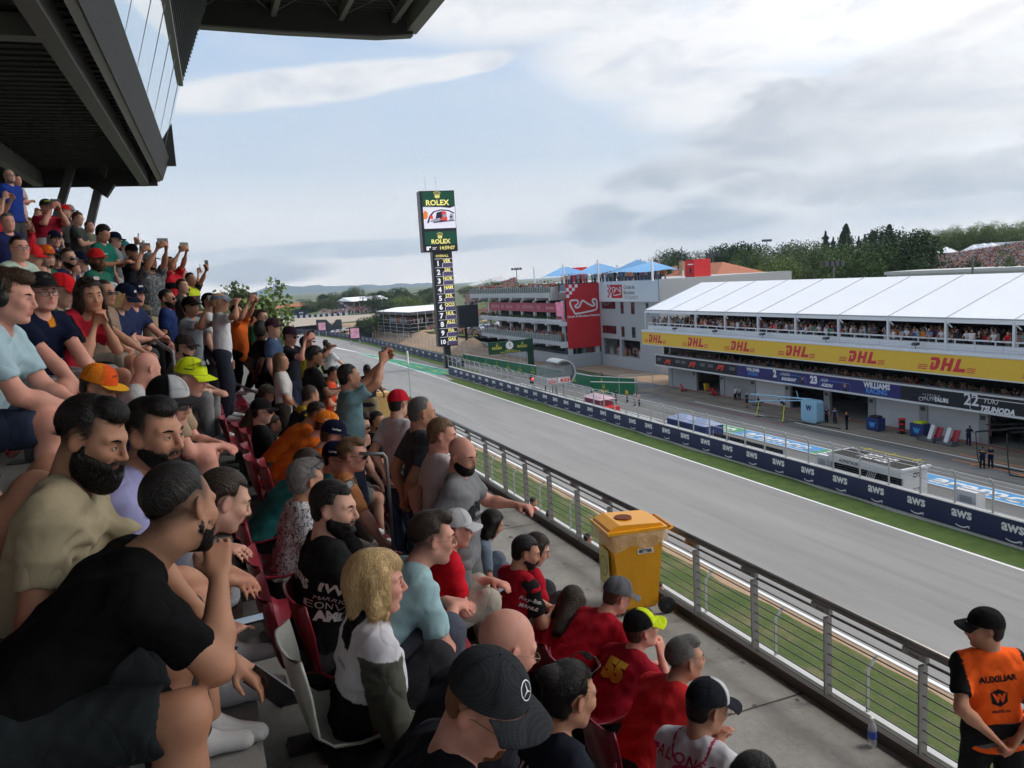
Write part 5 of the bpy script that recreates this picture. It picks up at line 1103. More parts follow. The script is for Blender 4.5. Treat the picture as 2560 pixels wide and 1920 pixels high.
def hand(F,W,d,sd,curl,s,torso,vx):
 """palm, thumb and four fingers; d is the pointing direction"""
 up=np.array([0,0,1.]);inn=np.array([0,-sd*1.,0]);n=np.cross(d,np.array([0,-sd,.35]));
 lat=np.cross(up,d);
 if np.linalg.norm(lat)<.35:lat=np.array([0,1.,0])
 lat/=np.linalg.norm(lat);pn=np.cross(d,lat);pn=-pn if pn[2]>0 else pn
 if abs(d[2])>.7:pn=inn-d*(inn@d);pn/=np.linalg.norm(pn);lat=np.cross(d,pn)
 th=lat if(lat@inn>0)or abs(lat@inn)<.3 and lat[0]>0 else-lat
 fr=max(.0088,vx*.95)*s;a=W+d*.018*s;b_=W+d*.085*s
 for q in(-.026,0,.026):F.cap(a+th*q*s*.7,b_+th*q*s,.017*s,.0145*s,k=.014)
 for i,(o,L)in enumerate(((.033,.070),(.011,.078),(-.011,.073),(-.032,.058))):
  p=b_+th*o*s;dd=d.copy();c=curl*(1+.15*math.sin(i*2.1+W[0]*30));
  for j,l in enumerate((.45,.31,.24)):
   an=c*(.75,1.0,.7)[j];dd=dd*math.cos(an)+pn*math.sin(an);dd/=np.linalg.norm(dd);q=p+dd*L*l*s;F.cap(p,q,fr*(1-.09*j),fr*(.93-.09*j),k=.004);p=q
 p=a+th*.026*s+pn*.006*s;dd=d*.62+th*.62+pn*.35;dd/=np.linalg.norm(dd);q=p+dd*.042*s;F.cap(p,q,.0135*s,max(.0105*s,fr),k=.012);dd=d*.9+th*.12+pn*.35*(.3+curl);dd/=np.linalg.norm(dd);F.cap(q,q+dd*.038*s,max(.0105*s,fr),fr*.88,k=.006)
def shoe_(r0,ft,flz,R,s,col,vx):
 F=Field(vx);b_=np.array([ft[0],ft[1],flz])
 P=lambda x,y,z:b_+R@np.array([x,y,z])*s
 F.cap(P(-.045,0,.05),P(.03,0,.055),.042*s,.045*s,k=.03);F.cap(P(.03,0,.05),P(.165,.0,.032),.042*s,.034*s,k=.03);F.cap(P(0,0,.05),P(-.005,0,.105),.042*s,.040*s,k=.02);F.cut(P(0,0,.004),(0,0,-1));V,Q=F.run()
 z=V[:,2]-flz;c=np.tile(np.array(col,float),(len(V),1));c[z<.022]=(.5,.5,.48)if sum(col)<.5 else(.62,.62,.6);mesh_from(V,Q,'shoe',clothm,r0,c)
def head_field(F,HC,HR,s,female,build=1.,smile_=False):
 s=s*1.0
 T=lambda x,y,z:HC+HR@np.array([x,y,z])*s;jw=.9 if female else 1.0;fat=1+(build-1)*.45
 F.ell(T(-.016,0,.034),np.array([.094,.077,.086])*s,HR,k=.02);F.ell(T(.030,0,-.018),np.array([.062,.063*fat,.082])*s,HR,k=.03)
 F.ell(T(.032,0,-.068),np.array([.052,.055*jw*fat,.042])*s,HR,k=.03);F.ell(T(.070,0,-.100),np.array([.021,.024*jw,.019])*s,HR,k=.025)
 for sd_ in(1,-1):
  F.cap(T(.0,sd_*.052*jw*fat,-.055),T(.052,sd_*.028*jw,-.098),.020*s,.016*s,k=.03)
  F.ell(T(.064,sd_*.042,-.022),np.array([.022,.022,.019])*s,HR,k=.025)
  F.cap(T(.088,sd_*.010,.026),T(.066,sd_*.052,.026),.0115*s,.009*s,k=.016)
  F.ell(T(.098,sd_*.031,.004),np.array([.017,.019,.013])*s,HR,k=.014,op='s')
  F.ell(T(.0755,sd_*.0315,.003),np.array([.0135,.0150,.0125])*s,HR,k=.006)
  F.ell(T(-.008,sd_*.081,-.006),np.array([.021,.0075,.033])*s,HR@rotm(-sd_*.45,-.15),k=.007);F.ell(T(.001,sd_*.088,-.003),np.array([.012,.0065,.020])*s,HR@rotm(-sd_*.45,-.15),k=.005,op='s')
  F.ell(T(.099,sd_*.0125,-.034),np.array([.0105,.0075,.0075])*s,HR,k=.008)
  if smile_:F.ell(T(.076,sd_*.036,-.045),np.array([.016,.014,.014])*s,HR,k=.018)
 F.cap(T(.087,0,.020),T(.112,0,-.024),.0078*s,.0098*s,k=.012);F.ell(T(.112,0,-.029),np.array([.0115,.0105,.010])*s,HR,k=.006);F.cap(T(.100,0,-.038),T(.096,0,-.046),.006*s,k=.012)
 w=1.25 if smile_ else 1.
 F.cap(T(.0935,-.010*w,-.0565),T(.0935,.010*w,-.0565),.0068*s,k=.008);F.cap(T(.084,-.022*w,-.060),T(.084,.022*w,-.060),.0045*s,k=.014);F.cap(T(.0915,-.011,-.0690),T(.0915,.011,-.0690),.0072*s,k=.008)
 F.cap(T(.101,-.018*w,-.0625),T(.101,.018*w,-.0625),.0022*s,k=.004,op='s');F.ell(T(.096,0,-.083),np.array([.010,.022,.006])*s,HR,k=.014,op='s')
def head_mesh(hv,HC,HR,s,sc_,beard,hair,hc,female,neck,build,smile_):
 F=Field(hv);head_field(F,HC,HR,s,female,build,smile_);neck(F,k_=.035);F.cut(HC+HR@np.array([0,0,-.15])*s,HR@np.array([.25,0,-1.]));V,Q=F.run()
 q=(V-HC)@HR/s;c=np.tile(np.array(sc_),(len(V),1));g=lambda p,r:np.exp(-(((q-np.array(p))/np.array(r))**2).sum(1))[:,None]
 lip=np.clip(g((.095,0,-.063),(.02,.021,.0085))*1.5,0,1);c=c*(1-lip*np.array([.08,.42,.36]))
 red_=g((.105,0,-.03),(.02,.02,.02))*.55+g((.08,.045,-.022),(.03,.025,.02))*.5+g((.08,-.045,-.022),(.03,.025,.02))*.5+g((0,.085,0),(.03,.014,.035))*.6+g((0,-.085,0),(.03,.014,.035))*.6+g((.085,0,.06),(.03,.05,.025))*.2
 c=c*(1-np.clip(red_,0,1)*np.array([.02,.20,.19]));eyeb=g((.085,.032,.003),(.02,.018,.010))+g((.085,-.032,.003),(.02,.018,.010));c=c*(1-eyeb*np.array([.14,.2,.18]))
 c=c*(1+.05*snoise(q*s,14,2,2)[:,None])
 H_=np.array(HAIR[hc]if isinstance(hc,str)else hc)
 if not female and beard!='none':
  st_=np.clip((-.035-q[:,2])/.03,0,1)*np.clip((q[:,0]+.01)/.03,0,1)*np.clip((q[:,2]+.128)/.02,0,1)*.22;c=c*(1-st_[:,None])+H_*st_[:,None]
 if hair in('fade','short','buzz','slick','quiff','crop'):
  st_=np.clip((q[:,2]+.035+.55*np.maximum(-q[:,0],0)-1.3*np.maximum(q[:,0]-.01,0))/.045,0,1)*np.clip((.055-q[:,0])/.04,0,1)*(1-np.exp(-((q[:,0]+.004)**2+(q[:,2]+.008)**2)/.0010)*(np.abs(q[:,1])>.066));w_=.8 if hair in('fade','slick','quiff','crop','buzz')else .55;c=c*(1-w_*st_[:,None])+H_*w_*st_[:,None]
 return V,Q,c
def hairmask(q,style,cap):
 """negative where hair grows (head coordinates)"""
 x,y,z=q;ay=np.abs(y)
 line=.068+.25*np.maximum(ay-.03,0)if style not in('receding',)else .092+.0*ay
 front=np.maximum(line-z,-(x-.02)*0-1)+0*x
 sidew=np.maximum(x-(.030-.35*np.maximum(-z,0)),-.045-z)
 backw=np.maximum(x+.025,-.085-z)
 m=np.minimum(np.minimum(front,np.maximum(sidew,x-.035)),backw)
 if style in('fade','slick','crop','quiff'):m=np.maximum(m,.016-.5*np.maximum(-x-.01,0)-z)
 ear=.030-np.sqrt((x+.002)**2+(z+.010)**2*.8);m=np.maximum(m,np.where(ay>.055,ear,-1))
 return m
def hair_mesh(r0,style,HC,HR,s,col,hv,cap,yaw,torso):
 F=Field(max(hv,.0038));T=lambda x,y,z:HC+HR@np.array([x,y,z])*s;t=dict(short=.008,buzz=.003,fade=.008,slick=.009,receding=.005,crop=.013,curly=.026,quiff=.015,long=.014,bob=.020,bun=.010,messy=.018,afro=.05,updo=.02).get(style,.012)
 if cap:t=min(t,.008)
 F.ell(T(-.018,0,.036),np.array([.094+t,.0775+t*.6,.087+t])*s,HR,k=.01);F.ell(T(-.03,0,-.03),np.array([.070+t*.6,.062+t*.6,.06])*s,HR,k=.02)
 if style in('quiff','crop','slick')and not cap:F.ell(T(.045,0,.105),np.array([.045,.05,.022+t*.4])*s,HR@rotm(0,.5),k=.03)
 if style=='messy'and not cap:F.ell(T(.04,0,.10),np.array([.05,.06,.035])*s,HR,k=.03)
 hs=s
 def mask(D,ax):
  X_,Y_,Z_=np.meshgrid(*ax,indexing='ij');P=(np.stack([X_,Y_,Z_],-1)-HC.astype(np.float32))@HR.astype(np.float32)/s;q=(P[...,0],P[...,1],P[...,2])
  m=hairmask(q,style,cap)*s;
  if cap:m=np.maximum(m,(q[2]-.055)*s)
  st_=np.zeros_like(D)
  if style in('short','slick','quiff','crop','bob','long','bun','receding','fade','messy'):
   st_=.0003*np.sin(q[1]*420+6*np.sin(q[0]*25)+4*np.sin(q[2]*31))+.0002*np.sin(q[1]*700+9*np.sin(q[0]*17+1)+5*np.sin(q[2]*40))
   if style=='messy':st_=st_*2.2+.003*np.sin(q[0]*90+q[1]*60+4*np.sin(q[2]*60))
  if style in('curly','afro'):st_=.004*np.sin(q[0]*110+2*np.sin(q[2]*90))*np.sin(q[1]*120+2*np.sin(q[0]*70))*np.sin(q[2]*100+1)
  D2=D+st_*s;ed=np.clip(-m/(.045 if style in('fade','slick','crop','quiff')else .02),0,1)**.7;thin=(1-ed)*(t+.004)*s
  return np.maximum(D2+thin,m)
 F.fn(mask)
 if style in('long','bob','updo','bun','curlylong'):
  if style=='bun':F.ell(T(-.10,0,.075),np.array([.045,.042,.04])*s,HR,k=.015)
  if style=='updo':F.ell(T(-.10,0,.02),np.array([.05,.06,.06])*s,HR,k=.02)
  if style=='bob':
   for sd_ in(1,-1):F.cap(T(-.02,sd_*.078,.03),T(-.02,sd_*.078,-.085),.034*s,.030*s,k=.03);F.cap(T(.02,sd_*.070,.06),T(.03,sd_*.080,-.05),.026*s,.018*s,k=.03);F.cap(T(-.02,sd_*.08,-.05),T(.03,sd_*.072,-.100),.026*s,.014*s,k=.02)
   F.cap(T(-.07,0,.0),T(-.065,0,-.10),.062*s,.05*s,k=.03);F.ell(T(.055,.02,.085),np.array([.05,.055,.03])*s,HR@rotm(0,.6),k=.03)
  if style in('long','curlylong'):
   for sd_ in(1,-1):F.cap(T(-.02,sd_*.075,.03),T(-.03,sd_*.085,-.10),.032*s,.034*s,k=.03);F.cap(T(-.03,sd_*.085,-.10),T(.0,sd_*.10,-.27),.034*s,.030*s,k=.03);F.cap(T(.03,sd_*.066,.06),T(.035,sd_*.082,-.09),.02*s,.018*s,k=.03)
   F.cap(T(-.06,0,.0),T(-.10,0,-.25),.065*s,.055*s,k=.03)
  F.fn(lambda D,ax:D+(.0006*np.sin(ax[1][None,:,None]*330+7*np.sin(ax[0][:,None,None]*28)+3*np.sin(ax[2][None,None,:]*22))).astype(np.float32)+(.0005*np.sin(ax[0][:,None,None]*380+7*np.sin(ax[2][None,None,:]*21))).astype(np.float32))
 V,Q=F.run()
 if len(V)==0:return
 q=(V-HC)@HR/s;n_=np.sin(q[:,1]*500+6*np.sin(q[:,0]*25)+4*np.sin(q[:,2]*31))[:,None];c=np.array(col)*(1+.10*n_+.08*snoise(q,10,4,2)[:,None])
 if col[0]>.3:c=c*(1-.6*np.exp(-((q[:,1]-.02)/.010)**2)*(q[:,2]>.09))[:,None]
 ho=mesh_from(V,Q,'hair',hairm,r0,np.clip(c,.004,1))
 if np.linalg.norm(np.array(r0.location))<9 and not(cap and style in('short','buzz','fade')):strands(ho,V,Q,q,HC,HR,s,style,col,cap)
def strands(parent,V,Q,q,HC,HR,s,style,col,cap):
 d_=np.linalg.norm(np.array(parent.parent.location));N=int(np.clip(24000/d_,1200,9000));r=np.random.default_rng(len(V));ids=r.integers(0,len(V),N)
 e1=V[Q[:,1]]-V[Q[:,0]];e2=V[Q[:,3]]-V[Q[:,0]];fn_=np.cross(e1,e2);vn=np.zeros_like(V);
 for k in range(4):np.add.at(vn,Q[:,k],fn_)
 vn/=np.linalg.norm(vn,axis=1)[:,None]+1e-12;P=V[ids];n_=vn[ids];ql=q[ids]
 if style in('bob','long','updo','curlylong'):f=np.stack([-.15-0*ql[:,0],.2*ql[:,1]/.08,-1+0*ql[:,0]],1)
 elif style in('curly','afro','messy'):f=r.normal(size=(N,3))
 elif style in('slick','quiff','bun'):f=np.stack([-1+0*ql[:,0],.1*ql[:,1],-.25+0*ql[:,0]],1)
 else:f=np.stack([np.where(ql[:,0]>-.03,.55,-.5),2*ql[:,1]*3,-.7+0*ql[:,0]],1)
 f=(f+r.normal(size=(N,3))*(.22 if style!='slick'else .1))@HR.T;f-=n_*(f*n_).sum(1)[:,None];f/=np.linalg.norm(f,axis=1)[:,None]+1e-9
 L=(dict(bob=.045,long=.06,slick=.035,curly=.02,afro=.02,messy=.03,buzz=.006,fade=.016,bun=.04).get(style,.022))*s*r.uniform(.6,1.3,N);w=np.cross(f,n_)*(.0003+.00022*d_)*s;lift=(.5 if style in('messy','curly','afro')else .14)
 vs=[];qs=[];K=4
 for k in range(K):
  t=k/(K-1);c_=P-n_*.002+f*(L*t)[:,None]+n_*(L*(lift*t-1.1*t*t*(.5 if style not in('curly','afro')else 0)))[:,None]*.6+n_*.002;ww=w*(1-.7*t);vs+=[c_-ww,c_+ww]
 VV=np.stack(vs,1).reshape(-1,3);b_=np.arange(N)[:,None]*(2*K);QQ=np.concatenate([b_+np.array([2*k,2*k+1,2*k+3,2*k+2])for k in range(K-1)]);cc=np.repeat(np.array(col)[None]*r.uniform(.6,1.7,(N,1)),2*K,0)
 mesh_from(VV,QQ,'strands',hairm,parent,np.clip(cc,.003,1),smooth=False)
def beard_mesh(r0,style,HC,HR,s,col,hv):
 if style in('none','stubble')and style=='none':return
 t=dict(full=.016,short=.006,stubble=.0028,moustache=.004,goatee=.006,big=.026).get(style,.006);F=Field(max(hv,.0036));T=lambda x,y,z:HC+HR@np.array([x,y,z])*s
 F.ell(T(.032,0,-.068),np.array([.052+t,.055+t,.044+t])*s,HR,k=.02);F.ell(T(.070,0,-.100),np.array([.021+t,.026+t,.019+t])*s,HR,k=.02);F.ell(T(.030,0,-.018),np.array([.062+t*.55,.0635+t*.5,.082])*s,HR,k=.02)
 for sd_ in(1,-1):F.cap(T(.0,sd_*.052,-.055),T(.052,sd_*.03,-.098),(.020+t*.9)*s,(.018+t)*s,k=.02)
 if style=='big':F.ell(T(.075,0,-.125),np.array([.038,.045,.035])*s,HR,k=.03)
 F.cap(T(.092,-.022,-.055),T(.094,0,-.047),(.006+t*.25)*s,k=.01);F.cap(T(.092,.022,-.055),T(.094,0,-.047),(.006+t*.25)*s,k=.01)
 def mask(D,ax):
  X_,Y_,Z_=np.meshgrid(*ax,indexing='ij');P=(np.stack([X_,Y_,Z_],-1)-HC.astype(np.float32))@HR.astype(np.float32)/s;x,y,z=P[...,0],P[...,1],P[...,2];ay=np.abs(y)
  cheek=z-(-.050+.55*np.maximum(ay-.030,0)*1.0+.0*x);side_=np.maximum(x*-1+(-.004),z-.0);jaw=np.maximum(cheek,-(x+.012));sb=np.maximum(np.maximum(np.abs(x-.012)-.013,z-.005),.05-ay)
  m=np.minimum(jaw,sb)
  mo=np.maximum(np.maximum(ay-.030,np.abs(z+.0485)-.0075),.07-x);m=np.minimum(m,mo)if style not in()else m
  lipc=.0095-np.sqrt((np.maximum(ay-.014,0))**2+(z+.0635)**2);m=np.maximum(m,np.where(x>.07,lipc,-1))
  if style=='goatee':m=np.maximum(m,ay-.034)
  if style=='moustache':m=mo
  n_=.0014*np.sin(x*600+3*np.sin(z*200))*np.sin(y*640)*np.sin(z*580)
  ed=np.clip(-m/.010,0,1);return np.maximum(D+n_*s*1.2+(1-ed)*t*.8*s,m*s)
 F.fn(mask);V,Q=F.run()
 if len(V):
  q=(V-HC)@HR/s
  bo=mesh_from(V,Q,'beard',beardm,r0,np.clip(np.array(col)*(1+.4*snoise(q,60,4,2)[:,None]),.003,1))
  if np.linalg.norm(np.array(r0.location))<7 and style!='stubble':strands(bo,V,Q,q,HC,HR,s,'fade',col,False)
def eyes(r0,ht,HR,s,brow,shades,hp):
 bc_=np.array(HAIR[brow]if isinstance(brow,str)else brow)*.9
 if not shades or(isinstance(shades,dict)and(shades.get('clear')or shades.get('up'))):
  for sd_ in(1,-1):
   V=[];Fc=[];Cc=[]
   def lay(ry,rz_,off,col,cy=0.,cz=0.,n=14,lens_=True):
    b_=len(V);V.append(ht((.0755+.0142+off,sd_*.0315+cy,.003+cz)));Cc.append(col)
    for i in range(n):
     a=2*math.pi*i/n;y,z=ry*math.cos(a),rz_*math.sin(a)*(1-.25*abs(math.cos(a))**2 if lens_ else 1);yy,zz=y+cy,z+cz;x=.0142*math.sqrt(max(0,1-(yy/.0160)**2-(zz/.0148)**2))if abs(yy)<.0155 else .002
     V.append(ht((.0755+x+off,sd_*.0315+yy,.003+zz)));Cc.append(col)
    for i in range(n):Fc.append((b_,b_+1+i,b_+1+(i+1)%n))
   lay(.0118,.0046,.0012,(.50,.46,.43));lay(.0046,.0044,.0020,(.05,.03,.02),lens_=False);lay(.0124,.0014,.0024,(.02,.012,.010),cz=.0042)
   me=bpy.data.meshes.new('eye');me.from_pydata([tuple(v)for v in V],[],Fc);a_=me.color_attributes.new('Col','FLOAT_COLOR','POINT');a_.data.foreach_set('color',np.array([list(c)+[1]for c in Cc],np.float32).ravel());link('eye',me,r0,[eyem])
 if brow!='none':
  for sd_ in(1,-1):
   F=Field(.0034*max(1,s));F.cap(ht((.0935,sd_*.016,.0235)),ht((.0905,sd_*.034,.0285)),.0042*s,.0042*s,k=.002);F.cap(ht((.0905,sd_*.034,.0285)),ht((.076,sd_*.050,.0235)),.0042*s,.0028*s,k=.002);V,Q=F.run()
   if len(V):mesh_from(V,Q,'eyebrow',beardm,r0,np.tile(bc_+.004,(len(V),1)))
def cap_mesh(r0,ht,HR,s,col=(.02,.02,.02),mat=None,front=None,brim=None,under=None,text=None,tcol=(.8,.8,.8),tsize=.03,star=None,flat=False,back=False,tilt=0.,visor=False,bucket=False,text2=None,logo=None,dome=1.):
 n,m_=36,10;V=[];Fc=[];Cc=[];R_=rotm(math.pi if back else 0,rad(-6+tilt));o=np.array([-.010,0,.038]);tt=lambda p:ht(o+R_@np.array(p));t=.014
 rx,ry,rz_=.101+t*.6,.084+t*.6,(.092+t*.9)*dome
 def sp(a,e,g=0.):
  q=math.cos(e)**(.72 if flat else .85);return(math.cos(a)*(rx+g)*q,math.sin(a)*(ry+g)*q,(rz_+g)*math.sin(e)*(1.0))
 jn=0 if not visor else 0
 for j in range(m_+1):
  e=math.pi/2*j/m_*(.995 if not visor else .28)
  for i in range(n):
   a=2*math.pi*i/n;w_=1-.010*abs(math.sin(a*3))*0;p=sp(a,e);V.append(tt(p));c=col
   if front and abs(math.atan2(math.sin(a),math.cos(a)))<.98 and e<1.45:c=front
   if abs(math.sin(a*3))<.06 and j>1:c=tuple(x*.62 for x in c)
   Cc.append(c)
 for j in range(m_):
  for i in range(n):a_=j*n+i;b_=j*n+(i+1)%n;Fc.append((a_,b_,b_+n,a_+n))
 def mk(V,Fc,Cc,nm,parent):
  me=bpy.data.meshes.new(nm);me.from_pydata([tuple(v)for v in V],[],Fc);a_=me.color_attributes.new('Col','FLOAT_COLOR','POINT');a_.data.foreach_set('color',np.array([list(c)+[1]for c in Cc],np.float32).ravel());return link(nm,me,parent,[mat or clothm],True)
 co=mk(V,Fc,Cc,'cap',r0);tree_=BVHTree.FromPolygons([tuple(v)for v in V],Fc)
 if not visor:Fb=Field(.006);Fb.ell(tt((0,0,rz_+.002)),(.007*s,.007*s,.005*s));v_,q_=Fb.run();mesh_from(v_,q_,'button',clothm,co,np.tile(np.array(brim or col),(len(v_),1)))
 V=[];Fc=[];Cc=[];nu,nv=18,7;bl=.072 if not bucket else .05;bc_=brim or col
 for lay in(0,1):
  for j in range(nv+1):
   r=j/nv
   for i in range(nu+1):
    a=(-.5+i/nu)*(2.15 if not bucket else 6.28);ex=bl*r*(math.cos(a*.72)**.6 if abs(a*.72)<1.57 and not bucket else 1 if bucket else 0);p=sp(a,.02,.001);dr_=np.array([math.cos(a*.35 if not bucket else a),math.sin(a*.35 if not bucket else a),0])
    q=np.array(p)+dr_*ex+np.array([0,0,-.005-(.000 if flat else .16)*((p[1]+dr_[1]*ex)**2)*12*r*r*.9-(.10 if flat else .22)*ex-(.25*ex if bucket else 0)-lay*.0035]);V.append(tt(q));Cc.append(bc_ if lay==0 else(under or tuple(x*.8 for x in bc_)))
 N=(nv+1)*(nu+1)
 for lay in(0,1):
  for j in range(nv):
   for i in range(nu):a_=lay*N+j*(nu+1)+i;q=(a_,a_+nu+1,a_+nu+2,a_+1);Fc.append(q if lay==0 else q[::-1])
 for i in range(nu):a_=nv*(nu+1)+i;Fc.append((a_,a_+N,a_+N+1,a_+1))
 br=mk(V,Fc,Cc,'brim',co);tb=BVHTree.FromPolygons([tuple(v)for v in V],Fc)
 def put_(vf,cen,u,v,size,colr,tr=None,off=.0018,nm='lettering'):
  tr=tr or tree_;cen,u,v=tt(cen),(HR@R_@np.array(u,float)),(HR@R_@np.array(v,float));nn=np.cross(u,v);v2,f2=dense(vf,.25);P=[]
  for p in v2:
   w=cen+u*p[0]*size*s+v*p[1]*size*s;h_=tr.ray_cast(Vector(w+nn*.2),Vector(-nn));P.append(tuple((np.array(h_[0])+np.array(h_[1])*(off if np.dot(np.array(h_[1]),nn)>0 else-off)))if h_[0]is not None else tuple(w+nn*off))
  me=bpy.data.meshes.new(nm);me.from_pydata(P,[],f2);a_=me.color_attributes.new('Col','FLOAT_COLOR','POINT');a_.data.foreach_set('color',np.tile(np.array(list(colr)+[1],np.float32),len(P)));link(nm,me,co,[clothm])
 fz=.058*dome
 if star:put_(star3(),(.07,0,fz-.004),(0,1,0),(-.15,0,1),.021,star,nm='emblem')
 if logo:put_(logo[0],(.07,0,fz-.002),(0,1,0),(-.15,0,1),logo[1],logo[2],nm='emblem')
 if text:put_(TX(text,.05),(.07,0,fz-.012),(0,1,0),(-.15,0,1),tsize,tcol)
 if text2:
  for sd_ in(1,-1):put_(TX(text2[0],.04),(.02,sd_*.07,.028),(-sd_,0,0),(0,-.1*sd_,1),text2[1],text2[2])
 if isinstance(under,dict):pass
 return put_,tb,br
def dense(vf,L):
 """cut long edges of a flat shape so that it can follow a curved surface"""
 import bmesh
 b=bmesh.new();vs=[b.verts.new((p[0],p[1],0))for p in vf[0]]
 for f in vf[1]:
  try:b.faces.new([vs[i]for i in f])
  except ValueError:pass
 bmesh.ops.triangulate(b,faces=b.faces[:])
 for _ in range(3):
  e=[x for x in b.edges if x.calc_length()>L]
  if not e:break
  bmesh.ops.subdivide_edges(b,edges=e,cuts=1);bmesh.ops.triangulate(b,faces=[f for f in b.faces if len(f.verts)>3])
 b.verts.index_update();out=([(v.co.x,v.co.y)for v in b.verts],[tuple(v.index for v in f.verts)for f in b.faces]);b.free();return out
def glasses(r0,ht,s,HR,clear=False,up=False,col=(.01,.01,.01),wide=1.,thin=False):
 dz,dx,pt=(.078,-.012,-.55)if up else(0,0,0);fr=MB();R_=rotm(0,pt);P=lambda x,y,z:ht(np.array([dx,0,dz])+R_@np.array([x,y,z]));L_=[]
 w,h_=.027*wide,(.0175 if not thin else .014)
 for sd_ in(1,-1):
  c=(.1035,sd_*.034,-.001);ring=[]
  for i in range(16):
   a=2*math.pi*i/16;ca,sa=math.cos(a),math.sin(a);q=(abs(ca)**3+abs(sa)**3)**(-1/3);y,z=ca*q*w*.92,sa*q*h_*(1 if sa<0 else .85)-(.0);ring.append(P(c[0]-abs(y+sd_*.034)*.0-((abs(c[1]+y)-.03)*.22),c[1]+y,c[2]+z-.002*sd_*0))
  L_.append(ring);fr.tube(ring+[ring[0]],.0021 if not thin else .0012,5,cap=False)
  hx=P(.098,sd_*.058,.004);fr.tube([P(.099,sd_*.060,.005),P(.085,sd_*.070,.006),P(.01,sd_*.080,.006),P(-.012,sd_*.081,-.008)],.0022 if not thin else .0013,5)
 fr.tube([P(.106,.010,.004),P(.109,0,.006),P(.106,-.010,.004)],.002,5)
 m=M('frame_'+('thin'if thin else 'black'),(.03,.025,.02)if not thin else(.25,.2,.12),.35,.6 if thin else 0)
 g=fr.build('sunglasses'if not clear else 'glasses',m,r0,smooth=True)
 for ring in L_:b=MB();b.add(ring,[tuple(range(len(ring)))]);b.build('lens',lensc if clear else lensm,g)
def phone(I,A,par=None):
 sd_=[s_ for s_,a in((1,A[0]),(-1,A[1]))if isinstance(a,str)and a.startswith('phone')]
 ps=[I['WR'][k]+I['HD'][k][0]*.115 for k in sd_];c=np.mean(ps,0);R_=I['HR'];ax=R_@np.array([1.,0,0])
 a=A[0]if isinstance(A[0],str)and A[0].startswith('phone')else A[1]
 if a=='phone_low':n=I['HC']-c;n/=np.linalg.norm(n);lat=np.array([0,1.,0]);wv=np.cross(n,lat);big,sm=(.075,.037)if len(sd_)==2 and False else(.037,.075);u,v=lat*.037,wv*.075
 else:
  n=ax;c=c+R_@np.array([.02,0,.01]);u,v=R_@np.array([0,1.,0]),R_@np.array([0,0,1.]);
  if len(sd_)==2:u,v=u*.078,v*.038
  else:u,v=u*.037,v*.075
 ph=empty('phone',tuple(I['rw']+I['Rw']@c),label=I['root']['label'][:0]+'smartphone held up by the '+I['root']['label'].split(' sitting')[0].split(' standing')[0].replace('person ','person ')[:70]if len(I['root']['label'].split())<40 else '',cat='phone');W_=I['Rw']
 ph['label']=' '.join(('phone held by '+I['root']['label']).split()[:15])
 b=MB();b.obox((0,0,0),W_@u,W_@v,W_@(n/np.linalg.norm(n)*.004));b.build('case',phonem,ph)
 nn=n/np.linalg.norm(n)*(.0046 if a=='phone_low'else-.0046);b=MB();b.quad(W_@(nn-u*.92-v*.94),W_@(nn+u*.92-v*.94),W_@(nn+u*.92+v*.94),W_@(nn-u*.92+v*.94));b.build('screen',lit,ph)
def decal(I,vf,target,cen,nrm,up,size,colr,off=.004,dens=.35,nm='lettering'):
 """print a flat shape on a part; cen / nrm / up are in straight-torso coordinates unless target is a limb"""
 to=I['torso'];c=to(cen);n=to(np.array(cen)+np.array(nrm)*.1)-c;n/=np.linalg.norm(n);u_=to(np.array(cen)+np.array(up)*.1)-c;u_-=n*(u_@n);u_/=np.linalg.norm(u_);r_=np.cross(u_,n)
 me=I[target].data;tr=I.setdefault('bvh_'+target,None)
 if tr is None:tr=I['bvh_'+target]=BVHTree.FromPolygons([v.co for v in me.vertices],[tuple(p.vertices)for p in me.polygons])
 v2,f2=dense(vf,dens);P=[]
 for p in v2:
  w=c+r_*p[0]*size+u_*p[1]*size;h_=tr.ray_cast(Vector(w+n*.35),Vector(-n));P.append(tuple(np.array(h_[0])+np.array(h_[1])*off)if h_[0]is not None else tuple(w))
 m2=bpy.data.meshes.new(nm);m2.from_pydata(P,[],f2);a_=m2.color_attributes.new('Col','FLOAT_COLOR','POINT');a_.data.foreach_set('color',np.tile(np.array(list(colr)+[1],np.float32),len(P)));link(nm,m2,I[target]if target=='shirt'else I['root'],[clothm],True)
def cA(x,y):return dict(px=x*.2893,py=380+y*.2893)
def cB(x,y):return dict(px=x*.2893,py=760+y*.2893)
def cC(x,y):return dict(px=x*.4701,py=1140+y*.4701)
def cD(x,y):return dict(px=580+x*.3165,py=760+y*.3165)
def cE(x,y):return dict(px=600+x*.4943,py=1100+y*.4943)
def cF(x,y):return dict(px=1100+x*.434,py=1200+y*.434)
def cG(x,y):return dict(px=x*.1808,py=440+y*.1808)
def cH(x,y):return dict(px=300+x*.1808,py=600+y*.1808)
def cI(x,y):return dict(px=700+x*.1356,py=800+y*.1356)
BLK=(.006,.006,.007);NVY=(.007,.010,.028);RED=(.42,.012,.02);WHT=(.62,.62,.64);GRY=(.22,.225,.235);ORG=(.62,.13,.012);KHA=(.30,.24,.15);W_=(.70,.70,.72)
def stripes(spec):
 def f(c,q,arm,V):
  c=c.copy()
  for z0,z1,col in spec:c[(q[:,2]>z0)&(q[:,2]<z1)&(arm>.075)]=col
  return c
 return f
def sleeves(col,extra=None):
 def f(c,q,arm,V):
  c=c.copy();c[(arm<.075)&(np.abs(q[:,1])>.15)]=col
  if extra:c=extra(c,q,arm,V)
  return c
 return f
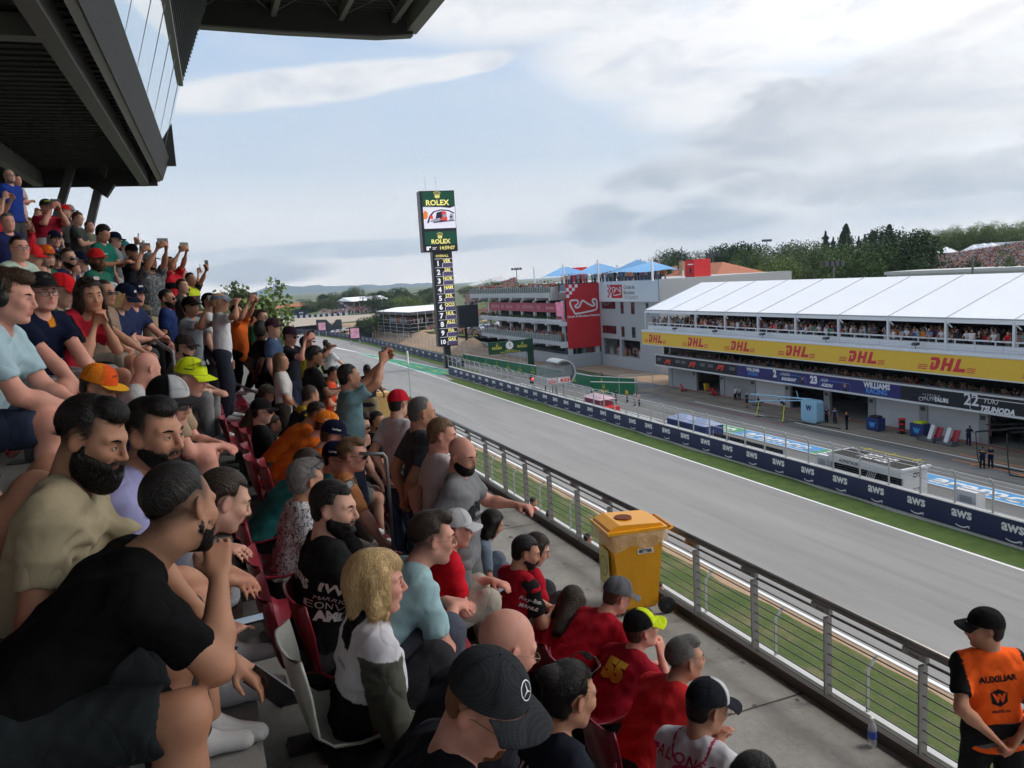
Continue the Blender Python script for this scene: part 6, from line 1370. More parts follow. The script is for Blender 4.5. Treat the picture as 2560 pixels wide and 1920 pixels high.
def pattern(a,b_,sc_=70):
 def f(c,q,arm,V):n=np.sin(q[:,0]*sc_*1.3+2*np.sin(q[:,2]*sc_*.8))*np.sin(q[:,2]*sc_+2*np.sin(q[:,1]*sc_*.9))*np.sin(q[:,1]*sc_*1.1+1);c=c.copy();c[:]=a;c[n>.12]=b_;return c
 return f
def headphones(I):
 b=MB();h=I['ht'];b.tube([h((-.01+.0*a,.088*math.cos(a),.03+.10*math.sin(a)))for a in np.linspace(-.15,math.pi+.15,16)],.010,8)
 g=b.build('headphones',plasb,I['root'],smooth=True)
 for sd_ in(1,-1):F=Field(.005);F.ell(h((-.01,sd_*.092,-.005)),(.040,.020,.045),I['HR'],k=.01);V,Q=F.run();mesh_from(V,Q,'ear_cushion',plasb,g)
plasb=M('black_plastic',(.015,.015,.016),.4)
def phone2(I):
 c=(I['WR'][1]+I['WR'][-1])/2+(I['HD'][1][0]+I['HD'][-1][0])*.06;W=I['Rw'];ph=empty('phone',tuple(I['rw']+W@c),label='phone held high by the person in teal T-shirt',cat='phone');b=MB();b.obox((0,0,0),W@np.array([.05,.052,.0]),W@np.array([0,0,.038]),W@np.array([.003,-.003,0]));b.build('case',phonem,ph)
 b=MB();b.obox(W@np.array([-.004,.004,0]),W@np.array([.047,.049,.0]),W@np.array([0,0,.035]),W@np.array([.0006,-.0006,0]));b.build('screen',lit,ph)
def earplug(I):
 F=Field(.0035);F.ell(I['ht']((.004,-.088,-.010)),(.007,.008,.007));V,Q=F.run();mesh_from(V,Q,'ear_plug',plasm,I['root'],np.tile(np.array([.7,.5,.03]),(len(V),1)))
def watch(I,sd_=1,ph=False):
 w,e=I['WR'][sd_],I['EL'][sd_];u=(e-w)/np.linalg.norm(e-w);c=w+u*.03;a=np.cross(u,(0,0,1.));a/=np.linalg.norm(a);b_=np.cross(a,u);t=MB();t.tube([c+.034*(math.cos(q)*a+math.sin(q)*b_)for q in np.linspace(0,6.283,20)],.006,6,cap=False);o=t.build('wristwatch',M('watch_strap',(.45,.43,.40),.5),I['root'],smooth=True)
 t=MB();n_=a*.5+b_*.9;n_/=np.linalg.norm(n_);v_=np.cross(n_,u);t.obox(c+n_*.038,u*.019,v_*.016,n_*.005);t.build('watch_face',phonem,o)
 if ph:d_=I['HD'][sd_][0];q_=w+d_*.13;p_=empty('phone',tuple(I['rw']+I['Rw']@q_),label='black phone dangling from the hand of the person in black T-shirt',cat='phone');R_=I['Rw'];t=MB();t.obox((0,0,0),R_@(np.cross(d_,a)*.037),R_@(d_*.072),R_@(a*.004));t.build('case',phonem,p_)
P_=person
T5=lambda s_,b_=.05:TX(s_,b_)
P_(**cC(960,275),d=2.22,k=3,yaw=6,hy=42,hp=14,hr=-8,lean=52,curve=.9,arms=((.58,.12,-.06,(-.1,.6,-1),.5,(.6,-.3,-.7)),'chin'),skin='olive',hair='fade',hc='black',beard='short',top=BLK,bottom=(.018,.022,.024),shorts=True,sleeve=.66,build=1.10,legs=((.36,.16),(.40,-.24)),label='person in black T-shirt and dark shorts leaning forward, seen from behind',shoe=(.05,.05,.05),extra=lambda I:watch(I,1,True))
P_(**cB(800,1150),d=2.45,k=3,yaw=-12,hy=-22,hp=24,lean=24,arms=('knees','lap'),skin='olive',hair='slick',hc='black',beard='big',top=(.34,.29,.19),bottom=(.05,.05,.05),build=1.05,label='bearded person in beige T-shirt looking down')
P_(**cB(1330,1120),d=2.8,k=3,yaw=-10,hy=-38,hp=8,lean=30,arms=('knees','knees'),skin='tan',hair='slick',hc='black',beard='short',top=(.30,.30,.52),bottom=(.25,.38,.55),shorts=True,label='bearded person in lavender T-shirt and light blue shorts')
P_(px=560,py=1250,d=3.2,k=3,yaw=0,hy=10,hp=25,lean=45,arms=('knees','phone_low'),skin='light',hair='short',hc='dbrown',top=(.30,.31,.33),bottom=(.3,.3,.31),shorts=True,sleeve=1.6,label='person in grey top bent over a phone behind the black T-shirt',shoe=W_)
P_(**cB(1460,850),d=4.1,k=3,yaw=-8,hy=-30,hp=12,lean=36,arms=('knees','knees'),skin='pink',hair='fade',hc='brown',shades=True,cap=dict(col=BLK,front=(.42,.43,.45),brim=(.03,.03,.035),under=BLK),top=(.03,.045,.10),bottom=(.03,.03,.035),shorts=True,label='person in navy polo with black and grey cap and sunglasses')
P_(**cB(1650,640),d=5.4,k=3,yaw=-5,hy=-25,hp=18,lean=35,arms=('knees','knees'),skin='pink',hair='buzz',hc='grey',cap=dict(col=(.60,.72,.02),text='14',tcol=(.02,.12,.08),tsize=.026,text2=('aramco',.012,(.03,.05,.03))),shades=dict(up=True),top=(.36,.26,.17),bottom=(.06,.06,.06),shorts=True,label='person in neon yellow cap with sunglasses on its peak')
P_(**cB(850,715),d=4.9,k=3,yaw=-5,hy=-20,hp=26,lean=25,arms=('lap','lap'),skin='tan',hair='short',hc='dbrown',cap=dict(col=(.78,.22,.02),flat=True,brim=(.70,.35,.02),front=(.72,.10,.02),text='aramco',tcol=(.3,.05,.02),tsize=.016),top=(.12,.14,.07),bottom=BLK,label='person in orange and yellow camouflage cap with flat peak')
P_(**cB(1270,560),d=6.0,k=3,yaw=5,hy=30,hp=20,lean=30,arms=('knees','knees'),skin='pink',hair='bald',top=(.45,.45,.46),bottom=KHA,shorts=True,label='bald person in pale grey shirt seen from behind, left of neon yellow cap')
P_(**cA(95,1255),d=3.8,k=4,yaw=-8,hy=-12,hp=12,lean=26,arms=('knees','knees'),skin='pink',hair='messy',hc='brown',beard='none',top=(.36,.50,.56),bottom=(.03,.04,.07),shorts=True,build=1.12,label='person in pale blue shirt with large black headphones',shoe=W_,extra=lambda I:[headphones(I)])
def rbshirt(c,q,arm,V):
 c=c.copy();m=(q[:,2]>.455)&(q[:,0]>.03)&(q[:,1]>.0)&(q[:,1]<.06);c[m]=(.55,.20,.01);c[(q[:,2]<.36)&(q[:,1]<-.10)&(q[:,0]>0)&(arm>.08)]=(.20,.012,.03);return c
yl=(.70,.70,.70)
P_(**cA(370,1215),d=5.4,k=4,yaw=-35,hy=-55,hp=4,lean=20,arms=('knees','knees_low'),skin='pink',hair='short',hc='brown',beard='none',shades=dict(clear=True),cap=dict(col=(.014,.014,.015),flat=True,logo=(stroke([(-1,-.3),(-1,.5),(-.6,.5),(-.6,-.3),(-.2,-.3),(-.2,.9),(.3,.9),(.3,-.3),(1.2,-.3)],.10),.017,(.3,.3,.3))),top=NVY,topf=rbshirt,bottom=(.3,.3,.3),shorts=True,build=1.25,decals=[(T5('ESSO'),'shirt',(.1,-.10,.30),(1,-.35,0),(0,0,1),.044,yl),(T5('Claro'),'shirt',(.1,-.10,.225),(1,-.35,0),(0,0,1),.044,yl),(T5('PIRELLI'),'shirt',(.1,-.11,.175),(1,-.35,0),(0,0,1),.030,(.6,.3,.02)),(T5('Cash App',.02),'shirt',(.1,-.10,.15),(1,-.35,0),(0,0,1),.022,yl),(T5('RED BULL',.04),'shirt',(.1,-.11,.095),(1,-.35,0),(0,0,1),.026,(.35,.05,.04)),(T5('MAX',.04),'shirt',(.1,.05,.2),(1,.2,0),(0,0,1),.03,yl)],label='person in navy racing team shirt and black flat cap with glasses')
P_(**cA(530,1200),d=6.3,k=4,yaw=-10,hy=-15,hp=18,lean=18,arms=('lap','lap'),skin='light',hair='short',hc='brown',cap=dict(col=(.60,.015,.02),text2=None),top=(.02,.10,.07),bottom=BLK,label='person in bright red cap half hidden behind black flat cap')
P_(**cA(775,1235),d=5.85,k=4,yaw=-30,hy=-62,hp=10,hr=5,lean=34,arms=('chin','chin'),skin='tan',hair='long',hc='dbrown',female=True,shades=dict(up=True),top=(.45,.02,.04),topf=sleeves((.014,.014,.015)),bottom=(.25,.25,.25),shorts=True,decals=[(T5('MAHLE'),'shirt',(0,-.2,.38),(.4,-1,0),(0,0,1),.022,yl)],label='long-haired person in red and black top resting her chin on both hands',smile=True)
P_(**cA(905,1215),d=7.6,k=4,yaw=-20,hy=-40,hp=5,lean=15,arms=('lap','knees'),skin='tan',hair='buzz',hc='dbrown',shades=True,top=(.28,.2,.15),bottom=(.25,.22,.18),shorts=True,label='person with wrap sunglasses seated behind the long-haired one')
P_(**cA(965,1240),d=8.4,k=4,yaw=-20,hy=-50,hp=6,lean=20,arms=('chin','lap'),skin='pink',hair='short',hc='grey',beard='short',bc='grey',cap=dict(col=(.62,.62,.64),star=(.05,.06,.08)),top=(.5,.5,.52),bottom=(.4,.38,.36),label='grey-bearded person in white cap with star emblem')
P_(**cA(1080,1255),d=8.0,k=4,yaw=-25,hy=-30,hp=32,lean=28,arms=('phone_low','phone_low'),skin='light',hair='long',hc='blond',female=True,cap=dict(col=NVY,text='MS',tcol=yl,tsize=.02),top=(.02,.03,.08),bottom=(.05,.05,.06),label='long fair-haired person in navy cap looking down')
P_(**cA(1175,1235),d=8.9,k=4,yaw=-20,hy=-45,hp=10,lean=18,arms=('knees','phone_low'),skin='pink',hair='short',hc='brown',cap=dict(col=NVY,flat=True,text='BWT',tcol=yl,tsize=.018),top=(.02,.03,.08),bottom=BLK,label='person in tall navy cap with white lettering beside the fair-haired one')
P_(**cH(900,1480),d=8.6,k=3,yaw=-15,hy=-30,hp=10,lean=20,arms=('knees','knees'),skin='light',hair='short',hc='dbrown',beard='short',shades=True,cap=dict(col=(.03,.022,.022)),top=(.1,.1,.1),bottom=(.2,.2,.2),label='bearded person in dark brown cap and aviator sunglasses')
P_(**cG(270,1000),d=7.9,k=5,yaw=-30,hy=-55,hp=2,lean=14,arms=('knees','knees'),skin='pink',hair='short',hc='black',beard='none',shades=dict(clear=True),top=(.42,.52,.44),bottom=(.1,.1,.12),build=1.1,label='person in mint green shirt with black glasses')
P_(**cG(450,1120),d=8.6,k=5,yaw=-15,hy=-22,hp=15,lean=22,arms=('lap','chin'),skin='light',hair='short',hc='brown',cap=dict(col=(.62,.02,.02),text='1',tcol=(.7,.5,.02),tsize=.02),top=(.05,.03,.03),bottom=BLK,label='person in red cap holding a hand to the mouth')
P_(**cG(640,1120),d=9.2,k=5,yaw=-25,hy=-48,hp=8,lean=14,arms=('lap','lap'),skin='light',hair='short',hc='brown',beard='goatee',cap=dict(col=(.60,.10,.02),flat=True,brim=(.05,.05,.05),text='SF',tcol=(.7,.5,.03),tsize=.02),top=(.02,.12,.08),bottom=BLK,label='person in red and orange cap with thin goatee')
P_(**cG(945,1140),d=9.8,k=5,yaw=-20,hy=-42,hp=6,lean=14,arms=('lap','chin'),skin='light',hair='fade',hc='dbrown',beard='full',bc='dbrown',shades=True,top=(.02,.03,.09),bottom=(.02,.03,.08),label='bearded person in navy top with black sunglasses')
P_(**cG(1110,1190),d=10.2,k=5,yaw=-10,hy=-15,hp=15,lean=20,arms=('lap','lap'),skin='light',hair='short',hc='brown',shades=True,cap=dict(col=NVY),top=(.20,.18,.15),bottom=BLK,label='person in navy cap and sunglasses with grey-brown jacket')
P_(**cG(110,640),d=10.5,k=6,yaw=-45,hy=-62,hp=4,lean=8,sit=False,arms=('down','down'),skin='pink',hair='short',hc='dgrey',beard='none',top=(.02,.025,.09),bottom=BLK,label='grey-haired person in navy polo standing behind mint green shirt')
P_(**cG(20,1060),d=7.0,k=5,yaw=-20,hy=-30,lean=12,arms=('lap','lap'),skin='light',hair='short',hc='dbrown',top=(.02,.03,.08),bottom=BLK,nobody=True,label='person in navy shirt cut off by the frame beside mint green shirt')if False else None
st_=dict(sit=False)
P_(**cG(130,5),d=13.6,k=6,yaw=-30,hy=-50,hp=-2,lean=2,arms=('down','down'),skin='light',hair='receding',hc='grey',beard='short',bc='grey',shades=dict(clear=True),top=(.02,.05,.28),bottom=(.06,.06,.06),**st_,build=1.1,label='grey-bearded person in royal blue polo standing at the upper left')
P_(**cG(235,60),d=17,k=8,yaw=-20,hy=-40,lean=3,arms=('cross','cross'),skin='pink',hair='short',hc='dbrown',top=(.50,.40,.42),bottom=(.28,.26,.22),**st_,label='person in pale pink shirt with folded arms behind royal blue polo')
P_(**cG(640,440),d=12.8,k=6,yaw=-48,hy=-58,hp=4,lean=4,arms=('phone','phone'),skin='pink',hair='short',hc='dbrown',beard='goatee',cap=dict(col=(.02,.03,.02),flat=True,text='LUCAS',tcol=(.5,.5,.05),tsize=.02),top=(.30,.015,.035),topf=stripes([(.02,.18,(.62,.62,.63)),(-.2,.02,(.02,.02,.03))]),bottom=(.02,.02,.03),**st_,build=1.15,label='person in red, white and navy polo filming with a phone')
P_(**cG(900,490),d=15.8,k=7,yaw=-20,hy=10,lean=3,arms=('down','down'),skin='light',hair='short',hc='brown',cap=dict(col=(.55,.02,.02),back=True),top=(.05,.05,.05),bottom=BLK,**st_,label='person in backwards red cap behind the filming red polo')
P_(**cG(960,490),d=16.4,k=7,yaw=-10,hy=-20,lean=3,arms=('down','down'),skin='light',hair='short',hc='brown',cap=dict(col=(.25,.26,.27)),top=(.05,.06,.05),bottom=BLK,**st_,label='person in grey cap behind the filming red polo')
P_(**cG(1080,590),d=14.3,k=6,yaw=-10,hy=-20,hp=20,lean=5,arms=('phone_low','phone_low'),skin='light',hair='short',hc='brown',beard='goatee',top=(.045,.05,.045),bottom=(.2,.25,.35),**st_,label='person in charcoal shirt reading a phone')
P_(**cG(1240,700),d=17,k=7,yaw=-15,hy=-40,hp=-5,lean=3,arms=('cross','cross'),skin='pink',hair='short',hc='brown',top=(.12,.13,.10),bottom=BLK,**st_,label='person in olive shirt with folded arms looking up')
P_(**cG(870,880),d=13.2,k=6,yaw=-10,hy=20,hp=25,lean=8,arms=('down','down'),skin='light',hair='short',hc='dbrown',top=(.018,.02,.024),bottom=BLK,**st_,label='person in black top turned away below grey cap')if False else None
P_(**cG(1430,800),d=11.9,k=5,yaw=-28,hy=-30,hp=28,lean=6,arms=('phone_low','phone_low'),skin='tan',hair='curly',hc='black',beard='goatee',top=(.012,.13,.095),bottom=(.02,.03,.06),**st_,decals=[(T5('aramco',.02),'shirt',(.1,-.08,.36),(1,-.2,0),(0,0,1),.02,yl)],label='curly-haired person in green team polo looking at a phone')
P_(**cG(1590,890),d=13.0,k=5,yaw=0,hy=-5,hp=10,lean=4,arms=('phone','down'),skin='light',hair='short',hc='brown',cap=dict(col=NVY),top=(.20,.21,.23),bottom=(.5,.5,.5),shorts=True,**st_,label='person in navy cap and grey shirt right of green polo')
P_(**cG(1720,1000),d=14.5,k=5,yaw=0,hy=-10,hp=0,lean=4,arms=('phone','phone'),skin='light',hair='short',hc='brown',cap=dict(col=(.03,.2,.2)),top=(.45,.5,.58),bottom=BLK,**st_,label='person in pale blue shirt behind grey shirt')
P_(**cG(1830,1060),d=12.6,k=4,yaw=-35,hy=-50,hp=0,lean=3,arms=('phone','phone'),skin='tan',hair='short',hc='black',cap=dict(col=BLK),top=(.02,.022,.03),bottom=BLK,**st_,label='person in black shirt and black cap filming over the crowd')
P_(**cH(420,305),d=11.5,k=4,yaw=-45,hy=-58,hp=-4,lean=4,arms=('phone_up','phone_up'),skin='tan',hair='short',hc='dbrown',beard='short',cap=dict(col=(.30,.31,.33)),top=(.10,.11,.115),topf=pattern((.085,.095,.10),(.22,.23,.24),150),bottom=(.38,.30,.19),**st_,build=1.12,label='person in speckled grey polo and tan trousers filming overhead')
P_(**cH(700,330),d=13.2,k=4,yaw=-38,hy=-50,hp=-6,lean=3,arms=('phone_up','phone_up'),skin='tan',hair='short',hc='black',top=(.45,.02,.03),topf=stripes([(.25,.36,BLK)]),bottom=BLK,**st_,label='person in red and black shirt filming behind speckled polo')
P_(**cH(860,460),d=15.5,k=4,yaw=0,hy=0,hp=0,lean=3,arms=('down','phone'),skin='light',hair='short',hc='dbrown',top=(.4,.02,.03),bottom=BLK,**st_,label='dark-haired person in red shirt behind the overhead filmers')
P_(**cH(980,540),d=14.6,k=3,yaw=-30,hy=-50,hp=0,lean=3,arms=('phone_up','down'),skin='tan',hair='short',hc='black',top=(.05,.05,.05),topf=stripes([(.36,.6,(.5,.6,.03))]),bottom=BLK,**st_,label='person in black and neon shirt raising a phone')
P_(**cH(865,640),d=13.0,k=3,yaw=-20,hy=-40,hp=0,lean=3,arms=('phone_low','phone_low'),skin='light',hair='short',hc='dbrown',beard='moustache',top=(.05,.05,.05),bottom=BLK,**st_,label='person with moustache between red shirt and black caps')
P_(**cH(980,930),d=10.2,k=3,yaw=-28,hy=-40,hp=-2,lean=6,arms=('phone','phone'),skin='tan',hair='short',hc='black',cap=dict(col=BLK,logo=(circle(1.),.014,(.3,.02,.03))),top=(.28,.32,.34),bottom=(.05,.06,.08),**st_,label='person in pale grey shirt and black cap filming with both hands')
P_(**cH(1240,870),d=11.0,k=3,yaw=-5,hy=-35,hp=2,lean=3,arms=('down','down'),skin='light',hair='short',hc='black',cap=dict(col=BLK),top=(.6,.6,.62),bottom=(.05,.05,.06),**st_,label='person in black cap and white shirt glancing at the camera')
P_(**cH(1390,860),d=10.0,k=3,yaw=0,hy=-15,hp=4,lean=3,arms=('down',(.22,-.20,.62,(.2,-1,-.4),.8)),skin='tan',hair='short',hc='blond',cap=dict(col=(.20,.24,.30),star=(.5,.5,.5),visor=True),top=(.66,.66,.69),bottom=(.03,.035,.05),**st_,label='person in white T-shirt and grey visor with a raised arm')
P_(**cH(1620,1000),d=12.6,k=3,yaw=-30,hy=-50,hp=-2,lean=2,arms=('phone_up','phone_up'),skin='tan',hair='short',hc='black',top=(.6,.12,.02),bottom=BLK,**st_,label='person in orange shirt raising a phone above the crowd')
P_(**cH(1850,1080),d=13.0,k=2,yaw=0,hy=20,hp=2,lean=3,arms=('down','down'),skin='tan',hair='short',hc='black',cap=dict(col=BLK),top=(.015,.18,.10),bottom=BLK,**st_,label='person in emerald green shirt seen from behind')
P_(**cH(1960,1070),d=12.4,k=2,yaw=-5,hy=-30,hp=2,lean=3,arms=('down','down'),skin='light',hair='slick',hc='dbrown',shades=True,top=(.45,.45,.46),topf=pattern((.5,.5,.52),(.04,.04,.04),90),bottom=BLK,**st_,label='person in black and white patterned shirt with sunglasses')
P_(**cD(325,190),d=10.9,k=2,yaw=-15,hy=-40,hp=2,lean=2,arms=('down','down'),skin='light',hair='short',hc='dbrown',cap=dict(col=(.04,.02,.03)),top=(.055,.09,.17),bottom=BLK,**st_,build=1.12,label='person in slate blue polo and maroon cap standing')
P_(**cD(235,215),d=11.6,k=2,yaw=20,hy=60,hp=0,lean=2,arms=('back','back'),skin='dark',hair='afro',hc='black',top=(.012,.01,.012),bottom=BLK,**st_,label='dark-haired person in black standing behind slate blue polo')
P_(**cI(190,300),d=11.2,k=1,yaw=-28,hy=-42,hp=8,lean=3,arms=('phone','phone'),skin='pink',hair='short',hc='dbrown',shades=True,cap=dict(col=(.03,.012,.03),flat=True),top=(.014,.016,.022),bottom=(.014,.02,.045),shorts=True,**st_,label='person in navy shirt and dark cap filming at waist of the crowd')
P_(**cI(480,440),d=14,k=1,yaw=0,hy=20,hp=0,lean=3,arms=('down',(.45,-.1,.55,(0,-1,-.6),.8)),skin='brown',hair='short',hc='black',cap=dict(col=(.03,.03,.05),front=(.02,.12,.5)),top=(.5,.6,.05),bottom=BLK,**st_,label='person in neon top and blue cap stretching out a hand')
P_(**cD(390,455),d=9.7,size=.86,k=1,yaw=-10,hy=-25,hp=0,lean=2,arms=((.16,.05,.0,(-.3,.8,-.6),.6),(.16,-.05,.0,(-.3,-.8,-.6),.6)),skin='tan',hair='long',hc='lbrown',female=True,top=(.62,.60,.58),bottom=(.04,.035,.03),**st_,sleeve=.8,label='long-haired person in white puff-sleeved blouse standing')
P_(**cI(640,680),d=10.0,k=1,yaw=5,hy=-5,hp=22,lean=5,arms=('phone_low','phone_low'),skin='brown',hair='curly',hc='black',beard='short',top=(.014,.014,.015),bottom=BLK,**st_,build=1.1,label='dark-skinned person in black T-shirt looking down at a phone')
P_(**cI(560,1400),d=9.0,k=0,yaw=5,hy=20,hp=15,lean=28,arms=('knees','knees'),skin='tan',hair='buzz',hc='dbrown',top=(.02,.025,.045),topf=stripes([(.44,.6,(.5,.35,.02))]),bottom=(.2,.28,.4),label='crop-haired person in navy shirt with yellow collar sitting')
P_(**cI(985,990),d=13.5,k=0,yaw=-20,hy=-30,hp=25,lean=15,arms=('lap','lap'),skin='tan',hair='short',hc='black',top=(.55,.06,.02),bottom=BLK,label='dark-haired person in red-orange top sitting by the walkway')
P_(**cI(900,500),d=21,k=0,yaw=30,hy=80,hp=5,lean=3,arms=('hip','rail'),skin='light',hair='short',hc='brown',top=(.62,.62,.64),bottom=BLK,**st_,decals=[(join2(stroke(circle(1.)[0],.4,True)),'shirt',(-.1,0,.33),(-1,0,0),(0,0,1),.05,(.03,.03,.05))],label='person in white shirt with round dark back emblem at the railing')
P_(**cI(850,440),d=23,k=0,yaw=20,hy=40,lean=3,arms=('down','down'),skin='tan',hair='short',hc='black',top=(.02,.02,.04),bottom=BLK,**st_,label='person in navy next to round back emblem shirt')
P_(**cD(925,575),d=7.6,k=1,yaw=-3,hy=8,hp=0,lean=4,arms=((.42,.10,.78,(.2,.7,-.6),.75,(.3,-.2,1)),(.36,-.05,.76,(.2,-.9,-.5),.75,(.3,.2,1))),skin='tan',hair='short',hc='black',top=(.16,.29,.32),bottom=(.05,.06,.09),**st_,build=1.15,label='person in teal T-shirt raising a phone with both arms',extra=lambda I:phone2(I))
P_(px=917,py=925,d=17,floor=-3.9,yaw=60,hy=90,hp=0,lean=3,arms=('down','rail'),skin='brown',hair='short',hc='black',top=(.02,.02,.03),topf=sleeves((.6,.6,.62)),bottom=(.22,.18,.12),**st_,shoe=W_,label='person in khaki trousers and black vest leaning on the railing')
P_(**cD(235,850),d=8.2,k=2,yaw=0,hy=-8,hp=8,lean=2,arms=('knees','lap'),skin='light',hair='short',hc='black',shades=True,cap=dict(col=(.012,.012,.013)),top=(.014,.014,.015),bottom=BLK,label='person in black cap, black polo and sunglasses sitting upright')
P_(**cD(270,720),d=10.2,k=2,yaw=5,hy=10,hp=25,lean=35,arms=('knees','knees'),skin='tan',hair='short',hc='dbrown',cap=dict(col=(.07,.06,.045)),shades=dict(up=True),top=(.12,.11,.07),bottom=(.09,.08,.05),label='person in olive cap bending forward behind the black polo')
P_(**cD(320,960),d=9.0,k=1,yaw=0,hy=10,hp=20,lean=30,arms=('knees','knees'),skin='tan',hair='short',hc='dbrown',top=(.03,.11,.05),bottom=BLK,label='person in green shirt hidden beside the black polo')
P_(**cD(670,870),d=8.0,k=2,build=1.25,yaw=8,hy=-15,hp=25,lean=48,arms=('knees','knees'),skin='tan',hair='fade',hc='dbrown',top=ORG,bottom=(.05,.05,.06),label='person in orange shirt bent forward with cropped dark hair')
P_(**cD(745,965),d=7.2,k=2,build=1.25,yaw=5,hy=-18,hp=24,lean=48,arms=('knees','knees'),skin='pink',hair='buzz',hc='brown',cap=dict(col=(.75,.20,.02),flat=True,text='33',tcol=(.65,.66,.75),tsize=.024,text2=('EXACT',.014,yl)),top=ORG,bottom=(.05,.05,.06),label='person in orange cap with number 33 and orange shirt')
P_(**cD(800,1045),d=6.7,k=2,build=1.25,yaw=5,hy=-10,hp=22,lean=46,arms=('knees','knees'),skin='pink',hair='short',hc='brown',cap=dict(col=NVY,text2=('CarNext',.014,yl)),top=ORG,bottom=(.05,.05,.06),label='person in navy cap and orange shirt behind number 1 cap')
P_(px=770,py=1165,d=5.7,k=2,yaw=10,hy=0,hp=25,lean=42,arms=('knees','knees'),skin='tan',hair='short',hc='dbrown',top=(.02,.13,.13),bottom=BLK,label='person in teal shirt bent forward behind the grey-haired one')
P_(**cD(820,1220),d=6.4,k=2,yaw=0,hy=-32,hp=12,lean=22,arms=('lap','lap'),skin='pink',hair='short',hc='dbrown',shades=True,cap=dict(col=NVY,flat=True,text='1',tcol=(.6,.03,.04),tsize=.034,text2=('CarNext',.014,yl)),top=(.02,.14,.14),bottom=(.1,.1,.1),label='person in navy cap with red number 1 and sunglasses')
P_(**cD(955,1190),d=5.9,k=1,yaw=-5,hy=-28,hp=8,lean=20,arms=('knees','knees'),skin='pink',hair='quiff',hc='lbrown',beard='none',shades=True,top=(.60,.25,.10),bottom=(.4,.38,.34),shorts=True,label='fair quiff-haired person with brown sunglasses')
P_(**cD(870,925),d=8.6,k=1,yaw=5,hy=0,hp=12,lean=15,arms=('lap','lap'),skin='light',hair='short',hc='black',shades=True,top=(.05,.05,.05),bottom=BLK,label='dark-haired person with sunglasses behind orange cap')
P_(**cD(1010,950),d=8.0,k=1,yaw=-5,hy=-30,hp=20,lean=28,arms=('knees','chin'),skin='light',hair='slick',hc='dbrown',shades=True,top=(.02,.03,.05),bottom=(.2,.2,.2),shorts=True,label='person in dark shirt resting his cheek on one hand')
P_(**cD(1150,930),d=9.2,k=0,yaw=-5,hy=-40,hp=5,lean=18,arms=('knees','knees'),skin='tan',hair='short',hc='black',beard='short',top=(.012,.012,.014),bottom=BLK,label='bearded person in black T-shirt looking sideways by the walkway')
P_(**cE(340,205),d=4.9,k=2,yaw=5,hy=15,hp=8,lean=16,arms=('lap','lap'),skin='tan',hair='messy',hc='grey',female=True,shades=dict(up=True),top=(.03,.03,.03),topf=pattern((.60,.60,.62),(.03,.03,.035),210),bottom=BLK,label='grey-haired person in black and white striped top')
MS=[(T5('IWC',.03),'shirt',(-.0,-.2,.335),(.25,-1,0),(0,0,1),.042,yl),(T5('MARRIOTT',.0),'shirt',(0,-.2,.295),(.25,-1,0),(0,0,1),.020,yl),(T5('EONV9X',.0),'shirt',(0,-.2,.255),(.25,-1,0),(0,0,1),.030,yl),(T5('AMD',.06),'shirt',(.0,-.2,.205),(.25,-1,0),(0,0,1),.040,yl),(T5('PETRONAS',.05),'shirt',(-.1,.0,.33),(-1,0,0),(0,0,1),.04,yl)]
P_(**cE(475,340),d=3.65,k=2,yaw=2,hy=-28,hp=10,lean=10,arms=('lap','phone_low'),skin='light',hair='short',hc='black',beard='full',shades=dict(up=True),top=(.014,.015,.016),bottom=(.05,.05,.06),build=1.25,decals=MS,label='bearded person in black racing team shirt with white sleeve lettering')
def vest(c,q,arm,V):
 c=c.copy();x,y,z=q.T;c[:]=(.012,.012,.014);sl=(arm<.085)&(np.abs(y)>.12)&(z<.44);c[(z>.26)&~sl]=(.60,.60,.65);c[(z>.42)&(np.abs(y)<.07)]=(.015,.015,.017);c[(np.abs(y)<.05)&(x>0)&(z>.2)]=(.015,.015,.017)
 c[(z>.14)&(z<.26)&(x>.0)&(np.abs(y)>.05)&~sl]=(.28,.012,.03);c[sl]=(.085,.09,.075);return c
P_(**cE(690,725),d=3.1,k=2,yaw=0,hy=-5,hp=4,lean=10,arms=('lap','lap'),skin='pink',hair='bob',hc='blond',female=True,top=(.012,.012,.014),topf=vest,sleeve=1.75,bottom=(.03,.03,.035),build=1.15,collar=True,decals=[(T5('alfa',.03),'shirt',(.1,-.10,.20),(1,-.9,0),(0,0,1),.036,yl),(T5('ORLEN',.0),'shirt',(-.1,-.05,.36),(-1,-.3,0),(0,0,1),.02,(.05,.05,.06))],label='blonde short-haired person in black and white racing vest',extra=lambda I:mesh_from(*Field(.004).ell(I['ht']((.004,-.086,-.006)),(.008,.009,.008)).run(),'ear_plug',plasm,I['root'],None)if False else earplug(I))
P_(**cE(975,495),d=3.75,k=2,yaw=6,hy=-4,hp=10,lean=42,arms=('knees','knees'),skin='pink',hair='crop',hc='dbrown',shades=dict(thin=True),top=(.34,.52,.56),bottom=(.08,.09,.12),label='person in light aqua T-shirt with dark sunglasses leaning forward')
P_(**cE(1095,450),d=5.3,k=1,yaw=-5,hy=-12,hp=10,lean=22,arms=('knees','phone_low'),skin='pink',hair='short',hc='brown',smile=True,cap=dict(col=(.50,.51,.53),star=(.03,.03,.04)),top=(.60,.012,.025),bottom=(.40,.36,.30),label='smiling person in red T-shirt and light grey cap with star')
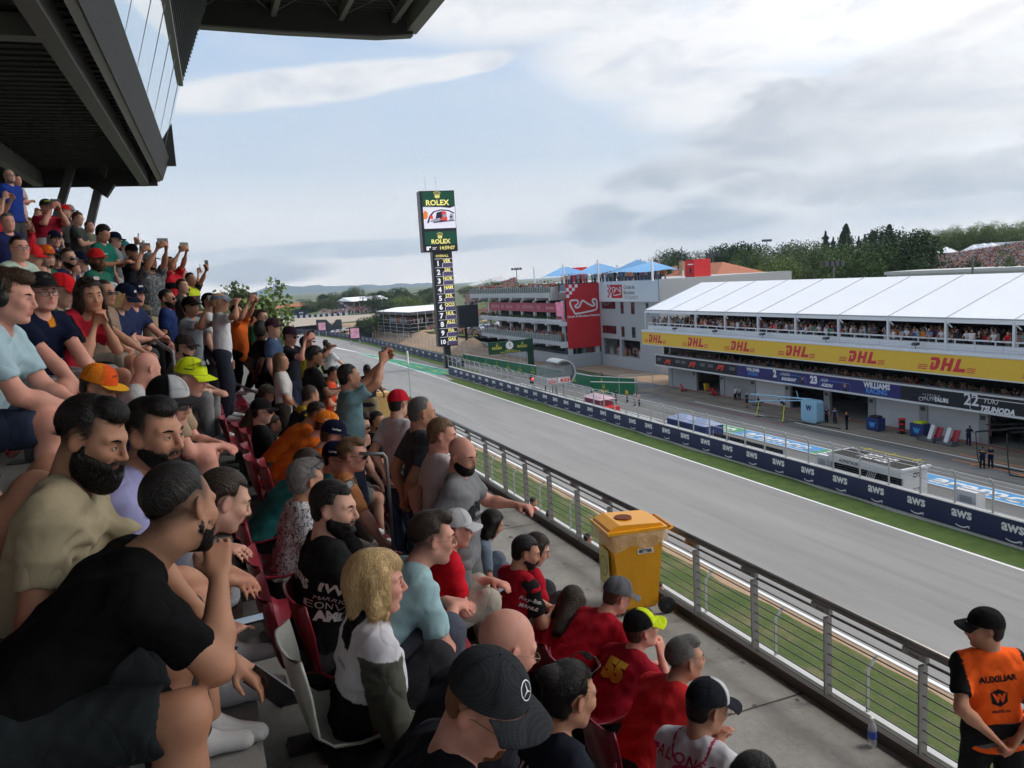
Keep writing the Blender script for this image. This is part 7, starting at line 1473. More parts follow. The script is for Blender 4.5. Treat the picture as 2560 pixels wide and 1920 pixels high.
P_(**cD(1820,1190),d=5.45,k=1,yaw=-35,hy=-52,hp=18,hr=6,lean=4,arms=((.36,.28,.22,(-.2,.8,-.8),1.1),'back'),skin='pink',hair='bald',hc='black',beard='full',shades=dict(clear=True,thin=True),top=(.20,.205,.215),bottom=(.15,.155,.16),**st_,build=1.08,smile=True,decals=[(join2(TX('JIMI',.07,.1),move2(TX('HENDRIX',.03),0,-1.0,.5),move2(circle(.8),-1.5,.0,1.)),'shirt',(.1,0,.27),(1,0,0),(0,.15,1),.062,(.02,.022,.026))],label='bald bearded person in grey printed T-shirt with glasses')
P_(**cD(1660,1035),d=5.75,k=1,yaw=0,hy=-18,hp=12,lean=4,arms=('back','cross'),skin='pink',hair='short',hc='lbrown',beard='none',top=(.60,.54,.57),bottom=(.03,.035,.05),**st_,build=1.1,label='person in white T-shirt standing left of the grey printed one')
P_(**cD(1500,860),d=6.1,k=1,yaw=5,hy=0,hp=8,lean=3,arms=('back','back'),skin='tan',hair='receding',hc='dgrey',top=(.06,.07,.085),bottom=(.02,.02,.025),**st_,build=1.12,label='grey-haired person in dark slate polo standing')
P_(**cD(1315,790),d=7.5,k=0,yaw=25,hy=35,hp=8,lean=4,arms=('back','down'),skin='light',hair='short',hc='black',shades=dict(clear=True),cap=dict(col=(.50,.012,.03)),top=(.55,.52,.54),bottom=(.05,.07,.12),**st_,label='person in crimson cap and white printed T-shirt turned away')
P_(**cD(1400,830),d=8.2,k=0,yaw=20,hy=30,hp=8,lean=4,arms=('down','down'),skin='tan',hair='short',hc='ginger',top=(.03,.03,.035),bottom=BLK,**st_,label='person in black mostly hidden behind dark slate polo')
P_(**cF(300,250),d=7.3,k=0,yaw=-10,hy=-10,hp=28,lean=30,arms=('phone_low','phone_low'),skin='tan',hair='long',hc='black',female=True,top=(.14,.18,.23),bottom=(.1,.12,.16),label='long dark-haired person in blue-grey top using a phone')
RS=dict(top=(.36,.010,.022))
P_(**cF(495,415),d=5.9,k=0,yaw=8,hy=-20,hp=18,lean=20,arms=('knees','phone_low'),skin='tan',hair='short',hc='black',beard='short',topf=sleeves((.014,.014,.015)),bottom=(.03,.03,.035),**RS,decals=[(T5('Ray-Ban',.0),'shirt',(0,-.2,.36),(.1,-1,0),(0,0,1),.028,yl),(T5('MAHLE',.06),'shirt',(0,-.2,.31),(.1,-1,0),(0,0,1),.022,yl)],label='bearded person in red team shirt with black sleeves')
P_(**cF(560,395),d=6.5,k=0,yaw=0,hy=-30,hp=25,lean=22,arms=('phone_low','phone_low'),skin='light',hair='long',hc='dbrown',female=True,bottom=(.04,.04,.045),**RS,label='long brown-haired person in red team shirt behind the bearded one')
P_(**cF(760,715),d=5.9,k=0,yaw=15,hy=40,hp=42,lean=48,arms=('knees','knees'),skin='light',hair='long',hc='dbrown',female=True,bottom=(.03,.03,.035),**RS,label='curly-haired person in dark red shirt bent forward')
P_(**cF(1020,670),d=5.6,k=0,yaw=12,hy=0,hp=22,lean=50,arms=('knees','knees'),skin='pink',hair='buzz',hc='brown',beard='stubble',cap=dict(col=(.115,.12,.135)),bottom=(.03,.03,.035),build=1.2,**RS,label='broad person in red shirt and grey cap bent forward')
P_(**cF(1160,860),d=5.15,k=0,yaw=12,hy=-5,hp=-4,lean=40,arms=('knees','chin'),skin='pink',hair='short',hc='brown',beard='none',cap=dict(col=(.012,.012,.013),front=(.58,.72,.02),brim=(.58,.72,.02),text='14',tcol=(.02,.10,.07),tsize=.024),top=(.30,.010,.025),bottom=(.02,.02,.025),decals=[(TX('55',.08),'shirt',(-.1,-.015,.30),(-1,-.15,0),(0,0,1),.115,(.62,.42,.05))],label='person in black and neon cap with yellow number 55 on red shirt')
P_(**cF(1415,1030),d=4.5,k=0,yaw=8,hy=-8,hp=2,lean=40,arms=('knees','knees'),skin='tan',hair='crop',hc='dgrey',beard='none',top=(.56,.025,.03),bottom=(.02,.02,.025),build=1.05,label='grey-haired person in plain bright red shirt leaning forward')
def alo(c,q,arm,V):c=c.copy();x,y,z=q.T;c[(np.abs(np.hypot(y*1.1,(z-.485)*1.0)-.105)<.006)]=(.35,.02,.07);c[(arm<.08)&(np.abs(y)>.17)&(z>.40)]=(.50,.02,.13);c[(arm<.08)&(np.abs(y)>.17)&(z>.43)]=(.6,.6,.63);return c
P_(**cF(1540,1305),d=3.85,k=0,yaw=22,hy=-2,hp=16,lean=24,arms=('chin','chin'),skin='tan',hair='short',hc='black',beard='none',shades=dict(clear=True,thin=True),cap=dict(col=(.018,.02,.028),front=(.55,.57,.60),text='TRUST',tcol=(.12,.13,.16),tsize=.013),top=(.58,.58,.63),topf=alo,bottom=(.25,.35,.5),decals=[(TX('ALONSO',.02,0,True,1.25),'shirt',(-.1,.0,.385),(-1,0,0),(0,0,1),.050,(.40,.03,.09)),(TX('8',.1),'shirt',(-.1,.0,.20),(-1,0,0),(0,0,1),.17,(.45,.04,.16))],label='person in white ALONSO shirt with black and white trucker cap')
P_(px=1885,py=1962,d=3.3,k=0,yaw=5,hy=15,hp=28,lean=20,arms=('lap','lap'),skin='tan',hair='long',hc='black',female=True,top=(.05,.05,.06),bottom=BLK,label='dark long-haired person cut off by the bottom edge')
P_(**cF(385,960),d=2.62,k=1,yaw=5,hy=2,hp=26,lean=40,arms=('knees','knees'),skin='pink',hair='bald',beard='none',hc='lbrown',shades=dict(clear=True,thin=True),top=(.02,.022,.03),bottom=(.03,.03,.035),build=1.1,label='bald person with thin glasses looking down')
def rbj(c,q,arm,V):c=c.copy();c[(q[:,2]>.1)&(q[:,2]<.2)&(arm>.08)]=(.16,.01,.025);c[(arm<.075)&(np.abs(q[:,1])>.17)]=(.03,.035,.05);return c
P_(**cF(265,1285),d=1.98,k=2,yaw=-5,hy=-50,hp=28,lean=30,arms=((.5,.1,.05,(-.4,.8,-.8),.5),(.55,-.22,.02,(-.2,-.9,-.8),.4)),skin='pink',hair='buzz',hc='ginger',beard='stubble',shades=dict(thin=True),cap=dict(col=(.035,.038,.043),star=(.78,.80,.83),mat=checkm),top=(.012,.014,.020),topf=rbj,bottom=(.03,.03,.035),build=1.12,label='person in black checked cap with white star emblem close to the camera')
P_(**cF(750,1235),d=2.95,k=1,yaw=5,hy=8,hp=14,lean=22,arms=('knees','phone_low'),skin='tan',hair='bun',hc='black',female=True,shades=dict(up=True),top=(.015,.018,.028),bottom=(.03,.03,.035),decals=[(TX('BRUCE',.04),'shirt',(-.1,.0,.34),(-1,0,0),(0,0,1),.05,(.4,.4,.4))],label='dark-haired person with hair bun and gold earring')
def vst(c,q,arm,V):
 c=c.copy();x,y,z=q.T;sl=(arm<.085)&(np.abs(y)>.185);c[:]=(.95,.13,.02);c[(((z>.035)&(z<.075))|((z>-.065)&(z<-.03)))&~sl]=(.13,.13,.13);c[sl]=(.014,.014,.016);return c
hexa=join2((np.array([(math.cos(math.radians(30+60*i)),math.sin(math.radians(30+60*i)))for i in range(6)]),[tuple(range(6))]))
P_(px=-150,py=940,d=2.5,k=4,yaw=0,hy=20,hp=5,lean=5,arms=('lap','lap'),skin='tan',hair='short',hc='black',top=BLK,bottom=BLK,label='person in black shirt cut off by the left edge',nobody=True)
P_(px=2462,py=1572,d=5.1,size=1.0,side=5,floor=-3.9,yaw=66,hy=140,hp=4,lean=2,arms=((-.16,.10,.04,(-.5,1,-.2),.5),(-.16,-.06,.02,(-.5,-1,-.2),.5)),skin='tan',hair='short',hc='black',cap=dict(col=(.012,.012,.013)),top=(.8,.09,.015),topf=vst,bottom=(.016,.016,.018),**st_,decals=[(TX('AUXILIAR',.04),'shirt',(-.1,0,.36),(-1,0,0),(0,0,1),.036,(.02,.02,.02)),(hexa,'shirt',(-.1,0,.25),(-1,0,0),(0,0,1),.058,(.02,.02,.022),.004,.35,'emblem'),(TX('W',.09),'shirt',(-.1,0,.229),(-1,0,0),(0,0,1),.045,(.75,.10,.02),.0065),(TX('wurth.es',.02),'shirt',(-.1,0,.155),(-1,0,0),(0,0,1),.022,(.03,.03,.03))],label='steward person in orange AUXILIAR vest and black cap at the railing')
barkm=M('bark',(.09,.065,.045),.9,var=.3,scale=6)
def leafmat(name,col,v=.5):
 return M(name,col,.75,var=v,scale=.35,spec=.2)
LM={k:leafmat('foliage_'+k,c)for k,c in dict(dark=(.034,.060,.026),mid=(.072,.115,.038),light=(.14,.19,.06),olive=(.10,.125,.058),fresh=(.18,.26,.065)).items()}
def crown_mesh(kind,seed,n=5200,leaf=.42):
 r=np.random.default_rng(seed);P=[]
 if kind=='round':
  cs=[(r.normal(0,.42),r.normal(0,.42),r.uniform(.35,.95),r.uniform(.22,.42))for _ in range(13)]
  for x,y,z,q in cs:
   m=int(n/13);v=r.normal(size=(m,3));v/=np.linalg.norm(v,axis=1)[:,None];v*=(q*r.uniform(.55,1.05,(m,1)));P.append(v*[1,1,.75]+[x*.75,y*.75,z])
  P=np.concatenate(P);P[:,2]=np.maximum(P[:,2],.12)
 elif kind=='cypress':
  z=r.uniform(0.03,1,n)**.9;a=r.uniform(0,6.283,n);q=.15*(1-z)**.42*np.minimum(1,z*6)*(.75+.35*np.sin(a*3+z*9));q*=r.uniform(.6,1.1,n);P=np.stack([q*np.cos(a),q*np.sin(a),z],1)
 elif kind=='fir':
  z=r.uniform(.08,1,n);a=r.uniform(0,6.283,n);lay=.78+.3*np.sin(z*52);q=.34*(1-z)**.85*lay*r.uniform(.35,1.1,n)*(.8+.3*np.sin(a*5+np.floor(z*9)*2));P=np.stack([q*np.cos(a),q*np.sin(a),z-.04*q],1)
 else:
  cs=[(r.normal(0,.16),r.normal(0,.16),.25+.7*i/11,r.uniform(.12,.22)*(1.25-.7*i/11))for i in range(12)]
  for x,y,z,q in cs:
   m=int(n/12);v=r.normal(size=(m,3));v/=np.linalg.norm(v,axis=1)[:,None];P.append(v*q*r.uniform(.4,1.1,(m,1))+[x,y,z])
  P=np.concatenate(P)
 P[:,2]*=1/np.quantile(P[:,2],.985)
 if kind in('round','poplar'):P[:,:2]*=(1 if kind=='round'else .5)/np.quantile(np.abs(P[:,:2]),.97)
 N=len(P);a=r.normal(size=(N,3));a/=np.linalg.norm(a,axis=1)[:,None];b_=np.cross(a,r.normal(size=(N,3)));b_/=np.linalg.norm(b_,axis=1)[:,None];s=leaf*r.uniform(.5,1.2,(N,1))
 return P,a*s,b_*s
CRN={}
def tree(x,y,z,h,wd,kind,mk,label,group,seed=0,n=5200,lf=1.):
 key=(kind,seed%3,mk,round(h/wd,0),lf);t=empty('tree',(x,y,z),random.uniform(0,6),label=label,cat='tree',group=group)
 if key not in CRN:
  P,a,b_=crown_mesh(kind,seed%3+hash(kind)%50 if False else seed%3+len(kind),n);sc_=np.array([wd,wd,h])if kind in('round',)else np.array([h,h,h])if kind!='poplar'else np.array([wd*1.6,wd*1.6,h])
  L=.030*lf*max(wd,h*.35);P=P*sc_;a=a/.42*L;b_=b_/.42*L;V=np.stack([P-a-b_*.6,P+a-b_*.6,P+a*.8+b_*.7,P-a*.8+b_*.7],1).reshape(-1,3);Q=np.arange(len(V)).reshape(-1,4)
  c=mesh_from(V,Q,'crown',LM[mk],t,None,smooth=False);T=MB();T.tube([(0,0,0),(0,0,h*.35),(.02*h,0,h*.75)],[.022*h,.016*h,.004*h],7)
  for k in range(5):an=k*1.3;T.tube([(0,0,h*(.25+.07*k)),(math.cos(an)*wd*.28,math.sin(an)*wd*.28,h*(.45+.08*k))],[.009*h,.003*h],5)
  CRN[key]=(c,T.build('trunk',barkm,t))
 else:
  for o in CRN[key]:c=o.copy();C.objects.link(c);c.parent=t
 return t
def hillz(x,y):return-16.5+max(0,(x-85))*.055+(3 if x>150 else 3*(max(0,x-85)/65))
hill=MB();xs=[82,95,110,130,150,175,200,240,300,400,600];ys=list(range(-60,420,24));nx=len(xs)
hill.add([(x,y,hillz(x,y)-.2 if x<240 else hillz(240,y)-.2+3*math.sin(y*.02))for y in ys for x in xs],[(j*nx+i,j*nx+i+1,(j+1)*nx+i+1,(j+1)*nx+i)for j in range(len(ys)-1)for i in range(nx-1)]);hill.build('hillside',grassdry,kind='structure')
def tr(px,topy,X,kind,mk,wpx,label,group,seed=0,drop=3.0):
 """a tree whose top shows at (px, topy), standing at depth X"""
 p=at(px,topy,X=X);gz=hillz(X,p[1])-drop*0;h=(p[2]-gz)*(1.07 if kind in('fir','cypress')else 1);d=np.linalg.norm(p);w=wpx*d/2000;return tree(p[0],p[1],gz,h,w/2,kind,mk,label,group,seed)
gd_='trees on the hillside behind the pit building'
for i,(px,ty,X,kd,mk,wp,lb)in enumerate([(2064,588,190,'fir','dark',60,'dark layered fir at the left of the conifer group'),(2083,602,195,'fir','dark',40,'short dark fir right of the first one'),(2107,588,195,'cypress','dark',22,'slim cypress beside the tallest one'),(2116,571,196,'cypress','dark',26,'tall pointed cypress, left of the two tallest'),(2162,590,190,'fir','dark',50,'dark fir between the tall cypresses'),(2147,600,192,'fir','dark',40,'dark fir left of the middle fir'),(2181,589,192,'cypress','dark',24,'medium cypress in the conifer group'),(2224,572,194,'cypress','dark',26,'tall pointed cypress, right of the two tallest'),(2235,595,190,'cypress','mid',22,'small cypress right of the tall one'),(2275,594,188,'round','olive',60,'reddish green rounded tree right of the cypresses'),(2305,607,185,'cypress','dark',22,'last small cypress at the right of the group'),(1853,620,170,'fir','dark',26,'lone thin fir on the skyline'),(1836,622,175,'cypress','mid',14,'thin bare sapling on the skyline')]):tr(px,ty,X,kd,mk,wp,lb,gd_,i)
k=0
for px,ty,X,mk,wp in[(1640,655,150,'mid',60),(1662,640,165,'dark',60),(1700,628,175,'dark',90),(1725,640,165,'mid',60),(1760,628,170,'dark',70),(1795,634,165,'dark',70),(1820,640,150,'mid',70),(1840,640,160,'dark',80),(1880,628,165,'dark',90),(1905,632,150,'mid',70),(1935,618,165,'mid',90),(1960,612,160,'olive',90),(1990,622,160,'olive',80),(2020,618,155,'olive',80),(2050,615,150,'mid',80),(1880,676,118,'fresh',60),(1932,664,122,'light',80),(1965,645,125,'light',90),(1998,650,130,'light',80),(2030,645,130,'olive',80),(2090,650,135,'mid',80),(2122,640,128,'mid',90),(2150,645,135,'mid',80),(2200,650,128,'mid',90),(2230,645,128,'mid',70),(2255,640,140,'dark',90),(2290,645,135,'dark',90),(2320,660,130,'dark',70),(2140,615,185,'dark',80),(2200,612,185,'dark',90),(2250,606,185,'dark',80),(2090,625,180,'dark',90),(2430,654,120,'dark',46),(2545,640,115,'mid',50),(1745,676,100,'mid',60),(1610,668,120,'mid',50),(1590,672,110,'dark',50),(1560,668,120,'mid',50)]:
 tr(px,ty,X,'round',mk,wp*1.25,{'dark':'dark evergreen broad tree on the wooded hillside','mid':'mid green broad tree on the wooded hillside','olive':'olive green broad tree on the wooded hillside','light':'pale green loose-crowned tree behind the tent roof','fresh':'fresh yellow-green tree behind the tent roof'}[mk],'hillside trees of '+mk+' foliage',k);k+=1
for i in range(26):
 px=2315+i*11;tr(px,606-i*.45+random.uniform(-4,4),262,'round','light',34,'light green tree in the belt above the spectator bank','tree belt above the spectator bank',i)
for i,(px,ty)in enumerate(((1452,690),(1475,672),(1530,690),(1380,690),(1340,700),(1300,704),(1285,690))):
 p=at(px,ty,X=95);tree(95,p[1],-16,p[2]+16,7,'round','mid','green tree behind the roof terrace and its shade sails','trees behind the roof terrace',i)
for px,ty,X,lb in((1917,602,190,'floodlight mast on the wooded skyline'),(2084,660,95,'slim lamp mast just behind the tent roof'),(2289,586,230,'floodlight mast beside the spectator bank'),(2432,640,95,'plain pale mast in front of the spectator bank'),(1782,638,120,'slim pale mast behind the red stair tower'),(1704,616,150,'thin antenna mast on the skyline'),(1291,673,110,'floodlight mast behind the roof terrace')):
 p=at(px,ty,X=X);gz=hillz(X,p[1]);m=empty('light_mast',(p[0],p[1],gz),label=lb,cat='mast');MB().tube([(0,0,0),(0,0,p[2]-gz)],.14,6).build('pole',M('mast_dark',(.12,.12,.12),.5),m)
 if 'plain'not in lb and 'antenna'not in lb:
  b=MB()
  for q in(-1.6,-.5,.5,1.6):b.box(q-.35,q+.35,-.3,.3,p[2]-gz-.3,p[2]-gz+.5)
  b.build('lamp_head',dsteel,m)
p=at(1018,877,X=19);m=empty('white_pole',(19,p[1],G),label='thin white pole with a lit tip standing beside the track',cat='pole');MB().tube([(0,0,0),(0,0,p[2]-G-1.3)],.05,6).build('pole',steel,m);MB().tube([(0,0,p[2]-G-1.3),(0,0,p[2]-G)],.09,6).build('tip',white,m)
crowdm=bpy.data.materials.new('crowd_colours');crowdm.use_nodes=True;t_=NT(crowdm.node_tree);t_.n.clear();a_=t_.N('ShaderNodeAttribute',attribute_name='Col');pb_=t_.N('ShaderNodeBsdfPrincipled',i_Roughness=.9);t_.l.new(a_.outputs[0],pb_.inputs['Base Color']);t_.l.new(pb_.outputs[0],t_.N('ShaderNodeOutputMaterial').inputs[0])
SH_=[(.62,.62,.64),(.62,.62,.64),(.02,.02,.025),(.03,.05,.14),(.45,.02,.03),(.55,.10,.12),(.2,.22,.25),(.10,.2,.42),(.7,.25,.04),(.05,.2,.12),(.35,.3,.24),(.012,.012,.014),(.55,.5,.5),(.42,.42,.45)]
def crowd(pts,name,label,parent=None,h=1.1,wide=.44,seed=1,dim=1.,legs=False):
 """many simple seated or standing figures: torso, shoulders, arms and head with hair"""
 r=np.random.default_rng(seed);V=[];Q=[];Cc=[]
 box8=np.array([(x,y,z)for x in(-1,1)for y in(-1,1)for z in(0,1)],float);bf=[(0,1,3,2),(4,6,7,5),(0,4,5,1),(2,3,7,6),(0,2,6,4),(1,5,7,3)]
 sph=[(math.cos(a)*math.cos(e),math.sin(a)*math.cos(e),math.sin(e))for e in(-1.1,-.4,.4,1.1)for a in np.linspace(0,6.283,6,endpoint=False)];sf=[(j*6+i,j*6+(i+1)%6,(j+1)*6+(i+1)%6,(j+1)*6+i)for j in range(3)for i in range(6)]+[(18,19,20,21),(18,21,22,23),(0,3,2,1),(0,5,4,3)]
 def put(v,f,c):b_=sum(len(x)for x in V);V.append(np.array(v));Q.extend([tuple(b_+i for i in q)for q in f]);Cc.append(np.tile(c,(len(v),1)))
 cnt=0;base=0
 for p in pts:
  s=r.uniform(.9,1.08);c=np.array(SH_[r.integers(len(SH_))])*dim*r.uniform(.7,1.1);sk=np.array([(.45,.25,.18),(.35,.18,.11),(.5,.29,.22),(.12,.06,.035)][r.choice(4,p=[.4,.3,.22,.08])])*dim;a=r.uniform(-.6,.6)+(p[3]if len(p)>3 else 0);ca,sa=math.cos(a),math.sin(a);o=np.array(p[:3]);R_=np.array([[ca,sa,0],[-sa,ca,0],[0,0,1]])
  def P(v):return(np.array(v)*s)@R_+o
  H=h;tb=box8.copy();tb[:,0]*=.11;tb[:,1]*=np.where(box8[:,2]>0,wide*.5,wide*.38);tb[:,2]=np.where(box8[:,2]>0,H-.32,0 if not legs else .75);put(P(tb),bf,c)
  for sd_ in(1,-1):
   ar=box8.copy();fw=r.uniform(.05,.3);ar[:,0]=ar[:,0]*.045+np.where(box8[:,2]>0,0,fw);ar[:,1]=ar[:,1]*.045+sd_*wide*.52;up_=r.random()<.12;ar[:,2]=np.where(box8[:,2]>0,H-.34,(H-.85)if not up_ else H+.05);put(P(ar),bf,sk if r.random()<.7 else c)
   if legs:lg_=box8.copy()*[.07,.07,.78];lg_[:,1]+=sd_*.09;put(P(lg_),bf,np.array([(.02,.02,.03),(.25,.22,.18),(.06,.09,.16)][r.integers(3)])*dim)
  hd=np.array(sph)*[.095,.08,.125]+[.02,0,H-.14];put(P(hd),sf,sk);hh=np.array(sph)*[.10,.088,.10]+[-.012,0,H-.085];put(P(hh),sf,np.array([(.02,.013,.01),(.06,.035,.02),(.5,.5,.5),(.35,.2,.08),(.5,.03,.03)][r.choice(5,p=[.42,.24,.14,.12,.08])])*dim)
 V=np.concatenate(V);return tag(mesh_from(V,np.array(Q),name,crowdm,parent,np.concatenate(Cc),smooth=False),label,'crowd',kind='stuff')
bank=MB();A0,A1,A2,A3=at(2318,640,X=235),at(2560,600,X=235),at(2560,660,X=205),at(2318,690,X=205)
b0=[np.array([205,300,hillz(205,0)+0]),np.array([205,120,hillz(205,0)+0])]
pl,pr=at(2312,700,X=215),at(2600,690,X=215);tl_,tr_=at(2312,650,X=250),at(2600,603,X=250)
bank.quad(pl,pr,tr_,tl_);bank.build('spectator_bank',grassdry,kind='structure')
pts=[]
for i in range(34):
 for j in range(95):
  u,v=(j+random.uniform(-.3,.3))/95,(i+random.uniform(-.2,.2))/34
  if random.random()<.1:continue
  p=(np.array(pl)*(1-u)+np.array(pr)*u)*(1-v)+(np.array(tl_)*(1-u)+np.array(tr_)*u)*v;pts.append((p[0],p[1],p[2],3.3))
crowd(pts,'bank_crowd','dense crowd covering the spectator bank on the hill',h=1.35,wide=.62,seed=4,dim=1.25)
for i,(px,py)in enumerate(((2366,628),(2434,623),(2459,619),(2479,618))):
 p=at(px,py,X=252);t_=empty('pavilion',tuple(p-np.array([0,0,2.0])),label=['white peaked pavilion at the left of the spectator bank','white peaked pavilion, first of three in a row','white peaked pavilion, middle of three in a row','white peaked pavilion, last of three in a row'][i],cat='pavilion');b=MB();b.add([(-3,-3,1.4),(3,-3,1.4),(3,3,1.4),(-3,3,1.4),(0,0,3.6)],[(0,1,4),(1,2,4),(2,3,4),(3,0,4)]);b.build('canopy',canvas,t_)
 for x,y in((-3,-3),(3,-3),(3,3),(-3,3)):MB().tube([(x,y,-1),(x,y,1.4)],.06,4).build('pole',white,t_)
p=at(2525,612,X=255);t_=empty('marquee',(255,p[1]-9,p[2]-3),label='long white marquee at the top of the spectator bank',cat='marquee');MB().box(0,5,0,22,1,4).build('canopy',canvas,t_);MB().box(-.1,.0,0,22,0,1).build('counter',conc,t_)
p=at(2370,682,X=110);t_=empty('service_building',(110,p[1]-14,-8),label='low pale building roof behind the tent ridge',cat='building');MB().box(0,8,0,26,-6,p[2]+8).build('wall',wconc,t_);MB().box(-.3,8.3,-.3,26.3,p[2]+8,p[2]+8.5).build('roof',wconc,t_)
hazeb=ground_mat('mountain',[(.3,(.03,.055,.06)),(.6,(.045,.07,.075)),(.8,(.06,.08,.08))],.002,.02)
def ridge(name,D,pts,m,z0=-60,thick=1200,base=None):
 b=MB();V=[];n=0
 xs=np.linspace(pts[0][0],pts[-1][0],170);ys=np.interp(xs,[p[0]for p in pts],[p[1]for p in pts])
 for x,y in zip(xs,ys):
  y-=1.2*math.sin(x*.09)+.8*math.sin(x*.23+1)+.5*math.sin(x*.61);r=ray(x,y);s=D/math.hypot(r[0],r[1]);P=r*s;dr=np.array([r[0],r[1],0])/math.hypot(r[0],r[1])
  V+=[(P[0]-dr[0]*thick*.5,P[1]-dr[1]*thick*.5,z0),(P[0]-dr[0]*thick*.22,P[1]-dr[1]*thick*.22,z0+(P[2]-z0)*(.5+.12*math.sin(x*.11))),tuple(P),(P[0]+dr[0]*thick,P[1]+dr[1]*thick,z0)];n+=1
 b.add(V,[(4*i+k,4*i+4+k,4*i+5+k,4*i+1+k)for i in range(n-1)for k in range(3)]);return b.build(name,m,kind='structure',smooth=True)
ridge('mountains',9000,[(-400,820),(200,800),(560,770),(600,755),(640,728),(690,712),(740,716),(800,713),(850,716),(900,712),(960,713),(1000,709),(1080,708),(1150,712),(1200,722),(1300,725),(1500,735),(1900,740)],hazeb)
ridge('mountains',6000,[(-400,840),(400,800),(560,775),(620,752),(680,762),(760,775),(900,770),(1050,762),(1200,740),(1300,732),(1500,745)],hazeb,thick=900)
r_=ray(690,712);s_=8990/math.hypot(r_[0],r_[1]);MB_=tag(MB().box(-30,30,-30,30,-40,10).box(-8,8,-8,8,10,75).build('hilltop_church',hazeb),'tiny hilltop building on the highest distant mountain','church');MB_.location=tuple(r_*s_)
def far(px,py,D):r=ray(px,py);s=D/math.hypot(r[0],r[1]);return r*s
wood=MB();P_l=[]
def woods(name,label,spans,D,n,mk,hz=12,seed=3):
 r=np.random.default_rng(seed);V=[]
 for(x0,y0,x1,y1)in spans:
  for i in range(n):
   u=r.random();px=x0+(x1-x0)*u;top=y0+(y1-y0)*u+r.uniform(0,6)+4*math.sin(px*.13)+3*math.sin(px*.047);q=far(px,top,D+r.uniform(0,60));w=r.uniform(4,9);h_=q[2]+17
   m=46;v=r.normal(size=(m,3));v/=np.linalg.norm(v,axis=1)[:,None];v=v*r.uniform(.5,1.05,(m,1))*[w,w,h_*.5];c_=np.array([q[0],q[1],q[2]-h_*.5])+v;a=r.normal(size=(m,3));a/=np.linalg.norm(a,axis=1)[:,None];b_=np.cross(a,r.normal(size=(m,3)));b_/=np.linalg.norm(b_,axis=1)[:,None];s=w*.22;V.append(np.stack([c_-a*s-b_*s,c_+a*s-b_*s,c_+a*s+b_*s,c_-a*s+b_*s],1).reshape(-1,3))
 V=np.concatenate(V);return tag(mesh_from(V,np.arange(len(V)).reshape(-1,4),name,LM[mk],None,None,smooth=False),label,'woodland',kind='stuff')
woods('far_woods','second distant wooded belt below the mountains',[(560,762,1000,742),(860,742,1300,728)],1500,110,'olive',seed=8)
woods('far_woods','distant dark wooded slope under the mountains',[(560,772,860,760),(640,765,900,752)],900,90,'mid',seed=5)
gf='dark trees behind the far grandstand'
for i,(px,ty)in enumerate([(770,765),(790,752),(812,738),(835,742),(855,730),(880,722),(905,728),(925,722),(948,730),(970,735),(990,725),(1010,728),(1030,730),(1050,722),(1070,724),(1085,712),(755,775),(1180,712),(1200,706),(1228,708),(740,780),(715,782)]):
 q=far(px,ty,520+(i%3)*15);tree(q[0],q[1],-14,q[2]+14,9,'round'if i%3 else 'poplar','olive'if i%2 else 'dark','dark tall tree standing behind the far grandstand',gf,i)
for i,(px,ty,D,wd,mk,lb)in enumerate([(930,785,265,6,'mid','leafy green tree between the screen and the dark pavilion'),(945,760,430,14,'dark','round dark tree right of the far grandstand'),(1010,745,420,7,'light','pale tree left of the timing tower'),(1035,742,420,7,'light','pale tree right beside the timing tower'),(735,768,600,12,'fresh','bright green tree by the far houses'),(1240,706,300,6,'mid','small tree right of the timing tower')]):
 q=far(px,ty,D);tree(q[0],q[1],-16.5,q[2]+16.5,wd,'round',mk,lb,None,i)
for i,(px,ty,D)in enumerate(((600,735,78),(628,752,80),(578,768,78),(648,772,84))):
 q=far(px,ty,D+20);tree(q[0],q[1],-16.5,q[2]+16.5,3.4,'round','light'if i else 'olive',['windblown pale green tree beyond the end of the stand, leftmost top','windblown pale green tree beyond the end of the stand, second','low green tree beyond the end of the stand','small green tree at the right of the windblown ones'][i],None,i+5,lf=1.6)
def facing(D,px):r=ray(px,760);u=np.array([r[0],r[1],0]);return u/np.linalg.norm(u)
gs=empty('far_grandstand',(0,0,0),label='far grandstand packed with people under a white roof',cat='grandstand');D=470
a,b_,c_,d_=far(844,752,D),far(1113,748,D-5),far(1090,738,D+30),far(950,738,D+30);e_=far(882,754,D-18)
rfb=MB();L0,L1,L2,L3=far(857,745,D+8),far(952,739,D+26),far(973,746,D+8),far(880,753,D-12)
Lf,Rf,Rb,Lb=far(882,754,D-15),far(972,747,D-15),far(950,738.5,D+28),far(858,745,D+12)
rfb.add([far(842,753,D+30),far(857,744.5,D+18),far(950,738,D+30),far(973,746.5,D-10),far(881,754,D-20)],[(0,1,4),(1,2,3,4)]);rfb.build('roof',canvas,gs)
sb_=MB();S0,S1,S2,S3=far(845,757,D+20),far(940,750,D+25),far(935,778,D-15),far(880,777,D-15);sb_.add([S0,S1,S2,S3],[(0,1,2,3)]);sb_.build('seating',conc,gs);sb_=MB();sb_.add([far(842,754,D+22),far(845,772,D+10),far(880,778,D-15),far(880,776,D-16)],[(0,1,2,3)]);sb_.build('side_wall',dark,gs)
def fillq(q0,q1,q2,q3,nu,nv,az=0):return[tuple((q0*(1-u)+q1*u)*(1-v)+(q3*(1-u)+q2*u)*v)+(az,)for i in range(nv)for j in range(nu)for u,v in[((j+random.random())/nu,(i+random.random()*.4)/nv)]]
crowd(fillq(S0,S1,S2,S3,46,15,3.9),'grandstand_crowd','packed crowd seated in the far white-roofed grandstand',h=1.5,wide=.8,seed=9)
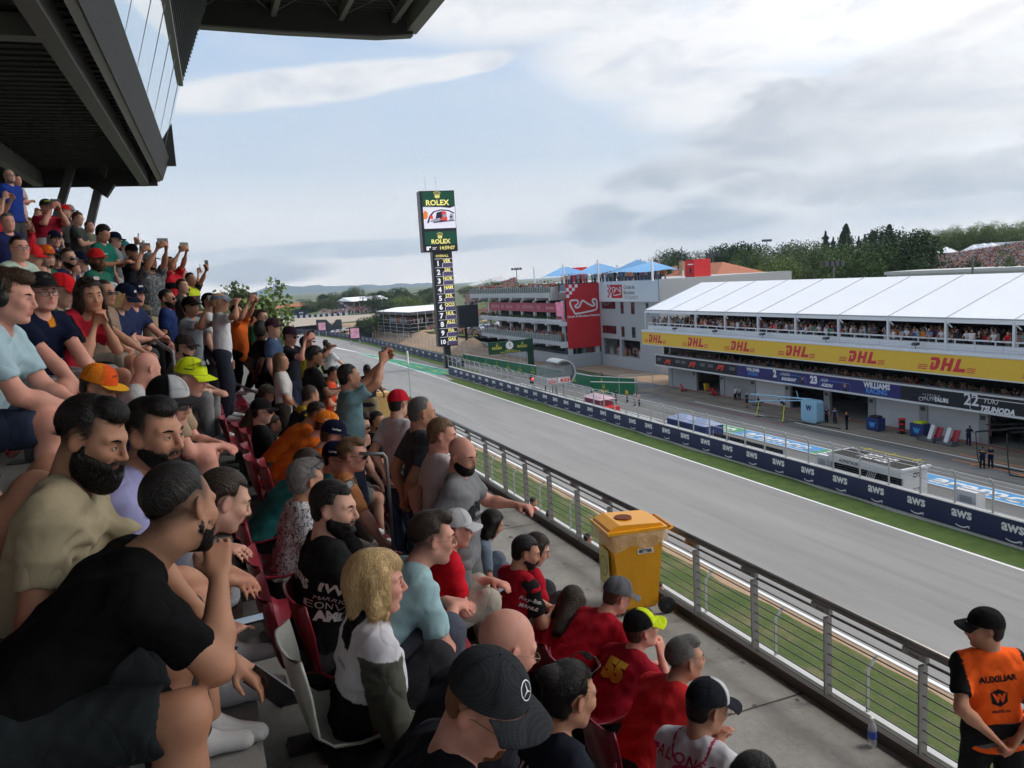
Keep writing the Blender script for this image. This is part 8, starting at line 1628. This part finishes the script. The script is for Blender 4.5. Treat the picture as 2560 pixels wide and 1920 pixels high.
for px in np.linspace(884,968,7):q=far(px,754-(px-884)*.09,D-12);MB().tube([tuple(q),(q[0],q[1],q[2]-7)],.2,4).build('column',steel,gs)
crowd(fillq(far(800,783,440),far(955,770,440),far(955,781,425),far(800,789,425),70,4,3.9),'standing_crowd','crowd standing in front of the far grandstand',h=1.7,wide=.8,seed=12)
pv=MB();D=262
pv_=empty('dark_pavilion',(0,0,0),label='black scaffold pavilion with a flat white roof full of standing people',cat='pavilion')
q0,q1,q2=far(943,784,D),far(1024,790,D-30),far(1120,785,D-20)
up=np.array([0,0,1.]);z1_=q0[2]
def wallp(nm,a,b,z0,z1,m):w_=MB();w_.quad((a[0],a[1],z0),(b[0],b[1],z0),(b[0],b[1],z1),(a[0],a[1],z1));return w_.build(nm,m,pv_)
back=far(980,770,D+45)
rb_=MB();zt=far(1024,781,D-30)[2];zb=far(1024,789,D-30)[2];bk1=far(990,771.5,D+35);bk2=far(1100,771,D+40);rb_.add([(q0[0],q0[1],zt),(q1[0],q1[1],zt),(q2[0],q2[1],zt),(bk2[0],bk2[1],zt),(bk1[0],bk1[1],zt)],[(0,1,2,3,4)]);rb_.build('roof',canvas,pv_)
for a,b in((q0,q1),(q1,q2)):w_=MB();w_.quad((a[0],a[1],zb),(b[0],b[1],zb),(b[0],b[1],zt-.05),(a[0],a[1],zt-.05));w_.build('roof_edge',M('edge_grey',(.06,.06,.07),.5),pv_)
zfl=far(1000,808,D-20)[2];zg=-15.5
for a,b in((q0,q1),(q1,q2)):wallp('side_wall',a+np.array([2,3,0]),b+np.array([2,3,0]),zg-1,zfl,dark);w_=MB();[w_.bar((a[0],a[1]+1,z),(b[0],b[1]+1,z),.12)for z in np.linspace(zg,zfl+1,6)];[w_.bar(tuple(a*(1-t)+b*t)[:2]+(zg-1,),tuple(a*(1-t)+b*t)[:2]+(zt,),.14)for t in(0,.2,.4,.6,.8,1)];w_.build('scaffold',steel,pv_)
w_=MB();w_.quad((q0[0]+4,q0[1]+14,zfl),(q2[0]+4,q2[1]+14,zfl),(q2[0]+4,q2[1]+14,zt-.1),(q0[0]+4,q0[1]+14,zt-.1));w_.build('rear_wall',dark,pv_)
pts=[]
for a,b in((q0,q1),(q1,q2)):
 for i in range(150):t=random.random();q=a*(1-t)+b*t;pts.append((q[0]+2+random.uniform(0,1),q[1]+2+random.uniform(0,6),zfl,4.2))
crowd(pts,'pavilion_crowd','people standing packed on the black scaffold pavilion',h=1.7,wide=.6,seed=21)
for i,(x0,y0,x1,y1,D,lb)in enumerate(((797,806,813,826,300,'tall screen on the dark hoarding, left of the two'),(877,820,897,846,240,'tall screen on posts above the barrier, right of the two'))):
 a,b=far(x0,y1,D),far(x1,y0,D);r_=np.array([b[0]-a[0],b[1]-a[1],0]);L_=np.linalg.norm(r_);an=math.atan2(r_[1],r_[0]);s_=empty('video_screen',tuple(a),an,label=lb,cat='screen');H_=b[2]-a[2];MB().box(-.3,L_+.3,.02,.8,-.3,H_+.3).build('frame',dark,s_);MB().box(0,L_,-.05,.0,0,H_).build('screen',M('screen_pink',(.5,.25,.35),.4,var=.9,scale=.9,emit=.25),s_)
 for x in(0,L_):MB().tube([(x,.4,-.3),(x,.4,-6)],.15,5).build('post',steel,s_)
a,b=far(793,838,315),far(857,838,300);zt=far(793,799,315)[2];n_=empty('hoarding',(0,0,0),label='dark hoarding with a notch behind the left tall screen',cat='hoarding');w_=MB();zn=far(835,812,308)[2]
L=lambda t:a*(1-t)+b*t
w_.add([(L(0)[0],L(0)[1],a[2]),(L(1)[0],L(1)[1],a[2]),(L(1)[0],L(1)[1],zt),(L(.8)[0],L(.8)[1],zt),(L(.62)[0],L(.62)[1],zn),(L(.42)[0],L(.42)[1],zt),(L(0)[0],L(0)[1],zt)],[(0,1,2,3,4,5,6)]);w_.build('panel',M('hoarding_dark',(.035,.04,.055),.6),n_)
q=far(910,812,262);w_=empty('hoarding',(q[0],q[1],-16),label='plain dark hoarding beside the leafy tree',cat='hoarding');MB().box(-2.4,2.4,0,.5,0,q[2]+16+1.5).build('panel',M('hoarding_dark'),w_)
q=far(1170,790,190);w_=empty('black_screen',(q[0]-.5,q[1],q[2]-3),label='large black screen box to the right of the timing tower',cat='screen');MB().box(-1.8,3.1,0,1.5,.3,5.6).build('panel',M('hoarding_dark'),w_);MB().tube([(0,.7,-10),(0,.7,.3)],.3).build('post',dark,w_)
run=M('runoff_tan',(.36,.30,.24),.85,var=.1,scale=.05)
w_=MB();w_.add([far(560,806,420),far(960,783,400),far(960,795,360),far(560,835,330)],[(0,1,2,3)]);w_.build('runoff_area',run,kind='structure')
cw=empty('corner_wall',(0,0,0),label='black and white chequered wall around the far corner',cat='wall');w_=MB();w2=MB()
for i in range(44):
 t0,t1=i/44,(i+1)/44;A_=far(560+310*t0,806-16*t0,425-20*t0);B_=far(560+310*t1,806-16*t1,425-20*t1);(w_ if i%2 else w2).quad(A_,B_,B_+EZ*1.6,A_+EZ*1.6)
w_.build('white_block',white,cw);w2.build('black_block',navy,cw)
A_,B_=far(712,792,450),far(767,788,445);bd_=empty('sponsor_board',(0,0,0),label='navy sponsor board with two white logos by the far corner',cat='advertising board');w_=MB();w_.quad(A_,B_,B_+EZ*2.4,A_+EZ*2.4);w_.build('panel',navy,bd_);u_=(B_-A_)/np.linalg.norm(B_-A_);w_=MB();[w_.flat(AL,A_*(1-t)+B_*t+EZ*1.2-np.array([0,.3,0]),u_,EZ,1.9)for t in(.28,.75)];w_.build('lettering',white,bd_)
for i,(x0,y0,x1,y1,D,m,lb)in enumerate(((560,797,600,806,380,canvas,'long low white marquee roof behind the crowd end'),(668,790,706,800,400,canvas,'white flat marquee roof by the far corner'),(675,776,700,788,560,white,'pale low building with grey roof among far trees'))):
 a,b=far(x0,y1,D),far(x1,y0,D);t_=empty('marquee'if i<2 else 'far_building',tuple(a),label=lb,cat='marquee'if i<2 else 'building');w_=b[0]-a[0];MB().box(0,w_,0,12,0,(b[2]-a[2])*.55).build('roof',m,t_);MB().box(.3,w_-.3,.3,11,-3,-.01).build('wall',wconc,t_)
for i,(px,py)in enumerate(((712,769),(728,766),(745,764))):
 q=far(px,py,640);t_=empty('far_house',(q[0],q[1],q[2]-8),label='far house with a red tiled roof among trees',cat='house',group='red-roofed far houses');MB().box(-7,7,0,9,0,7.5).build('wall',M('ochre_wall'),t_);w_=MB();w_.add([(-7.5,-.5,7.5),(7.5,-.5,7.5),(7.5,9.5,7.5),(-7.5,9.5,7.5),(-5,4.5,10),(5,4.5,10)],[(0,1,5,4),(1,2,5),(2,3,4,5),(3,0,4)]);w_.build('roof',tile,t_)
w_=MB();n=50;V=[]
for i in range(n):
 y=128+i*(330-128)/(n-1);xo=0 if y<150 else 0;fx=54.5 if y<170 else 54.5-(y-170)*.02+bend(y);hh=(2.5+.4*math.sin(y*.15)+.3*math.sin(y*.43))*min(1,max(.0,(y-158)/24))**1.5+.25*min(1,(y-125)/30);V+=[(fx-.5,y,G),(fx+2.0,y,G+min(.8+.3*math.sin(y*.7),hh*.5)),(fx+4.6,y,G+hh*.95),(fx+6.3,y,G+hh+.2),(fx+(60 if y>183 else 6.6),y,G+hh+(.6 if y>183 else 0))]
w_.add(V,[(5*i+k,5*i+1+k,5*i+6+k,5*i+5+k)for i in range(n-1)for k in range(4)]);w_.build('sandy_embankment',[sand],kind='structure',smooth=True);gt_=MB();gt_.quad((60.5,184,G+3.32),(130,184,G+3.32),(90,328,G+3.35),(55,328,G+3.35));gt_.build('embankment_top',grassdry,kind='structure')
fence('bank_fence',53.2,130,230,3.4,3.6,0,'tall thin brown fence posts along the sandy embankment',bent=False,r=.06,mesh=False,rails=(.5,))
pts=[(random.uniform(61.5,64.5)+(0),random.uniform(180,250),G+2.9,3.6)for _ in range(230)]
crowd(pts,'embankment_crowd','people standing along the top of the sandy embankment',h=1.7,wide=.5,seed=31,legs=True)
def car(loc,rz,col,label,group):
 c=empty('parked_car',loc,rz,label=label,cat='car',group=group)
 if not hasattr(car,'p'):
  b=MB();pr=[(-2.2,.35),(-2.2,.8),(-1.6,.92),(-.9,1.42),(.6,1.45),(1.3,.95),(2.1,.82),(2.2,.35)];b.prism(pr,(0,-.85,0),EX,EZ,(0,1.7,0));g_=MB();g_.prism([(-.95,.98),(-.75,1.36),(.5,1.38),(1.1,.98)],(0,-.865,0),EX,EZ,(0,1.73,0));car.p=[b,g_];car.m={}
 key=col
 if key not in car.m:
  bo=car.p[0].build('body',M('car_'+col,dict(white=(.6,.6,.62),silver=(.35,.36,.38),dark=(.03,.03,.035),blue=(.05,.08,.2))[col],.25,.3,coat=.6),c);gl_=car.p[1].build('window',glass,c);wl=[bo,gl_]
  for x in(-1.35,1.35):
   for y in(-.86,.86):o_=MB();o_.lathe([(0,-.1),(.32,-.1),(.32,.1),(0,.1)],(x,y,.32),12,axis='y');wl.append(o_.build('wheel',blackr,c))
  car.m[key]=wl
 else:
  for o_ in car.m[key]:q=o_.copy();C.objects.link(q);q.parent=c
 return c
ci=0
for r_i in range(7):
 for j in range(8):
  x=68+j*2.75;y=178+r_i*6.0
  cl=['white','silver','dark','white','silver','blue'][(r_i*5+j*3)%6];car((x,y,G+3.35),rad(90)+random.uniform(-.05,.05),cl,{'white':'white parked car in the packed car park','silver':'silver parked car in the packed car park','dark':'black parked car in the packed car park','blue':'blue parked car in the packed car park'}[cl],cl+' cars in the car park')
for i,(px,py)in enumerate(((838,828),(850,826),(866,822))):q=far(px,py,300);car((q[0],q[1],q[2]-1),.3,'white',['white car near the dark hoarding, first of three','white car near the dark hoarding, second of three','white car near the dark hoarding, last of three'][i],None)
gr2=empty('far_side_stand',(0,0,0),label='open far grandstand right of the timing tower full of people',cat='grandstand');q0,q1,q2,q3=far(1165,742,330),far(1290,700,330),far(1290,722,300),far(1165,770,300)
w_=MB();w_.quad(q3,q2,q1,q0);w_.build('seating',conc,gr2);crowd(fillq(q0,q1,q2,q3,60,16,3.7),'side_stand_crowd','crowd in the open grandstand right of the timing tower',h=1.5,wide=.7,seed=41)
w_=MB();w_.add([far(1170,712,330),far(1250,690,335),far(1262,698,325),far(1180,714,322)],[(0,1,2,3)]);w_.build('roof',wconc,gr2)
q0,q1=far(1160,800,240),far(1240,770,240);q2,q3=far(1240,790,225),far(1160,815,225);w_=MB();w_.quad(q3,q2,q1,q0);w_.build('grass_bank',grassdry,kind='structure');crowd(fillq(q0,q1,q2,q3,46,10,3.9),'bank_crowd','crowd on the slope behind the black screen',h=1.5,wide=.6,seed=43)
crowd([(63.6+random.uniform(-1.0,2.6)-62+62-2.0,y+random.uniform(-.15,.15),G+8.2,3.14)for y in np.arange(34,100.5,.34)for _ in range(2)],'terrace_crowd','crowd standing under the tent on the upper terrace',h=1.72,wide=.48,seed=51,legs=True)
crowd([(random.uniform(61.2,63.5),y+random.uniform(-.15,.15),G+3.2,3.14)for y in np.arange(34,97.5,.36)for _ in range(2)],'balcony_crowd','crowd standing on the shaded middle balcony',h=1.72,wide=.48,seed=52,legs=True)
crowd([(61.2+random.uniform(-.6,1.6),y,G+13.6,3.14)for y in np.arange(135,180,.32)for _ in range(2)],'roof_crowd','crowd along the glass rail of the upper control building terrace',h=1.72,wide=.48,seed=53,legs=True)
crowd([(61.2+random.uniform(-.8,1.2),y,G+4.8,3.14)for y in np.arange(131,173,.4)for _ in range(2)],'balcony_crowd','crowd along the glass rail of the lower control building balcony',h=1.72,wide=.48,seed=54,legs=True)
crowd([(random.uniform(68.3,70),y,G+15.1,3.14)for y in np.arange(111,133,.5)for _ in range(2)]+[(x,130.6+random.uniform(0,2),G+15.1,4.3)for x in np.arange(61.6,67.8,.5)],'roof_crowd','people standing on the roof above the banner and white sign',h=1.72,wide=.48,seed=55,legs=True)
crowd([(random.uniform(68.8,70.5),y,G+2.0,3.14)for y in np.arange(117,129,.3)]+[(x,131.2+random.uniform(0,1),G+2.2,4.3)for x in np.arange(61.8,67.5,.4)],'podium_crowd','people watching from the dark opening above the podium wall',h=1.5,wide=.48,seed=56)
SPEC=[]
def spect(i,sh,nm):
 r=person(pos=(0,0,0),floor=-1.6,yaw=0,hp=10,lean=10,sit=False,arms=[('rail','rail'),('cross','cross'),('phone','phone'),('down','rail'),('chin','rail')][i%5],skin=['light','tan','pink','olive','light'][i%5],hair=['short','long','curly','fade','short','bob'][i%6],hc=['dbrown','brown','black','lbrown','grey','blond'][i%6],female=i%6 in(1,5),top=sh,bottom=[(.03,.03,.04),(.3,.28,.24),(.06,.09,.15)][i%3],cap=dict(col=sh)if i%4==3 else None,vox=.03,label=nm,shades=None)
 return r['root']
def flatten(root):
 V,Q,Cc,b_=[],[],[],0
 def rec(o):
  nonlocal b_
  if o.type=='MESH'and 'Col'in o.data.color_attributes:
   me=o.data;n=len(me.vertices);v=np.empty(n*3,np.float32);me.vertices.foreach_get('co',v);c=np.empty(n*4,np.float32);me.color_attributes['Col'].data.foreach_get('color',c)
   q4=[tuple(p.vertices)for p in me.polygons if len(p.vertices)==4]
   if q4:V.append(v.reshape(-1,3));Cc.append(c.reshape(-1,4)[:,:3]);Q.append(np.array(q4)+b_);b_+=n
  for ch in list(o.children):rec(ch)
 rec(root)
 def kill(o):
  for ch in list(o.children):kill(ch)
  bpy.data.objects.remove(o)
 kill(root);V=np.concatenate(V);V[:,2]-=V[:,2].min();me=mesh_from(V,np.concatenate(Q),'person',clothm,None,np.concatenate(Cc));return me
names_=[((.6,.6,.62),'white'),((.02,.02,.024),'black'),((.5,.02,.03),'red'),((.02,.04,.14),'navy'),((.3,.42,.55),'pale blue'),((.6,.16,.02),'orange'),((.3,.28,.24),'beige'),((.2,.21,.22),'grey')]
protoS=[]
for i in range(16):
 c_,nm=names_[i%8];o=flatten(spect(i,c_,'x'));protoS.append((o,nm))
usedS=set()
def place(i,loc,rz,where,grp):
 o,nm=protoS[i%16]
 if i%16 in usedS:o=o.copy();C.objects.link(o)
 usedS.add(i%16);o.location=loc;o.rotation_euler.z=rz;tag(o,f'spectator in a {nm} top {where}','person',f'{nm} topped spectators {grp}')
k=0
for y in np.arange(37,99,1.25):place(int(random.random()*16),(60.95,y,G+8.2),math.pi+random.uniform(-.5,.5),'leaning on the upper terrace balustrade','at the upper terrace balustrade');k+=1
def crew(px,py,X,label,top,arms=('down','down'),yaw=180,bottom=(.015,.02,.04),lean=4,shorts=False,hair='short',cap=None,hyaw=None,topf=None,hp=5):
 p=at(px,py,Z=G)if X is None else at(px,py,X=X);person(pos=(p[0],p[1],G+1.6),floor=G,yaw=yaw,hy=hyaw,hp=hp,lean=lean,sit=False,arms=arms,skin='tan',hair=hair,hc='black',top=top,topf=topf,bottom=bottom,shorts=shorts,cap=cap,vox=.024,label=label,shoe=(.02,.02,.02))
nv=(.012,.02,.055)
crew(1838,1001,None,'crew person in white shirt and black trousers by the grey door, left of two',(.6,.6,.62),yaw=200,arms=('hip','phone'),bottom=BLK)
crew(1848,1000,None,'crew person in white shirt and black trousers by the grey door, right of two',(.6,.6,.62),yaw=230,bottom=BLK)
crew(1867,1019,None,'crew person in navy shorts beside the wing stand',nv,shorts=True,yaw=190,arms=('cross','cross'),cap=dict(col=(.6,.6,.6)))
crew(1896,1028,None,'crew person in navy shorts holding a yellow hose',nv,shorts=True,yaw=170,arms=('lap','lap'),cap=dict(col=(.6,.1,.1)))
crew(1948,1036,None,'crew person in black bending over the hose',BLK,yaw=150,lean=55,arms=('knees_low','knees_low'),hp=30)
crew(2046,1037,None,'crew person standing in front of the dark open garage',nv,yaw=180,arms=('cross','cross'))
crew(2066,1057,None,'crew person in navy kit, left of the pair before the open garage',nv,yaw=190,topf=stripes([(.38,.46,(.5,.5,.5))]),arms=('hip','hip'))
crew(2087,1060,None,'crew person in navy kit, right of the pair before the open garage',nv,yaw=200,topf=stripes([(.38,.46,(.5,.5,.5))]))
crew(2116,1074,None,'crew person in black walking with an orange headset',BLK,yaw=160,arms=('back','back'),cap=dict(col=(.6,.3,.05)))
crew(2424,1113,None,'crew person in navy working beside the red trolley',nv,yaw=20,lean=25,arms=('rail','rail'))
crew(2456,1171,None,'crew person in navy overalls, left of the close pair in the pit lane',nv,yaw=30,topf=stripes([(.36,.46,(.5,.3,.1))]),arms=('down','phone_low'))
crew(2476,1170,None,'crew person in navy overalls, right of the close pair in the pit lane',nv,yaw=200,arms=('cross','cross'))
crew(2473,1110,None,'crew person in pink and dark kit behind the close pair',(.5,.03,.14),yaw=150)
crew(1541,1008,None,'marshal in black by the green board',(.02,.02,.02),yaw=0);crew(1567,1006,None,'marshal in yellow vest by the green board',(.55,.42,.05),yaw=190)
crew(1587,1014,None,'marshal in white overalls, left of the pair by the pit entry',(.5,.46,.35),yaw=180,bottom=(.4,.38,.3));crew(1597,1016,None,'marshal in white and red overalls, right of the pair by the pit entry',(.6,.5,.5),yaw=200)
crew(1505,960,None,'marshal in black behind the short green board',BLK,yaw=180)
wx=thing('rear_wing_stand','blue rear wing on a low stand beside the crew','wing',(58.8,74.8,G));b=MB();b.obox((0,0,.95),(.12,0,0),(0,1.1,0),(0,0,.05));b.obox((0,0,.5),(.3,0,0),(0,.4,0),(0,0,.06));b.build('wing',M('wing_dark',(.02,.03,.05),.3),wx);b=MB();b.tube([(0,-.7,0),(0,0,.9)],.04,5);b.tube([(0,.7,0),(0,0,.9)],.04,5);b.build('stand',M('light_blue_plastic'),wx)
VAR=[]
rr=random.Random(11)
def variant(i):
 sit=i%3==0;ar=[('phone','phone'),('down','down'),('cross','cross'),('phone_low','phone_low'),('phone_up','phone_up'),('hip','down')][i%6]if not sit else[('knees','knees'),('lap','chin'),('lap','phone_low')][i%3]
 c_=names_[(i*3)%8]if i%2 else[((.02,.02,.03),'black'),((.45,.02,.03),'red'),((.02,.03,.08),'navy'),((.02,.12,.08),'green')][(i//2)%4]
 r=person(pos=(0,0,0),floor=-1.6 if not sit else-1.2,yaw=0,hy=[-40,-15,-55,-5,-30][i%5],hp=5,lean=3 if not sit else 16,sit=sit,arms=ar,skin=['light','tan','pink','olive','brown'][i%5],hair=['short','fade','curly','long','short','short','messy'][i%7],hc=['dbrown','black','brown','black','lbrown','grey'][i%6],female=i%7==3,beard=[None,'short',None,None,'full'][i%5]if i%7!=3 else None,top=c_[0],bottom=[(.03,.03,.04),(.25,.22,.18),(.05,.07,.12)][i%3],shorts=i%4==0,cap=dict(col=[BLK,NVY,(.5,.02,.02),(.5,.5,.52)][i%4])if i%3!=1 else None,shades=(i%5==1)or None,vox=.017,label='x')['root']
 return r,c_[1],sit
extra=[]
KS=list(range(0,13))
for k_ in KS:
 y={0:9.3,1:9.,2:9.2,3:11.4,4:9.9,5:10.6}.get(k_,9.5)+rr.uniform(0,.4)
 while y<34.2:
  if k_>=9 and y<14:y+=.7;continue
  if rr.random()<.86:extra.append((k_,y))
  y+=rr.uniform(.62,.95)+(.22 if k_>5 else 0)
used_y=[(tuple(o.location),)for o in C.objects if o.type=='EMPTY'and o.name.startswith('person')]
LOCS=np.array([u[0]for u in used_y])
for i in range(22):VAR.append(variant(i))
SEEN=[]
for u in PEOPLE_HEADS:SEEN.append((math.atan2(u[0],u[1]),u[2]/math.hypot(u[0],u[1]),np.linalg.norm(u)))
extra.sort(key=lambda e:math.hypot(XK(e[0]),e[1]))
first_=[True]*22
for k_,y in extra:
 cand=np.array([XK(k_),y]);
 if np.min(np.hypot(LOCS[:,0]-cand[0],LOCS[:,1]-cand[1]))<.5:continue
 hp_=np.array([cand[0],y,FK(k_)+1.62]);dd=np.linalg.norm(hp_);az_=math.atan2(hp_[0],y);el_=hp_[2]/math.hypot(hp_[0],y)
 if any(dn<dd and abs(az_-an)<.17/dn and en-.62/dn<el_<en+.06/dn for an,en,dn in SEEN):continue
 cpx=R3.T@hp_;cpx=(1280+2000*cpx[0]/cpx[2],960+2000*cpx[1]/cpx[2])
 if cpx[0]<-30 or cpx[1]<380:continue
 SEEN.append((az_,el_,dd))
 i=rr.randrange(22);sit=VAR[i][2]
 if sit and k_>=3 and rr.random()<.6:i=rr.choice([q for q in range(22)if not VAR[q][2]]);sit=False
 r,nm,_=VAR[i]
 if first_[i]:first_[i]=False
 else:r=copy_tree(r)
 dz=(-.0 if sit else 0);hipz=(.53 if sit else .93)
 r.location=(cand[0]+rr.uniform(-.1,.1),y,FK(k_)+hipz+dz);r.rotation_euler.z=rad(rr.uniform(-35,12))
 tag(r,f'spectator in a {nm} top '+('sitting'if sit else 'standing')+(' in the far upper rows of the stand'if k_>5 else ' in the far middle rows of the stand'if k_>2 else ' in the far front rows of the stand'),'person',f'{nm} topped spectators '+('sitting'if sit else 'standing')+(' upper rows'if k_>5 else ' middle rows'if k_>2 else ' front rows'))
 for ch in r.children_recursive:
  if ch.type=='EMPTY':pass
for o in[o for o in C.objects if o.type=='EMPTY'and o.name.startswith('phone')and np.linalg.norm(np.array(o.location))<1.2]:
 for ch in list(o.children):bpy.data.objects.remove(ch)
 bpy.data.objects.remove(o)
for i in range(22):
 if first_[i]:
  for ch in list(VAR[i][0].children_recursive):bpy.data.objects.remove(ch)
  bpy.data.objects.remove(VAR[i][0])
for i in range(16):
 if i not in usedS:bpy.data.objects.remove(protoS[i][0])
handrail([(.05,13.2,FK(2)+.95),(.9,13.2,FK(1)+.95),(1.6,13.2,FK(0)+.95)],'short steel handrail among the lower rows');handrail([at(385,850,d=8.8),at(432,880,d=8.3)],'thick steel handrail left of the neon yellow cap')
handrail([(1.75,7.1,FK(0)+.9),(2.35,7.1,FK(0)+.9)],'short steel handrail at the step to the walkway')
q=at(898,1134,d=5.5);hr=empty('handrail',tuple(q),label='thin steel handrail beside the fair quiff-haired person',cat='handrail');MB().tube([(0,0,0),(.16,-.02,-.02),(.18,-.02,-.05),(.18,-.02,-.75)],.013,8).build('rail',postm,hr,smooth=True)
seats_all()
for i,(px,py,c_,nm)in enumerate(((1334,1254,(.4,.02,.03),'red'),(1375,1286,(.3,.2,.15),'brown'),(1470,1346,(.03,.03,.035),'black'),(1647,1470,(.35,.03,.04),'dark red'))):
 p_=at(px,py,X=7.6);person(pos=(7.6,p_[1],max(p_[2],-7.2)),floor=-8.3,yaw=0,hp=15,lean=8,sit=False,arms=('down','down'),skin='tan',hair='short',hc='black',top=c_,bottom=(.03,.03,.04),vox=.022,label='person in '+nm+' on the lower terrace just below the railing')
hz=bpy.data.materials.new('haze');hz.use_nodes=True;t_=NT(hz.node_tree);t_.n.clear();v_=t_.N('ShaderNodeVolumePrincipled');v_.inputs['Color'].default_value=(.66,.83,1.0,1);v_.inputs['Density'].default_value=.0001
t_.l.new(v_.outputs[0],t_.N('ShaderNodeOutputMaterial').inputs['Volume'])
MB().box(-9800,9800,-3400,12500,-64,640).build('haze',hz,kind='stuff',label='thin bluish haze filling the air of the whole valley',cat='haze')
